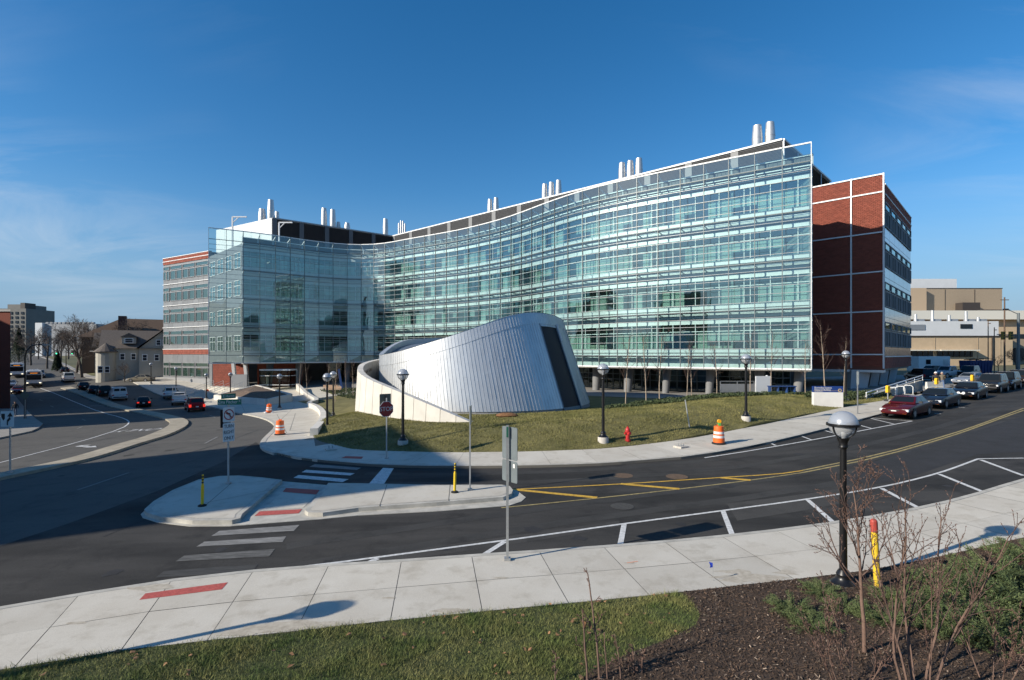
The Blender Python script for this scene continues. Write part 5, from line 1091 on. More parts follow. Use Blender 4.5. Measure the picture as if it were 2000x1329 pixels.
for s_ in (-1, 1):
    o_ = [o for o in bpy.data.objects if o.get('label', '').startswith('black sedan with two round')][0]; b = MB(); b.tube((2.38, s_ * .16, .55), (2.44, s_ * .16, .55), .11, n=14); b.build('fog_lamp', m_hl, o_)
place_right('suv', 1936, 'dark grey utility vehicle, fourth in the parked row', paint('charcoal', (.02, .021, .023)))
place_right('suv', 1965, 'black utility vehicle, fifth in the parked row', paint('black2', (.009, .009, .010)))
place_right('suv', 2017, 'black utility vehicle half cut by the right edge', paint('black2', (.009, .009, .010))); place_right('suv', 1992, 'brown-black utility vehicle sixth in the parked row near the right edge', paint('brown', (.03, .022, .017)))
# yard behind
def gd(px, Y, up=.0): x = (px - 1000) / F * Y; return (x, Y, T(x, Y) + up)
car('pickup', 'silver pickup truck in the yard right of the white trailer', gd(1852, 78), rad(200), paint('silver', (.40, .42, .45)), group='vehicles in the yard'); car('suv', 'dark utility vehicle right of the silver pickup in the yard', gd(1892, 78), rad(215), paint('black3', (.02, .02, .02)), group='vehicles in the yard')
car('pickup', 'black pickup truck parked in front of the white trailer', gd(1822, 82), rad(190), paint('black4', (.012, .012, .013)), group='vehicles in the yard'); car('suv', 'dark blue utility vehicle near the blue-lit fins in the yard', gd(1797, 72), rad(80), paint('navy2', (.02, .025, .04)), group='vehicles in the yard')
car('sedan', 'silver-blue sedan half hidden behind the parked row', gd(1895, 62), rad(205), paint('steel', (.20, .23, .28)), group='vehicles in the yard')
tr = thing('site_trailer', 'white box trailer with one dark window in the yard', 'trailer', gd(1813, 92), rad(8)); MB().box((0, 0, 1.9), (6.2, 2.3, 2.5)).build('body', m_white, tr); MB().box((-1.2, -1.17, 2.2), (.9, .05, .8)).build('window', m_cgl, tr); MB().box((2.2, -1.17, 1.7), (1.0, .04, 1.9)).build('door', m_alu, tr)
for x in (-1, 1.2): b = MB(); b.tube((x, -1.1, .4), (x, -.85, .4), .4, n=14); b.build('wheel', m_tyre, tr)
sk = thing('waste_skip', 'dark blue steel waste skip with debris on top beside the tan building', 'skip', gd(1906, 88), rad(5)); sk.scale = (.62, .8, .8); m_skip = M('skip_blue', (.012, .03, .12), .6, var=.2, scale=2); MB().add([(-3, -1.2, .2), (3, -1.2, .2), (3.3, -1.3, 2.9), (-3.3, -1.3, 2.9), (-3, 1.2, .2), (3, 1.2, .2), (3.3, 1.3, 2.9), (-3.3, 1.3, 2.9)], [(0, 1, 2, 3), (5, 4, 7, 6), (4, 0, 3, 7), (1, 5, 6, 2), (3, 2, 6, 7), (0, 4, 5, 1)]).build('body', m_skip, sk)
for x in np.arange(-2.7, 2.9, .9): MB().box((x, -1.29, 1.5), (.1, .1, 2.5)).build('rib', m_skip, sk)
b = MB()
for k in range(30): b.box((rng.uniform(-3, 3), rng.uniform(-1, 1), 2.95 + rng.random() * .35), (rng.uniform(.3, 1.6), .15, .12), rng.random() * 3)
tag(b.build('debris', M('debris', (.14, .10, .06), .9, island=.5), sk), kind='stuff')
# --- left: traffic on the cross street
RD = hd((-60, 68), (-100, 110)); CROSS = rad(118)
car('pickup', 'white work truck with ladder racks stopped by the kerb', gl(350, 790), rad(122), paint('white', (.62, .62, .62)), name='work_truck', cat='truck', extra='closed')
wt = [o for o in bpy.data.objects if o.name.startswith('work_truck')][0]; b = MB()
for x in (-2.6, -1.6, -.6, .3): 
    for y in (-.8, .8): b.tube((x, y, 1.0), (x, y, 2.6), .035, n=5)
    b.tube((x, -.8, 2.6), (x, .8, 2.6), .035, n=5)
for y in (-.8, .8):
    for z in (2.6, 1.9): b.tube((-2.6, y, z), (.3, y, z), .03, n=5)
b.build('ladder_rack', m_galv, wt)
MB().box((-1.7, 0, 1.25), (1.9, 1.7, .5)).build('tool_box', paint('white', (.62, .62, .62)), wt)
car('pickup', 'small white pickup truck parked ahead of the work truck', gl(333, 778), rad(122), paint('white', (.62, .62, .62)), extra='closed')
car('suv', 'bright red utility vehicle with lit brake lights at the junction', gl(380, 803), rad(128), paint('red', (.32, .008, .012)), tail_lit=True); car('sedan', 'black sedan with lit brake lights driving away on the cross street', gl(280, 794), rad(126), paint('black', (.010, .011, .015)), tail_lit=True, name='driven_car')
car('van', 'white panel van with roof rack last in the queue by the median', gl(230, 781), rad(133), paint('white', (.62, .62, .62)), extra='panel'); car('suv', 'dark green utility vehicle ahead of the white panel van', gl(203, 773), rad(133), paint('green', (.015, .022, .022))); car('sedan', 'dark blue sedan second in the queue by the median', gl(183, 768), rad(133), paint('navy', (.012, .018, .030)), name='driven_car'); car('sedan', 'grey sedan first in the queue by the median', gl(163, 761), rad(133), paint('charcoal', (.02, .021, .023)), name='driven_car')
car('sedan', 'tan sedan crossing in the side street below the house', gl(275, 746), rad(185), paint('tan', (.20, .18, .14)), name='driven_car'); car('van', 'white minivan beyond the side street junction', gl(133, 746), rad(134), paint('white', (.62, .62, .62))); car('sedan', 'dark sedan far up the cross street', gl(126, 728), rad(134), paint('navy', (.012, .018, .030)), name='driven_car')
car('sedan', 'dark red sedan with lit headlights coming towards the junction', gl(35, 769), rad(-50), paint('darkred', (.10, .012, .014)), lit=True, name='driven_car'); car('sedan', 'light blue sedan at the left edge in front of the buses', gl(22, 756), rad(-50), paint('paleblue', (.16, .20, .27)), name='driven_car')
car('pickup', 'grey pickup truck half hidden behind the front bus', gl(78, 738), rad(-48), paint('steel', (.20, .23, .28)))
def bus(loc, heading, label):
    t = thing('city_bus', label, 'bus', loc, heading, 'city buses'); L, W, H = 11.5, 2.55, 3.1; m_bw = paint('buswhite', (.66, .67, .68)); m_bd = paint('busblue', (.02, .04, .10))
    b = MB(); secs = []
    for x, s_ in ((-L / 2, .96), (-L / 2 + .15, 1), (L / 2 - .3, 1), (L / 2, .95)): hw = W / 2 * s_; secs.append([(x, -hw, .35), (x, -hw, H - .35), (x, -hw * .88, H), (x, hw * .88, H), (x, hw, H - .35), (x, hw, .35)])
    loft(b, secs); bevel(b.build('body', m_bw, t, True), .06)
    for s_ in (-1, 1):
        for k in range(7): MB().box((-L / 2 + 1.2 + k * 1.45, s_ * (W / 2 + .005), 1.95), (1.3, .03, 1.05)).build('side_window', m_cgl, t)
        MB().box((0, s_ * (W / 2 + .006), 1.05), (L - .6, .03, .18)).build('stripe', m_bd, t)
        for x in (-3.2, 3.6):
            b = MB(); b.tube((x, s_ * (W / 2 - .25), .48), (x, s_ * (W / 2 + .02), .48), .48, n=18); wq = b.build('wheel', m_tyre, t, True); b = MB(); b.tube((x, s_ * (W / 2 + .02), .48), (x, s_ * (W / 2 + .03), .48), .27, n=14); b.build('rim', m_rim, wq)
        b = MB(); b.box((L / 2 + .02, s_ * .95, .72), (.06, .28, .2)); b.build('headlight', m_hll, t); b = MB(); b.box((L / 2 + .15, s_ * 1.4, 2.2), (.1, .18, .42)); b.build('mirror', m_trim, t)
    MB().box((L / 2 + .01, 0, 1.85), (.05, 2.2, 1.0)).build('windscreen', m_cgl, t); MB().box((L / 2 + .01, 0, 2.68), (.06, 1.9, .34)).build('destination_board', m_sk, t)
    MB().box((L / 2 + .045, 0, 2.68), (.01, 1.1, .14)).build('destination_display', M('led_amber', (.5, .15, .02), .4, emit=(1, .30, .03, .6)), t); MB().box((L / 2 + .03, 0, .52), (.12, 2.4, .26)).build('bumper', m_trim, t); MB().box((-1, 0, H + .1), (3.2, 1.6, .2)).build('roof_unit', m_bw, t)
p = PX(66, 759); q = np.array(p) + np.array((math.cos(rad(132)), math.sin(rad(132)))) * 5.75; bus((q[0], q[1], T(*q)), rad(-48), 'white city bus with amber destination display, nearer of two')
q2 = np.array(PX(33, 738)) + np.array((math.cos(rad(132)), math.sin(rad(132)))) * 4; bus((q2[0], q2[1], T(*q2)), rad(-48), 'white city bus farther back at the left edge')
# ================================================================== PEOPLE
m_skin = M('skin', (.45, .26, .19), .6); 
def person(loc, heading, label, shirt, trousers, hat=None, arm=.25, stride=.22, hair=(.03, .02, .015), scale=1.0, lean=0.0):
    """one continuous skinned body, clothing as materials by height, head with face details"""
    t = thing('person', label, 'person', loc, heading); t.scale = (scale,) * 3
    J = {'pel': (0, 0, .95), 'wai': (lean * .3, 0, 1.12), 'che': (lean * .7, 0, 1.36), 'nec': (lean, 0, 1.50), 'hed0': (lean + .01, 0, 1.56),
         'hl': (0, .10, .90), 'kl': (stride * .6, .11, .50), 'al': (stride * .7, .11, .09), 'tl': (stride * .7 + .17, .12, .04), 'hr': (0, -.10, .90), 'kr': (-stride * .2, -.11, .49), 'ar': (-stride * .9, -.11, .10), 'tr': (-stride * .9 + .16, -.12, .05),
         'sl': (lean, .19, 1.42), 'el': (lean - arm * .3, .26, 1.15), 'wl': (lean + arm * .2, .27, .92), 'sr': (lean, -.19, 1.42), 'er': (lean + arm * .2, -.26, 1.16), 'wr': (lean + arm, -.25, .96)}
    Rr = {'pel': .155, 'wai': .14, 'che': .165, 'nec': .062, 'hed0': .06, 'hl': .10, 'kl': .066, 'al': .046, 'tl': .042, 'hr': .10, 'kr': .066, 'ar': .046, 'tr': .042, 'sl': .075, 'el': .052, 'wl': .036, 'sr': .075, 'er': .052, 'wr': .036}
    E = [('pel', 'wai'), ('wai', 'che'), ('che', 'nec'), ('nec', 'hed0'), ('pel', 'hl'), ('hl', 'kl'), ('kl', 'al'), ('al', 'tl'), ('pel', 'hr'), ('hr', 'kr'), ('kr', 'ar'), ('ar', 'tr'), ('che', 'sl'), ('sl', 'el'), ('el', 'wl'), ('che', 'sr'), ('sr', 'er'), ('er', 'wr')]
    names = list(J); me = bpy.data.meshes.new('body'); me.from_pydata([J[n] for n in names], [(names.index(a), names.index(b)) for a, b in E], [])
    o = new_obj('body', me, t); sm = o.modifiers.new('skin', 'SKIN'); 
    for i, n in enumerate(names): me.skin_vertices[0].data[i].radius = (Rr[n], Rr[n] * (.75 if n in ('che', 'wai', 'pel') else 1)); me.skin_vertices[0].data[i].use_root = (n == 'pel')
    o.modifiers.new('sub', 'SUBSURF').levels = 1; o.modifiers['sub'].render_levels = 1
    dg = bpy.context.evaluated_depsgraph_get(); m2 = bpy.data.meshes.new_from_object(o.evaluated_get(dg)); o.modifiers.clear(); o.data = m2
    ms = [M('cloth_%d%d%d' % tuple(int(c * 99) for c in c_), c_, .85, var=.15, scale=9) for c_ in (shirt, trousers)] + [m_trim]
    m2.materials.clear(); [m2.materials.append(m) for m in ms]
    for f in m2.polygons: z = f.center.z; f.material_index = 2 if z < .09 else (1 if z < .96 else 0); f.use_smooth = True
    hc = Vector((lean + .02, 0, 1.65)); b = MB(); b.sphere(hc, .105, 14, 10, sq=(1, 1, 1.18)); hd_ = b.build('head', m_skin, t, True)
    b = MB(); b.add([hc + Vector(v) for v in ((.10, -.015, -.02), (.10, .015, -.02), (.125, 0, -.03), (.10, 0, .03))], [(0, 1, 2), (0, 2, 3), (1, 3, 2)]); b.build('nose', m_skin, hd_)
    for s_ in (-1, 1): b = MB(); b.sphere(hc + Vector((.093, s_ * .035, .01)), .012, 6, 4); b.build('eye', m_sk, hd_); b = MB(); b.sphere(hc + Vector((0, s_ * .105, -.01)), .025, 6, 4); b.build('ear', m_skin, hd_)
    b = MB(); b.box(hc + Vector((.095, 0, -.055)), (.012, .045, .01)); b.build('mouth', m_br, hd_)
    b = MB(); b.sphere(hc + Vector((-.015, 0, .02)), .114, 14, 6, .12, 1.0, sq=(1, 1, 1.15)); b.build('hair', M('hair_%d' % int(hair[0] * 99), hair, .8), hd_, True)
    if hat: b = MB(); b.sphere(hc + Vector((0, 0, .05)), .13, 14, 6, .0, 1.0); b.lathe(hc + Vector((.02, 0, .05)), [(.13, 0), (.17, -.005), (.17, .005)], 14); b.build('hard_hat', M('hat_%d' % int(hat[0] * 99), hat, .5), hd_, True)
    for s_, w_ in ((1, 'wl'), (-1, 'wr')):
        wv = Vector(J[w_]); b = MB(); b.tube(wv, wv + Vector((.01, 0, -.09)), .036, .03, n=8)
        for k in range(4): b.tube(wv + Vector((-.025 + .018 * k, 0, -.085)), wv + Vector((-.02 + .02 * k, 0, -.15 - .012 * (k in (1, 2)))), .009, .007, n=5)
        b.tube(wv + Vector((.03, 0, -.04)), wv + Vector((.055, 0, -.10)), .010, .008, n=5); b.build('hand', m_skin, t, True)
    return t
person((*PX(30, 815), T(*PX(30, 815)) + .13), rad(-70), 'person in dark jacket and blue jeans walking by the brick building', (.02, .02, .022), (.06, .09, .15))
person((*PX(323, 777), T(*PX(323, 777)) + .02), rad(60), 'worker in an orange and yellow safety vest beside the work truck', (.75, .45, .03), (.07, .08, .10), hat=(.7, .68, .6))
l_, _h = kerb_spot(1905, -2.6); person((l_[0], l_[1], T(l_[0], l_[1]) + .13), rad(70), 'grey-haired person in tan vest seen from behind by the parked cars', (.17, .14, .10), (.10, .15, .26), hair=(.35, .33, .3))
l_, _h = kerb_spot(1902, -3.0); person((l_[0], l_[1], T(l_[0], l_[1]) + .13), rad(-120), 'person in dark coat and white hard hat facing the one in the tan vest', (.03, .03, .035), (.05, .05, .06), hat=(.75, .75, .74))
lx = (1502 - 1000) / F * 49; person((lx, 49, gz(lx, 49)), rad(-160), 'worker in a purple-red jacket bending by the pale board', (.16, .02, .05), (.02, .025, .05), hat=(.75, .75, .74), lean=.25)
# ================================================================== BACKGROUND BUILDINGS
m_tan = M('tan_wall', (.50, .38, .25), .85, var=.06, scale=1.0); m_tan2 = M('tan_brick', (.33, .26, .185), .9, var=.10, scale=3); m_cream = M('cream_fascia', (.68, .66, .58), .7); m_whp = M('white_cladding', (.66, .68, .69), .6, var=.04, scale=.5); m_bz = M('bronze_awning', (.05, .04, .035), .6)
def bt(name, label, loc): t = thing(name, label, 'building', loc); WORLD.add(t.name); return t
FAR_S = 1.0      # the yard's rear buildings were measured at a guessed distance; they stand farther off, clear of the main building's shadow
def boxw(t, name, x0, x1, y0, y1, z0, z1, m):
    s_ = FAR_S; b = MB(); b.prism([(x0 * s_, y0 * s_), (x1 * s_, y0 * s_), (x1 * s_, y1 * s_), (x0 * s_, y1 * s_)], EYE + (z0 - EYE) * s_, EYE + (z1 - EYE) * s_); return b.build(name, m, t)
FAR_S = 1.45
t = bt('tan_building', 'low tan brick building with dark awninged windows behind the yard', (88, 110, 2))
boxw(t, 'wall', 70, 99.5, 105, 135, -1, 8.85, m_tan); boxw(t, 'coping', 69.9, 99.7, 104.8, 135.1, 8.86, 9.05, m_bz)
for z in (5.75, 2.5):
    for x0, x1 in ((70.5, 83.6), (84.4, 91.5)):
        w_ = boxw(t, 'window_band', x0, x1, 104.9, 104.99, z - .9, z + .25, m_cgl); boxw(t, 'awning', x0 - .2, x1 + .3, 103.6, 104.98, z + .3, z + .5, m_cream)
        for x in np.arange(x0, x1, 1.1): boxw(t, 'mullion', x, x + .12, 104.8, 104.89, z - .9, z + .25, m_bz)
boxw(t, 'side_wing', 99.6, 125, 112, 140, -1, 8.6, m_tan2); w_ = boxw(t, 'window_band', 101, 124, 111.8, 111.98, 4.2, 6.6, m_cgl)
for x in np.arange(101, 124, 1.3): boxw(t, 'mullion', x, x + .3, 111.6, 111.79, 4.0, 6.7, m_bz)
for x in (76, 84, 92.5, 97): boxw(t, 'joint_strip', x, x + .06, 104.93, 104.99, 0, 8.8, m_tan2)
boxw(t, 'downpipe', 95.2, 95.35, 104.7, 104.9, 0, 8.8, m_bz); boxw(t, 'loading_door', 93.2, 94.8, 104.9, 104.98, .5, 3.6, m_bz)
t = bt('rooftop_plant', 'pale metal plant room with roof equipment on the tan building', (85, 112, 9))
boxw(t, 'wall', 70, 99.0, 107.5, 118, 9.05, 12.1, m_whp); boxw(t, 'window', 91.2, 93.6, 107.4, 107.49, 10.6, 11.5, m_cgl); boxw(t, 'louvre', 79, 84, 107.4, 107.49, 10.3, 11.4, m_alu_d)
for x, h in ((80.5, .5), (84, 1.6), (87.5, 2.4), (91, 1.4), (94.5, 2.2), (97, 1.0)):
    boxw(t, 'roof_unit', x + .5, x + 1.9, 110, 111.2, 12.12, 12.7, m_alu_d); b = MB(); z_ = EYE + (12.1 - EYE) * FAR_S; b.tube((x * FAR_S, 110 * FAR_S, z_), (x * FAR_S, 110 * FAR_S, z_ + h * FAR_S), .4, n=12); b.build('vent_pipe', m_steel, t)
t = bt('cream_roofed_block', 'long tan block with a cream fascia behind the tan building', (118, 135, 2)); boxw(t, 'wall', 88, 175, 130, 160, 0, 13.8, m_tan); boxw(t, 'fascia', 87, 176, 128.5, 161, 13.85, 16.0, m_cream)
for k in range(8): boxw(t, 'window', 112 + k * 5, 116 + k * 5, 129.8, 129.98, 9.2, 10.3, m_cgl)
for x, y_ in ((125, 150), (138, 150)): boxw(t, 'roof_monitor', x, x + 7, 140, 146, 16.05, 17.2, m_bz)
t = bt('brown_tower_block', 'windowless tan-brown block with white top storey at the far right', (125, 160, 2)); boxw(t, 'wall', 105, 141, 152, 185, 0, 24.2, m_tan2); boxw(t, 'bay', 105, 118, 150.4, 151.9, 0, 24.2, M('tan_bay', (.42, .32, .22), .9)); boxw(t, 'top_storey', 108, 133, 158, 182, 24.45, 27.9, m_whp); 
for x in (112, 124.5, 133): boxw(t, 'joint_strip', x, x + .08, 151.9, 151.99, 0, 24, m_bz)
boxw(t, 'window_slot', 108, 112, 150.2, 150.38, 13.5, 15.0, m_cgl); boxw(t, 'coping', 104.9, 141.1, 151.9, 185.1, 24.22, 24.4, m_bz)
boxw(t, 'duct_box', 127.5, 132.5, 149.5, 151.95, 16, 20, m_bz)
b = MB(); b.tube((176, 239, 38), (176, 239, 40.6), .8, n=12); b.build('flue', m_whp, t); FAR_S = 1.0
m_pole = M('timber_pole', (.13, .085, .06), .9, var=.2, scale=4)
for (px, Y, h, lab) in ((1962, 100, 14, 'tall timber utility pole in front of the tan building'), (1930, 98, 9.5, 'thin brown pole beside the blue skip'), (1942, 99, 8.3, 'thin brown lamp post right of the blue skip')):
    g_ = gd(px, Y); t = thing('utility_pole', lab, 'pole', g_, 0, 'poles by the tan building'); MB().tube((0, 0, -.5), (0, 0, h), .16 if h > 12 else .09, .11 if h > 12 else .07, n=10).build('post', m_pole, t)
    b = MB(); b.box((0 if h > 12 else .2, 0, h - .5), (1.6 if h > 12 else .5, .14, .14)); b.build('crossarm', m_pole, t)
g_ = gd(1989, 84); t = thing('traffic_signal_mast', 'grey signal mast with yellow traffic lights at the right edge', 'traffic light', g_); m_sig = M('signal_yellow', (.42, .25, .03), .6); MB().tube((0, 0, -.3), (0, 0, 9.8), .24, .18, n=12).build('mast', m_rail, t); MB().tube((0, 0, 9.6), (-1.8, 0, 10.4), .06, n=8).build('lamp_arm', m_rail, t); MB().box((-2.0, 0, 10.4), (.7, .3, .18)).build('lamp_head', m_black, t); MB().tube((0, 0, 6.2), (-3.4, 0, 6.4), .07, n=8).build('signal_arm', m_rail, t)
for x in (-1.3, -2.5):
    o = MB().box((x, -.1, 6.2), (.45, .35, 1.3)).build('signal_head', m_sig, t)
    for k in range(3): b = MB(); b.tube((x, -.28, 5.8 + .4 * k), (x, -.31, 5.8 + .4 * k), .15, n=10); b.build('lens', m_sk, o)
# --- left side: brick block at the edge, houses, apartment tower
t = bt('brick_corner_building', 'dark red brick building cut by the left edge', (-80, 75, -2)); fx0 = -.9495 * 74; BP = [(-99, 74), (fx0, 74), (-.9495 * 92, 92), (-99, 92)]; MB().prism(BP, -4, 11.35).build('wall', M('brick_wall_dark', (.20, .055, .035), .9, var=.2, scale=8), t); MB().prism([(-99, 73.85), (fx0 + .15, 73.85), (-.9495 * 92 + .15, 92), (-99, 92)], 11.36, 11.65).build('coping', m_alu_d, t)
m_sid = M('white_siding', (.42, .40, .34), .8, var=.05, scale=1); m_shg = M('roof_shingle', (.13, .11, .095), .95, var=.2, scale=4); m_shg2 = M('roof_brown', (.115, .075, .05), .95, var=.2, scale=4); m_win = M('house_window', (.03, .035, .045), .15)
def gable(t, x0, x1, y0, y1, zb, ze, zr, axis, mw, mr, ov=.5):
    """house body with a pitched roof; axis 'x': the ridge runs along x"""
    boxw(t, 'wall', x0, x1, y0, y1, zb, ze, mw)
    if axis == 'x':
        ym = (y0 + y1) / 2; b = MB(); b.add([(x0 - ov, y0 - ov, ze), (x1 + ov, y0 - ov, ze), (x1 + ov, ym, zr), (x0 - ov, ym, zr), (x0 - ov, y1 + ov, ze), (x1 + ov, y1 + ov, ze)], [(0, 1, 2, 3), (3, 2, 5, 4), (1, 0, 4, 5)]); b.build('roof', mr, t)
        for x in (x0, x1): b = MB(); b.add([(x, y0, ze), (x, y1, ze), (x, ym, zr - .25)], [(0, 1, 2)]); b.build('gable', mw, t)
    else:
        xm = (x0 + x1) / 2; b = MB(); b.add([(x0 - ov, y0 - ov, ze), (x0 - ov, y1 + ov, ze), (xm, y1 + ov, zr), (xm, y0 - ov, zr), (x1 + ov, y0 - ov, ze), (x1 + ov, y1 + ov, ze)], [(1, 0, 3, 2), (3, 4, 5, 2), (0, 1, 5, 4)]); b.build('roof', mr, t)
        for y in (y0 + .02, y1): b = MB(); b.add([(x0, y, ze), (x1, y, ze), (xm, y, zr - .25)], [(0, 1, 2)]); b.build('gable', mw, t)
def hwin(t, x, y, z, wd=.8, h=1.3): o = boxw(t, 'window', x - wd / 2, x + wd / 2, y - .06, y - .03, z, z + h, m_win); b = MB(); [b.box((x + s_ * wd / 2, y - .05, z + h / 2), (.12, .1, h + .2)) for s_ in (-1, 1)]; b.box((x, y - .05, z), (wd, .12, .12)); b.box((x, y - .05, z + h), (wd, .12, .14)); b.box((x, y - .05, z + h / 2), (wd, .06, .06)); b.build('frame', m_white, o)
t = bt('white_house', 'cream sided house with shingle gables and outside stairs', (-82, 114, .3)); t.rotation_euler = (0, 0, rad(32))
gable(t, -87, -72.5, 112, 122, -1, 6.6, 10.6, 'x', m_sid, m_shg); gable(t, -80.5, -72.5, 109.5, 117, -1, 6.6, 10.4, 'y', m_sid, m_shg)
b = MB(); b.lathe((-86.3, 112.2, -.5), [(1.7, 0), (1.7, 6.3)], 16); b.build('turret', m_sid, t); b = MB(); b.lathe((-86.3, 112.2, -.5), [(2.1, 6.3), (2.1, 6.45), (.1, 8.2)], 16); b.build('turret_roof', m_shg, t)
for x in (-83.5, -81.6): hwin(t, x, 112, 4.2)
for x in (-79.5, -77.4, -75.5): hwin(t, x, 109.5, 4.0)
for x in (-77.1, -76.0): hwin(t, x, 109.5, 7.3, .8, 1.1)
for x in (-87, -85.9): hwin(t, x, 110.2, 1.6)
o = boxw(t, 'dormer', -83.6, -81.2, 112.2, 115, 7.6, 9.0, m_sid); hwin(t, -82.4, 112.2, 7.8, 1.4, .9); b = MB(); b.add([(-83.9, 112, 9.0), (-80.9, 112, 9.0), (-82.4, 112, 9.9), (-82.4, 117, 9.9), (-83.9, 117, 9), (-80.9, 117, 9)], [(0, 1, 2), (0, 2, 3, 4), (2, 1, 5, 3)]); b.build('dormer_roof', m_shg, t)
b = MB()
for k, (xa, xb) in enumerate(((-75.8, -73.6), (-73.6, -75.8), (-75.8, -73.6))):
    za, zb_ = -.5 + 2.3 * k, 1.8 + 2.3 * k; b.beam((xa, 108.3, za), (xb, 108.3, zb_), .9, .12); b.beam((xa, 107.9, za + .9), (xb, 107.9, zb_ + .9), .06, .06); b.box((xb, 108.6, zb_), (.9, 1.3, .1))
for x in (-76.2, -73.2): b.box((x, 108.2, 3.2), (.14, .14, 8))
b.build('outside_stairs', m_sid, t)
t = bt('brown_roofed_house', 'large dark house with brown hipped roof and white dormers behind', (-95, 138, 1)); t.rotation_euler = (0, 0, rad(30)); boxw(t, 'wall', -108, -78, 134, 148, 0, 9.5, M('dark_timber_wall', (.07, .05, .04), .9)); b = MB(); b.add([(-109, 133, 9.5), (-77, 133, 9.5), (-77, 149, 9.5), (-109, 149, 9.5), (-101, 140, 14.6), (-84, 140, 14.6)], [(0, 1, 5, 4), (1, 2, 5), (2, 3, 4, 5), (3, 0, 4)]); b.build('roof', m_shg2, t); boxw(t, 'chimney', -101, -99.4, 135, 137, 9, 15, M('chimney_brick', (.10, .05, .04), .9))
for x in (-96, -91.5, -87, -82.5):
    o = boxw(t, 'dormer', x - .9, x + .9, 132.4, 136, 8.6, 10.6, m_sid); b = MB(); b.add([(x - 1.2, 132.2, 10.5), (x + 1.2, 132.2, 10.5), (x, 132.2, 11.7), (x, 138, 11.7), (x - 1.2, 138, 10.5), (x + 1.2, 138, 10.5)], [(0, 1, 2), (0, 2, 3, 4), (2, 1, 5, 3)]); b.build('dormer_roof', m_shg2, t); hwin(t, x, 132.4, 9.0, .8, 1.2)
t = bt('gabled_house', 'pale gabled house end beyond the cream house', (-97, 128, 1)); t.rotation_euler = (0, 0, rad(32)); gable(t, -100, -93, 126, 134, 0, 7.0, 10.6, 'x', m_sid, m_shg)
t = bt('apartment_tower', 'grey concrete apartment tower far away on the left skyline', (-330, 355, 4)); m_tw = M('tower_concrete', (.20, .195, .18), .9, var=.1, scale=.2); boxw(t, 'wall', -341, -322, 350, 372, 0, 35.6, m_tw); boxw(t, 'upper_wall', -337, -326, 353, 370, 35.6, 38.6, m_tw); boxw(t, 'plant_room', -327.5, -324.5, 352, 360, 35.6, 39.6, m_bz)
for f in range(11):
    for x in (-339.3, -335.5, -331.7, -327.9, -324.2): boxw(t, 'window', x - .9, x + .9, 349.7, 349.95, 2.2 + f * 2.95, 3.9 + f * 2.95, m_win)
t = bt('pale_concrete_hall', 'long pale grey building with notched parapet beyond the bare trees', (-215, 262, 4)); boxw(t, 'wall', -228, -203, 258, 285, 0, 20.2, M('pale_concrete', (.36, .37, .38), .9)); boxw(t, 'stair_tower', -231.5, -228.1, 256.5, 268, 0, 20.6, m_whp)
for k in range(12): boxw(t, 'parapet_block', -227.5 + k * 2, -226.2 + k * 2, 257.8, 259, 20.22, 21.0, M('pale_concrete', (.36, .37, .38), .9))
# signals and small street things on the left
def mast(px, Y, h, arm, lab, heads, green=False):
    g_ = gd(px, Y); t = thing('traffic_signal_mast', lab, 'traffic light', g_); MB().tube((0, 0, -.3), (0, 0, h), .11, .08, n=8).build('mast', m_black, t)
    if arm:
        b = MB(); pts = [Vector((0, 0, h))] + [Vector((arm * (1 - math.cos(a)), 0, h + 1.4 * math.sin(a))) for a in (rad(30), rad(60), rad(90))] + [Vector((arm * 1.6, 0, h + 1.4))]
        for a_, c_ in zip(pts[:-1], pts[1:]): b.tube(a_, c_, .07, n=6)
        b.build('lamp_arm', m_black, t); MB().box((arm * 1.75, 0, h + 1.38), (.7, .3, .15)).build('lamp_head', m_alu_d, t)
    for x, z in heads:
        o = MB().box((x, 0, z), (.36, .3, 1.0)).build('signal_head', m_sk if green else m_sig, t); b = MB(); b.tube((x, -.15, z - .3), (x, -.18, z - .3), .13, n=10); b.build('lens', M('lens_green', (.02, .5, .2), .4, emit=(.05, 1, .4, 3)) if green else m_sk, o)
        if green: b = MB(); b.tube((0, 0, h - .2), (x, 0, h - .2), .05, n=6); b.build('span_arm', m_black, t)
mast(49, 62, 7.4, 1.4, 'black curved lamp mast on the left pavement', []); g_ = gd(49, 61.7); t = thing('diamond_sign', 'dark back of a diamond-shaped sign on the left pavement', 'sign', g_); MB().tube((0, 0, -.2), (0, 0, 3), .04, n=6).build('post', m_galv, t); MB().box((0, -.06, 2.9), (.85, .02, .85), rot=Matrix.Rotation(rad(45), 3, 'Y')).build('sign_plate', m_brn, t)
mast(129, 128, 6.5, 0, 'traffic signals with green lights beyond the junction', [(-2.2, 5.4), (1.6, 5.4)], True)
g_ = gd(203, 112); t = thing('utility_pole', 'green-grey timber utility pole beside a white cabinet in front of the house', 'pole', g_); MB().tube((0, 0, -.5), (0, 0, 8.6), .17, .13, n=10).build('post', M('pole_green_grey', (.22, .25, .21), .9), t); MB().box((-1.2, 0, 6.2), (3.6, .1, .1)).build('arm', m_galv, t)
g_ = gd(198, 110); t = thing('utility_cabinet', 'white metal utility cabinet at the kerb below the house', 'cabinet', g_); MB().box((0, 0, .75), (1.1, .7, 1.6)).build('body', m_whp, t); MB().box((0, -.37, .75), (.9, .03, 1.3)).build('door', m_whp, t)
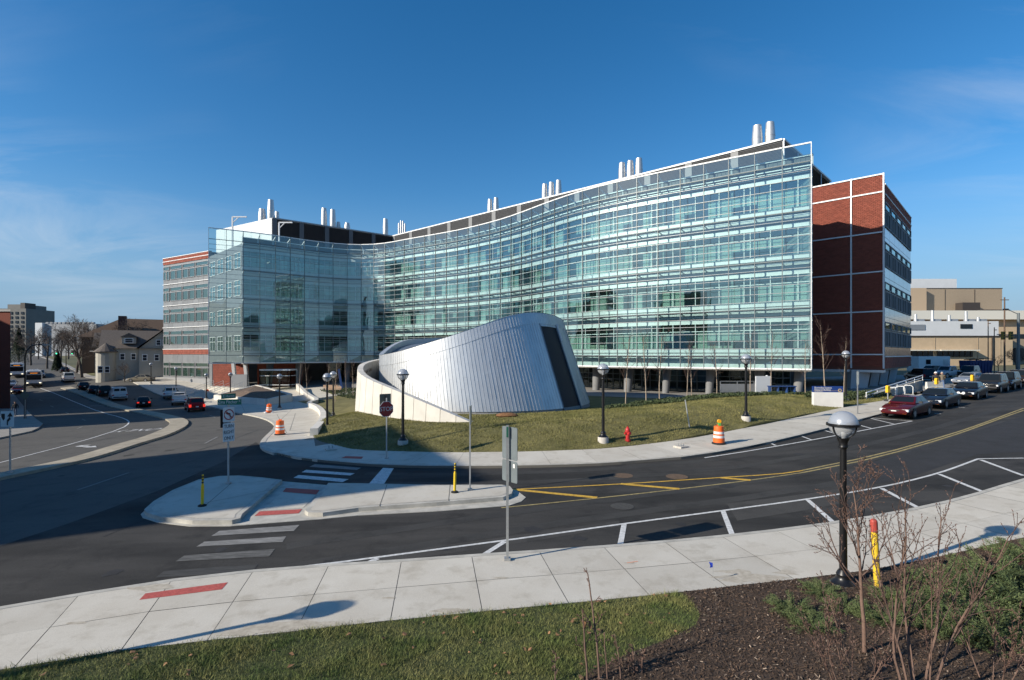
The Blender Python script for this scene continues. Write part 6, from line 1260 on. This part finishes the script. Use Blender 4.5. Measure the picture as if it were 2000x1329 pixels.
# ================================================================== OUT OF FRAME: the hospital blocks that throw the big shadows and show in the glass
def uv(u, v): return (SH.x * u - SH.y * v, SH.y * u + SH.x * v)
m_hosp = M('hospital_brick', (.17, .09, .065), .9, var=.2, scale=.5)
def block(label, u0, u1, v0, v1, h, nm='hospital_block'):
    t = bt(nm, label, (*uv((u0 + u1) / 2, (v0 + v1) / 2), 0)); b = MB(); P = [uv(u0, v0), uv(u1, v0), uv(u1, v1), uv(u0, v1)]; b.prism(P, -4, h); b.build('wall', m_hosp, t); b = MB(); c = np.mean(P, axis=0); b.prism([tuple(c + (np.array(p) - c) * 1.01) for p in P], h, h + .5); b.build('coping', m_alu_d, t)
    for a, c in zip(P, P[1:] + P[:1]):
        a, c = np.array(a), np.array(c); L_ = np.linalg.norm(c - a); u = (c - a) / L_; n = np.array([u[1], -u[0]])
        for f in range(int(h / 4)):
            p0, p1 = a + u * 1.5 + n * .06, c - u * 1.5 + n * .06; b = MB(); z = 1.5 + 4 * f; b.quad(v3(p0, z), v3(p1, z), v3(p1, z + 1.6), v3(p0, z + 1.6)); b.build('window_band', m_win, t)
block('brick hospital block left of the camera, out of frame', -66, -36, 20.5, 35.5, 21.2)
block('brick hospital block farther left, out of frame', -90, -47, 66, 84, 24); block('brick hospital annexe at the far left, out of frame', -86, -60, 86, 106, 22)
block('long brick hospital wing behind the camera, out of frame', -30, 70, -75, -50, 22)
block('tall brick hospital tower behind the camera, out of frame', 10, 40, -120, -90, 30)
# ================================================================== VEGETATION
BED_UP = .12
m_blade = M('grass_blade', (.085, .16, .028), .85, var=.25, scale=1.1, c2=(.27, .25, .09), island=.5)
m_nearsoil = M('turf_soil', (.055, .065, .02), .95, var=.3, scale=3, bump=.6, bscale=30)
GB = [(1326, 1168), (1352, 1190), (1368, 1212), (1357, 1236), (1300, 1264), (1225, 1292), (1150, 1329)]
nb2 = [tuple(p) for p in NEAR_BACK]; split = PX(1326, 1168); left_b = [p for p in nb2 if p[0] < split[0]]; right_b = [p for p in nb2 if p[0] >= split[0]]
GBW = PXL(GB); grass_poly = left_b + GBW + [(-.5, 6.6), (-3, 3), (-40, -4)]; bed_poly = GBW[::-1] + right_b + [(45, 10), (20, 0), (-3, 2.9), (-.5, 6.6)]
ng = drape('near_lawn', grass_poly, BED_UP, m_nearsoil, None, cell=1.5, skirt=.3); tag(ng, kind='structure')
m_bed = M('mulch_bed', (.05, .032, .021), .95, var=.4, scale=6, c2=(.095, .062, .041), bump=1.0, bscale=22)
bed = drape('mulch_bed', bed_poly, BED_UP + .01, m_bed, None, cell=1.5, skirt=.3); tag(bed, kind='structure')
def scatter(poly, n, box):
    X = rng.uniform(box[0], box[1], n); Y = rng.uniform(box[2], box[3], n); k = inside(poly, X, Y); return X[k], Y[k]
def blades(name, poly, n, box, hf, upz, hr, wr, mat, label, par=None):
    X, Y = scatter(poly, n, box); n = len(X); X = X + rng.normal(0, .05, n); Y = Y + rng.normal(0, .05, n); Z = hf(X, Y) + upz; a = rng.uniform(0, 2 * math.pi, n); h = rng.uniform(*hr, n) * np.where(rng.random(n) < .07, 1.9, 1.0) * (.7 + .6 * (np.sin(X * 2.1 + np.sin(Y * 3)) * np.cos(Y * 2.7) > 0)); w_ = rng.uniform(*wr, n); ln = rng.normal(0, .6, (n, 2)) * h[:, None]
    dx, dy = np.cos(a) * w_ / 2, np.sin(a) * w_ / 2; V = np.empty((n, 3, 3)); V[:, 0] = np.stack([X - dx, Y - dy, Z - .01], -1); V[:, 1] = np.stack([X + dx, Y + dy, Z - .01], -1); V[:, 2] = np.stack([X + ln[:, 0], Y + ln[:, 1], Z + h], -1)
    o = fast_mesh(name, V.reshape(-1, 3), np.arange(3 * n).reshape(-1, 3), mat, par, 'stuff')
    if par is None: tag(o, label, 'grass')
    return o
blades('grass', grass_poly, 420000, (-14, 5.5, 6.0, 12.8), TER, BED_UP, (.025, .07), (.006, .013), m_blade, 'short green grass strip along the near pavement')
m_blade2 = M('lawn_blade', (.125, .14, .034), .9, var=.35, scale=.45, c2=(.29, .26, .095), island=.35, detail=7)
blades('grass', lawn_poly, 420000, (-16, 34, 24.5, 47), LAWN, 0, (.03, .075), (.015, .035), m_blade2, 'short yellow-green winter lawn on the mound')
# mulch chips
def chips(name, poly, n, box, hf, up, lr, wr, mat, label):
    X, Y = scatter(poly, n, box); n = len(X); Z = hf(X, Y) + up + rng.uniform(0, .02, n); a = rng.uniform(0, 6.28, n); L_ = rng.uniform(*lr, n) / 2; W_ = rng.uniform(*wr, n) / 2; tl = rng.normal(0, .35, n)
    ux, uy, uz = np.cos(a) * L_, np.sin(a) * L_, tl * L_; vx, vy = -np.sin(a) * W_, np.cos(a) * W_; vz = rng.normal(0, .5, n) * W_
    V = np.stack([np.stack([X + s_ * ux + q * vx, Y + s_ * uy + q * vy, Z + s_ * uz + q * vz], -1) for s_, q in ((-1, -1), (1, -1), (1, 1), (-1, 1))], 1)
    return tag(fast_mesh(name, V.reshape(-1, 3), np.arange(4 * n).reshape(-1, 4), mat, None, 'stuff'), label, 'mulch')
chips('mulch_chips', bed_poly, 130000, (-.5, 14, 6.5, 15.5), TER, BED_UP + .012, (.02, .06), (.006, .016), M('mulch_chip', (.082, .052, .034), .95, island=.75), 'dark brown wood chip mulch in the shrub bed')
chips('pale_chips', bed_poly, 5000, (-.5, 14, 6.5, 14), TER, BED_UP + .03, (.02, .06), (.006, .014), M('pale_chip', (.26, .20, .15), .95, island=.5), 'pale splinters scattered over the mulch')
# fallen leaves
X, Y = scatter(grass_poly, 190, (-9, 4.4, 7.0, 11.6)); n = len(X); V = []; Fc = []
for x, y in zip(X, Y):
    a = rng.uniform(0, 6.28); s_ = rng.uniform(.03, .07); z = T(x, y) + BED_UP + .05; k = len(V)
    for q, r_ in ((0, 1), (1.0, .55), (1.9, .8), (3.14, .9), (4.3, .75), (5.3, .5)): V.append((x + s_ * r_ * math.cos(a + q), y + s_ * r_ * math.sin(a + q), z + rng.normal() * .012))
    Fc.append(tuple(range(k, k + 6)))
me = bpy.data.meshes.new('fallen_leaves'); me.from_pydata(V, [], Fc); me.materials.append(M('dead_leaf', (.26, .14, .065), .8, island=.45)); tag(new_obj('fallen_leaves', me), 'brown fallen leaves scattered on the near grass', 'leaves', kind='stuff')
# --- bare branching plants
def grow(b, p, d, L_, r, lev, spec, R_, buds=None):
    """one limb of several bent segments and its side limbs"""
    n = spec['seg'][lev]; q = Vector(p); d = Vector(d).normalized(); pts = [(q.copy(), d.copy(), r)]; r_end = r * spec['taper'][lev]
    for i in range(n):
        d = (d + Vector((R_.gauss(0, 1), R_.gauss(0, 1), R_.gauss(0, .6))) * spec['wob'][lev] + Vector((0, 0, spec['up'][lev]))).normalized(); q2 = q + d * L_ / n; r0 = r + (r_end - r) * i / n; r1 = r + (r_end - r) * (i + 1) / n
        b[min(lev, len(b) - 1)].tube(q, q2, r0, r1, n=spec['sides'][lev], cap=False); q = q2; pts.append((q.copy(), d.copy(), r1))
    if buds is not None and lev >= spec.get('budlev', 2):
        for k in range(n): e = pts[k + 1][0]; o_ = Vector((R_.gauss(0, 1), R_.gauss(0, 1), R_.gauss(0, 1))).normalized(); buds.tube(e, e + (o_ + d) * .018, .008, .003, n=4, cap=False)
    if lev + 1 < len(spec['seg']):
        c = spec['kids'][lev]; s0 = spec['start'][lev]
        for k in range(c):
            f = s0 + (1 - s0) * (k + R_.random()) / c; x = f * n; i = min(int(x), n - 1); e = pts[i][0].lerp(pts[i + 1][0], x - i); dd = pts[i][1]; rr_ = pts[i][2]
            s_ = dd.orthogonal().normalized(); s_.rotate(Quaternion(dd, R_.uniform(0, 6.283))); an = rad(spec['ang'][lev] + R_.gauss(0, 8))
            grow(b, e, dd * math.cos(an) + s_ * math.sin(an), L_ * spec['len'][lev] * (1.15 - .55 * f) * R_.uniform(.75, 1.2), max(rr_ * spec['rad'][lev], spec['rmin']), lev + 1, spec, R_, buds)
def tree_mesh(seed, H, r, spec, mt, mc, name, label, cat, loc, buds=False, group=None, rz=0.0, stems=1, lean=0.0):
    R_ = random.Random(seed); t = thing(name, label, cat, loc, rz, group); b = [MB(), MB()]; bd = MB() if buds else None
    for k in range(stems):
        a = R_.uniform(0, 6.28); ln = lean * (1 if stems > 1 else .3); off_ = .09 * (stems > 1)
        grow(b, (off_ * math.cos(a) * R_.random() * 3, off_ * math.sin(a) * R_.random() * 3, -.1), (ln * math.cos(a), ln * math.sin(a), 1), H * R_.uniform(.7, 1.0) if stems > 1 else H, r * R_.uniform(.6, 1) if stems > 1 else r, 0, spec, R_, bd)
        if stems > 1: b[0].build('stem', mt, t, True); b[0] = MB()
    if stems == 1: b[0].build('trunk', mt, t, True)
    o = b[1].build('crown', mc, t, True)
    if buds: tag(bd.build('buds', m_bud, t), kind='stuff')
    return t
m_bark = M('sapling_bark', (.16, .10, .075), .8, var=.25, scale=12); m_twig = M('sapling_twig', (.085, .05, .038), .75, island=.3); m_bud = M('buds', (.14, .08, .06), .7)
m_birch = M('pale_bark', (.34, .27, .20), .8, var=.25, scale=8); m_gtw = M('grey_twig', (.11, .085, .07), .9, island=.25); m_gbk = M('grey_bark', (.085, .07, .058), .9, var=.2, scale=5)
SAP = dict(seg=[9, 7, 5, 3], kids=[15, 5, 3], start=[.36, .2, .3], ang=[50, 38, 40], len=[.42, .42, .4], rad=[.5, .6, .7], rmin=.0045, taper=[.22, .35, .5, .6], wob=[.04, .10, .14, .16], up=[.02, .16, .08, .05], sides=[9, 6, 5, 4], budlev=2)
x, y = PX(1689, 1276, up=BED_UP); tree_mesh(3, 3.0, .040, SAP, m_bark, m_twig, 'young_tree', 'leafless young tree in front of the big globe lamp', 'tree', (x, y, T(x, y) + BED_UP), True)
SHR = dict(seg=[9, 6, 4], kids=[8, 4], start=[.2, .2], ang=[26, 36], len=[.42, .35], rad=[.62, .65], rmin=.004, taper=[.35, .45, .6], wob=[.07, .10, .15], up=[.04, .12, .08], sides=[6, 5, 4], budlev=1)
x, y = (6.35, 8.25); tree_mesh(8, 3.1, .022, SHR, m_bark, m_twig, 'bare_shrub', 'tall many-stemmed leafless shrub at the lower right', 'shrub', (x, y, T(x, y) + BED_UP), True, stems=7, lean=.22)
x, y = (5.3, 8.2); tree_mesh(18, 1.7, .013, SHR, m_bark, m_twig, 'bare_shrub', 'low leafless shrub left of the tall one at the lower right', 'shrub', (x, y, T(x, y) + BED_UP), True, stems=5, lean=.4)
x, y = (7.7, 8.4); tree_mesh(19, 1.7, .012, SHR, m_bark, m_twig, 'bare_shrub', 'thin leafless shrub right of the tall one at the lower right', 'shrub', (x, y, T(x, y) + BED_UP), True, stems=4, lean=.4)
STK = dict(seg=[10, 4, 3], kids=[6, 2], start=[.25, .2], ang=[48, 45], len=[.18, .4], rad=[.5, .6], rmin=.006, taper=[.45, .6, .6], wob=[.035, .10, .15], up=[.03, .12, .08], sides=[8, 5, 4], budlev=0)
for i, (px, py0, Hh, lab) in enumerate(((1172, 1330, 1.78, 'tallest bare stem rising over the near grass'), (1147, 1330, 1.30, 'bare stem with two brown leaves left of the tallest'), (1187, 1330, .85, 'short bare stem just right of the tallest'), (1213, 1328, .80, 'forked bare stem between the grass and the mulch'), (1247, 1320, .68, 'small cluster of bare stems at the mulch edge'), (1085, 1332, .52, 'small bare stem at the lower edge of the grass'))):
    x, y = PX(px, py0, up=BED_UP); t = tree_mesh(40 + i, Hh, .021 if i < 2 else .014, STK, m_bark, m_twig, 'bare_shrub', lab, 'shrub', (x, y, T(x, y) + BED_UP), True, 'bare stems at the lower edge', stems=1 if i != 4 else 3, lean=.12)
    if i == 1:
        for s_ in (-1, 1): b = MB(); b.add([(s_ * .02, 0, .98), (s_ * .06, .01, .96), (s_ * .075, 0, .88), (s_ * .045, -.01, .82), (s_ * .02, 0, .88)], [(0, 1, 2, 3, 4)]); b.build('leaf', M('dead_leaf', (.26, .14, .065), .8), t)
# young trees on the terrace and along the mound
YT = dict(seg=[8, 5, 3], kids=[17, 5], start=[.33, .25], ang=[42, 38], len=[.24, .45], rad=[.4, .6], rmin=.010, taper=[.25, .4, .5], wob=[.02, .08, .12], up=[.02, .14, .1], sides=[7, 4, 3])
yt = [(1222, 47), (1262, 46.5), (1288, 48), (1342, 46), (1351, 49), (1400, 47), (1465, 46.5), (1505, 48), (1573, 47.5), (1611, 46.5), (1648, 47), (585, 78), (600, 74), (640, 66), (655, 62), (690, 70), (676, 76)]
where = ['just right of the pavilion', 'second right of the pavilion', 'third right of the pavilion', 'above the leaning pole', 'behind the leaning pole', 'left of the metal railing', 'behind the globe lamp on the bank', 'right of the pale board', 'left of the blue building sign', 'behind the blue building sign', 'right of the blue building sign', 'behind the leftmost terrace bench', 'right of the leftmost terrace bench', 'behind the pair of globe lamps', 'right of the pair of globe lamps', 'left of the concrete wall on the terrace', 'by the lobby glass near the blue board']
protos = []
for i, ((px, Y), w_) in enumerate(zip(yt, where)):
    x = (px - 1000) / F * Y; loc = (x, Y, gz(x, Y)); lab = 'slim leafless young tree ' + w_
    if i < 3: protos.append(tree_mesh(60 + i, 6.0, .055, YT, m_birch, m_twig, 'young_tree', lab, 'tree', loc, group='young trees by the building'))
    else: copy_tree(protos[i % 3], loc, rng.random() * 6, lab, scale=rng.uniform(.75, 1.05) if i < 11 else .8)
# big winter trees behind the left street
BT = dict(seg=[6, 7, 6, 4, 3], kids=[9, 7, 6, 5], start=[.35, .25, .2, .2], ang=[42, 40, 42, 45], len=[.75, .55, .5, .5], rad=[.55, .5, .5, .6], rmin=.012, taper=[.5, .35, .4, .5, .6], wob=[.06, .12, .16, .2, .22], up=[.03, .06, .05, .04, .02], sides=[8, 6, 4, 3, 3])
bt_ = [(60, 168, 'by the far end of the cross street'), (92, 150, 'in front of the pale hall'), (118, 172, 'between the pale hall and the street'), (150, 132, 'with spreading limbs in front of the pale hall'), (172, 168, 'at the left corner of the cream house'), (300, 165, 'above the roof of the brown house by the grey wing'), (36, 205, 'below the apartment tower'), (75, 215, 'right of the apartment tower'), (133, 215, 'behind the pale hall corner'), (20, 190, 'left of the apartment tower'), (105, 250, 'far up the street'), (186, 140, 'beside the gabled house'), (160, 120, 'at the kerb before the gabled house'), (205, 118, 'in front of the turret of the cream house'), (265, 128, 'behind the outside stairs of the cream house')]
bp_ = []
for i, (px, Y, w_) in enumerate(bt_):
    loc = gd(px, Y, -.3); lab = 'large leafless tree ' + w_
    if i < 3: bp_.append(tree_mesh(80 + i, 6.2, .21, BT, m_gbk, m_gtw, 'winter_tree', lab, 'tree', loc, group='bare trees on the left'))
    else: copy_tree(bp_[i % 3], loc, rng.random() * 6, lab, scale=rng.uniform(1.15, 1.6))
for o_ in bp_: o_.scale = (1.4,) * 3
copy_tree(bp_[1], gd(244, 107), 1.0, 'round-headed leafless tree on the verge in front of the house', scale=.45); copy_tree(bp_[2], gd(1985, 92), 1.0, 'leafless tree by the signal mast at the right edge', scale=.5); copy_tree(bp_[0], gd(1950, 99), 2.0, 'small leafless tree beside the timber pole at the right', scale=.35)
# evergreen among the bare trees
def conifer(loc, H, lab):
    t = thing('conifer', lab, 'tree', loc); MB().tube((0, 0, 0), (0, 0, H * .97), .2, .03, n=8).build('trunk', m_gbk, t); n = 9000; f = rng.random(n) ** .7; z = H * (.08 + .92 * f); R0 = H * .22 * (1.02 - f) * np.sqrt(rng.random(n)); a = rng.uniform(0, 6.28, n); c = np.stack([R0 * np.cos(a), R0 * np.sin(a), z - R0 * .3], -1)
    d = np.stack([np.cos(a), np.sin(a), rng.normal(-.2, .3, n)], -1) * .28; s_ = np.stack([-np.sin(a), np.cos(a), rng.normal(0, .4, n)], -1) * .10; V = np.stack([c - s_, c + s_, c + d], 1); fast_mesh('crown', V.reshape(-1, 3), np.arange(3 * n).reshape(-1, 3), M('conifer_needles', (.025, .045, .02), .9, island=.4), t)
conifer(gd(37, 175), 12, 'dark green conifer among the bare trees on the left'); conifer(gd(112, 140), 5.5, 'spreading dark conifer beside the cross street')
# junipers in the foreground bed
m_jun = M('juniper_needles', (.07, .115, .038), .85, island=.45, var=.3, scale=3, c2=(.13, .16, .06))
def juniper(seed, n):
    r = np.random.default_rng(seed); t = thing('juniper_shrub', 'x', 'shrub', (0, 0, 0), 0, 'low junipers in the mulch bed'); nb = 46; V = []
    st = MB()
    for k in range(nb):
        a = r.uniform(0, 6.28); el = r.uniform(.12, .75); L_ = r.uniform(.55, 1.0); m = n // nb; s_ = r.random(m) ** .8; d = np.array([math.cos(a) * math.cos(el), math.sin(a) * math.cos(el), math.sin(el)])
        c = s_[:, None] * L_ * d + np.stack([np.zeros(m), np.zeros(m), -.18 * s_ ** 2 * L_ + .04], -1); c += r.normal(0, .03, (m, 3)) * (.5 + s_[:, None]); dirs = d + r.normal(0, .55, (m, 3)); dirs /= np.linalg.norm(dirs, axis=1)[:, None]
        sd = np.cross(dirs, r.normal(0, 1, (m, 3))); sd /= np.linalg.norm(sd, axis=1)[:, None] + 1e-9; ln = r.uniform(.04, .10, m)[:, None]; V.append(np.stack([c - sd * .009, c + sd * .009, c + dirs * ln], 1))
        if k % 3 == 0: st.tube((0, 0, .02), tuple(d * L_ * .8), .012, .004, n=4)
    V = np.concatenate(V); V[..., 2] = np.maximum(V[..., 2], .0); fast_mesh('foliage', V.reshape(-1, 3), np.arange(V.shape[0] * 3).reshape(-1, 3), m_jun, t); st.build('stem', m_bark, t); return t
jp = [juniper(s_, 9500) for s_ in (1, 2, 3)]
jl = [(1548, 1198, .48, 'small juniper nearest the near pavement left of the lamp'), (1585, 1226, .45, 'small juniper lowest left of the lamp'), (1602, 1160, .42, 'juniper against the pavement left of the lamp base'), (1650, 1192, .46, 'juniper directly below the lamp base'), (1722, 1212, .45, 'juniper at the foot of the yellow bollard'), (1765, 1175, .6, 'juniper right of the yellow bollard'), (1812, 1205, .68, 'juniper behind the tall bare shrub'), (1852, 1150, .75, 'juniper along the pavement edge above the bare shrub'), (1905, 1195, .85, 'large juniper right of the tall bare shrub'), (1950, 1128, .85, 'large juniper at the pavement below the lamp shadow'), (1995, 1180, .95, 'large juniper cut by the right edge'), (1935, 1245, .75, 'lower juniper toward the right edge'), (1865, 1240, .55, 'small juniper lowest in the right bed'), (2012, 1095, .8, 'juniper at the right edge beside the pavement'), (1900, 1150, .7, 'juniper in the middle of the right bed')]
for i, (px, py, s_, lab) in enumerate(jl):
    x, y = PX(px, py, up=BED_UP); loc = (x, y, T(x, y) + BED_UP)
    if i < 3: jp[i].location = loc; jp[i].scale = (s_ * 1.25, s_ * 1.25, s_ * 1.05); jp[i]['label'] = lab
    else: c = copy_tree(jp[i % 3], loc, rng.random() * 6, lab); c.scale = (s_ * 1.3, s_ * 1.3, s_ * 1.0)
# evergreen ground cover along the crest of the mound and on the terrace
def cover(poly, n, box, label, h=.35):
    X, Y = scatter(poly, n, box); n = len(X); Z = LAWN(X, Y) + rng.random(n) * h * (.4 + .6 * np.abs(np.sin(X * 1.3) * np.cos(Y * 1.1))); d = rng.normal(0, 1, (n, 3)); d /= np.linalg.norm(d, axis=1)[:, None]; e = np.cross(d, rng.normal(0, 1, (n, 3))); e /= np.linalg.norm(e, axis=1)[:, None]; c = np.stack([X, Y, Z], -1); V = np.stack([c - e * .05, c + d * .09, c + e * .05, c - d * .09], 1)
    tag(fast_mesh('ground_cover', V.reshape(-1, 3), np.arange(4 * n).reshape(-1, 4), M('ground_cover_leaf', (.045, .065, .022), .8, island=.45), None, 'stuff'), label, 'plants')
cover([(7, 41), (12, 40), (18, 43.5), (24, 46.2), (30, 48), (34, 47.5), (37, 51), (30, 51), (22, 50), (14, 47), (8, 45)], 60000, (6, 38, 38, 52), 'dark green ground cover along the crest of the mound')
cover([(24.3, 44), (26.5, 42.6), (33, 46.3), (35, 49), (28, 48)], 22000, (22, 36, 40, 50), 'ground cover around the blue building sign', .5)
cover([(-30, 82), (-22, 70), (-14.5, 60), (-14.2, 64), (-18, 82)], 30000, (-32, -12, 58, 84), 'ground cover on the terrace left of the concrete wall')
# odds and ends in front of the lobby
x = (1491 - 1000) / F * 48.5; t = thing('pale_board', 'tall pale board leaning upright in front of the lobby', 'board', (x, 48.5, gz(x, 48.5)), .1); MB().box((0, 0, .85), (1.5, .12, 1.75)).build('panel', m_whp, t); MB().box((0, .3, .5), (.1, .6, .1)).build('prop', m_wood, t)
x = (1440 - 1000) / F * 50; t = thing('metal_railing', 'grey metal railing panels in front of the lobby', 'railing', (x, 50, gz(x, 50) + .3), 0); MB().box((0, 0, .45), (3.2, .05, .8)).build('panel', m_alu_d, t)
for k in (-1.6, 0, 1.6): MB().box((k, 0, .5), (.06, .06, 1.2)).build('post', m_galv, t)
MB().box((0, 0, 1.1), (3.3, .06, .05)).build('handrail', m_galv, t)
x = (1527 - 1000) / F * 47.5; t = thing('blue_trestle', 'low blue trestle table beside the pale board', 'trestle', (x, 47.5, gz(x, 47.5) + .15), 0); m_tb = M('trestle_blue', (.02, .06, .19), .6); MB().box((0, 0, .6), (2.4, .5, .08)).build('top', m_tb, t)
for k in (-1.1, -.4, .4, 1.1): MB().box((k, 0, .25), (.07, .45, .65)).build('leg', m_tb, t)
x = (664 - 1000) / F * 84; t = thing('blue_plank', 'blue plank leaning against a column by the lobby', 'plank', (x, 84, T(x, 84)), .3); MB().beam((.3, 0, 0), (-.2, .4, 3.3), .35, .08).build('plank', m_tb, t); MB().box((1.0, .6, .5), (1.6, .4, 1.2)).build('stacked_board', M('stack_dark', (.03, .05, .09), .6), t)
# white tubular bicycle racks and ramp railing left of the parked cars
def along(px, out): l, h = kerb_spot(px, out); return l, h
for i, px in enumerate((1742, 1758, 1774)):
    l, h = gd(px, 47 + i), 2.4; t = thing('bicycle_rack', ('nearest', 'middle', 'farthest')[i] + ' white tubular bicycle rack behind the maroon car', 'bicycle rack', (l[0], l[1], T(l[0], l[1]) + .1), h, 'white bicycle racks'); b = MB(); pts = [(-.35, 0), (-.35, .7), (-.2, .85), (.2, .85), (.35, .7), (.35, 0)]
    for a, c in zip(pts[:-1], pts[1:]): b.tube((a[0], 0, a[1]), (c[0], 0, c[1]), .03, n=8)
    b.build('hoop', m_white, t); MB().box((0, 0, .02), (.9, .12, .04)).build('base_plate', m_galv, t)
la, lb = gd(1692, 44.5), gd(1802, 54); t = thing('ramp_railing', 'white sloping ramp railing with concrete side wall below the slanted fins', 'railing', (la[0], la[1], T(la[0], la[1]))); WORLD.add(t.name); a, c = Vector((la[0], la[1], T(la[0], la[1]) + .45)), Vector((lb[0], lb[1], T(lb[0], lb[1]) + 1.1)); b = MB(); b.tube(a + Vector((0, 0, .3)), c + Vector((0, 0, .5)), .05, n=8); b.tube(a + Vector((0, 0, .05)), c + Vector((0, 0, .25)), .035, n=8)
for k in range(7): e = a.lerp(c, k / 6); b.tube(e - Vector((0, 0, .3)), e + Vector((0, 0, .3 + .2 * k / 6)), .03, n=6)
b.build('rail', m_white, t); MB().add([tuple(a - Vector((0, 0, .6))), tuple(c - Vector((0, 0, 1.2))), tuple(c), tuple(a), tuple(a + Vector((-.15, .2, -.6))), tuple(c + Vector((-.15, .2, -1.2))), tuple(c + Vector((-.15, .2, 0))), tuple(a + Vector((-.15, .2, 0)))], [(0, 1, 2, 3), (5, 4, 7, 6), (3, 2, 6, 7), (4, 0, 3, 7), (1, 5, 6, 2), (0, 4, 5, 1)]).build('side_wall', m_con2, t)
l, h = gd(1826, 53), .3; o = thing('concrete_barrier', 'short white concrete barrier behind the parked sedans', 'barrier', (l[0], l[1], T(l[0], l[1]) + .1), h); MB().add([(-1.2, -.3, 0), (1.2, -.3, 0), (1.2, -.12, .4), (-1.2, -.12, .4), (-1.2, -.08, .85), (1.2, -.08, .85), (-1.2, .3, 0), (1.2, .3, 0), (1.2, .12, .4), (-1.2, .12, .4), (-1.2, .08, .85), (1.2, .08, .85)], [(0, 1, 2, 3), (3, 2, 5, 4), (7, 6, 9, 8), (8, 9, 10, 11), (4, 5, 11, 10), (0, 3, 4, 10, 9, 6), (1, 7, 8, 11, 5, 2)]).build('body', M('barrier_white', (.66, .64, .58), .8), o); MB().box((0, 0, .9), (.3, .1, .1)).build('lifting_eye', m_galv, o)
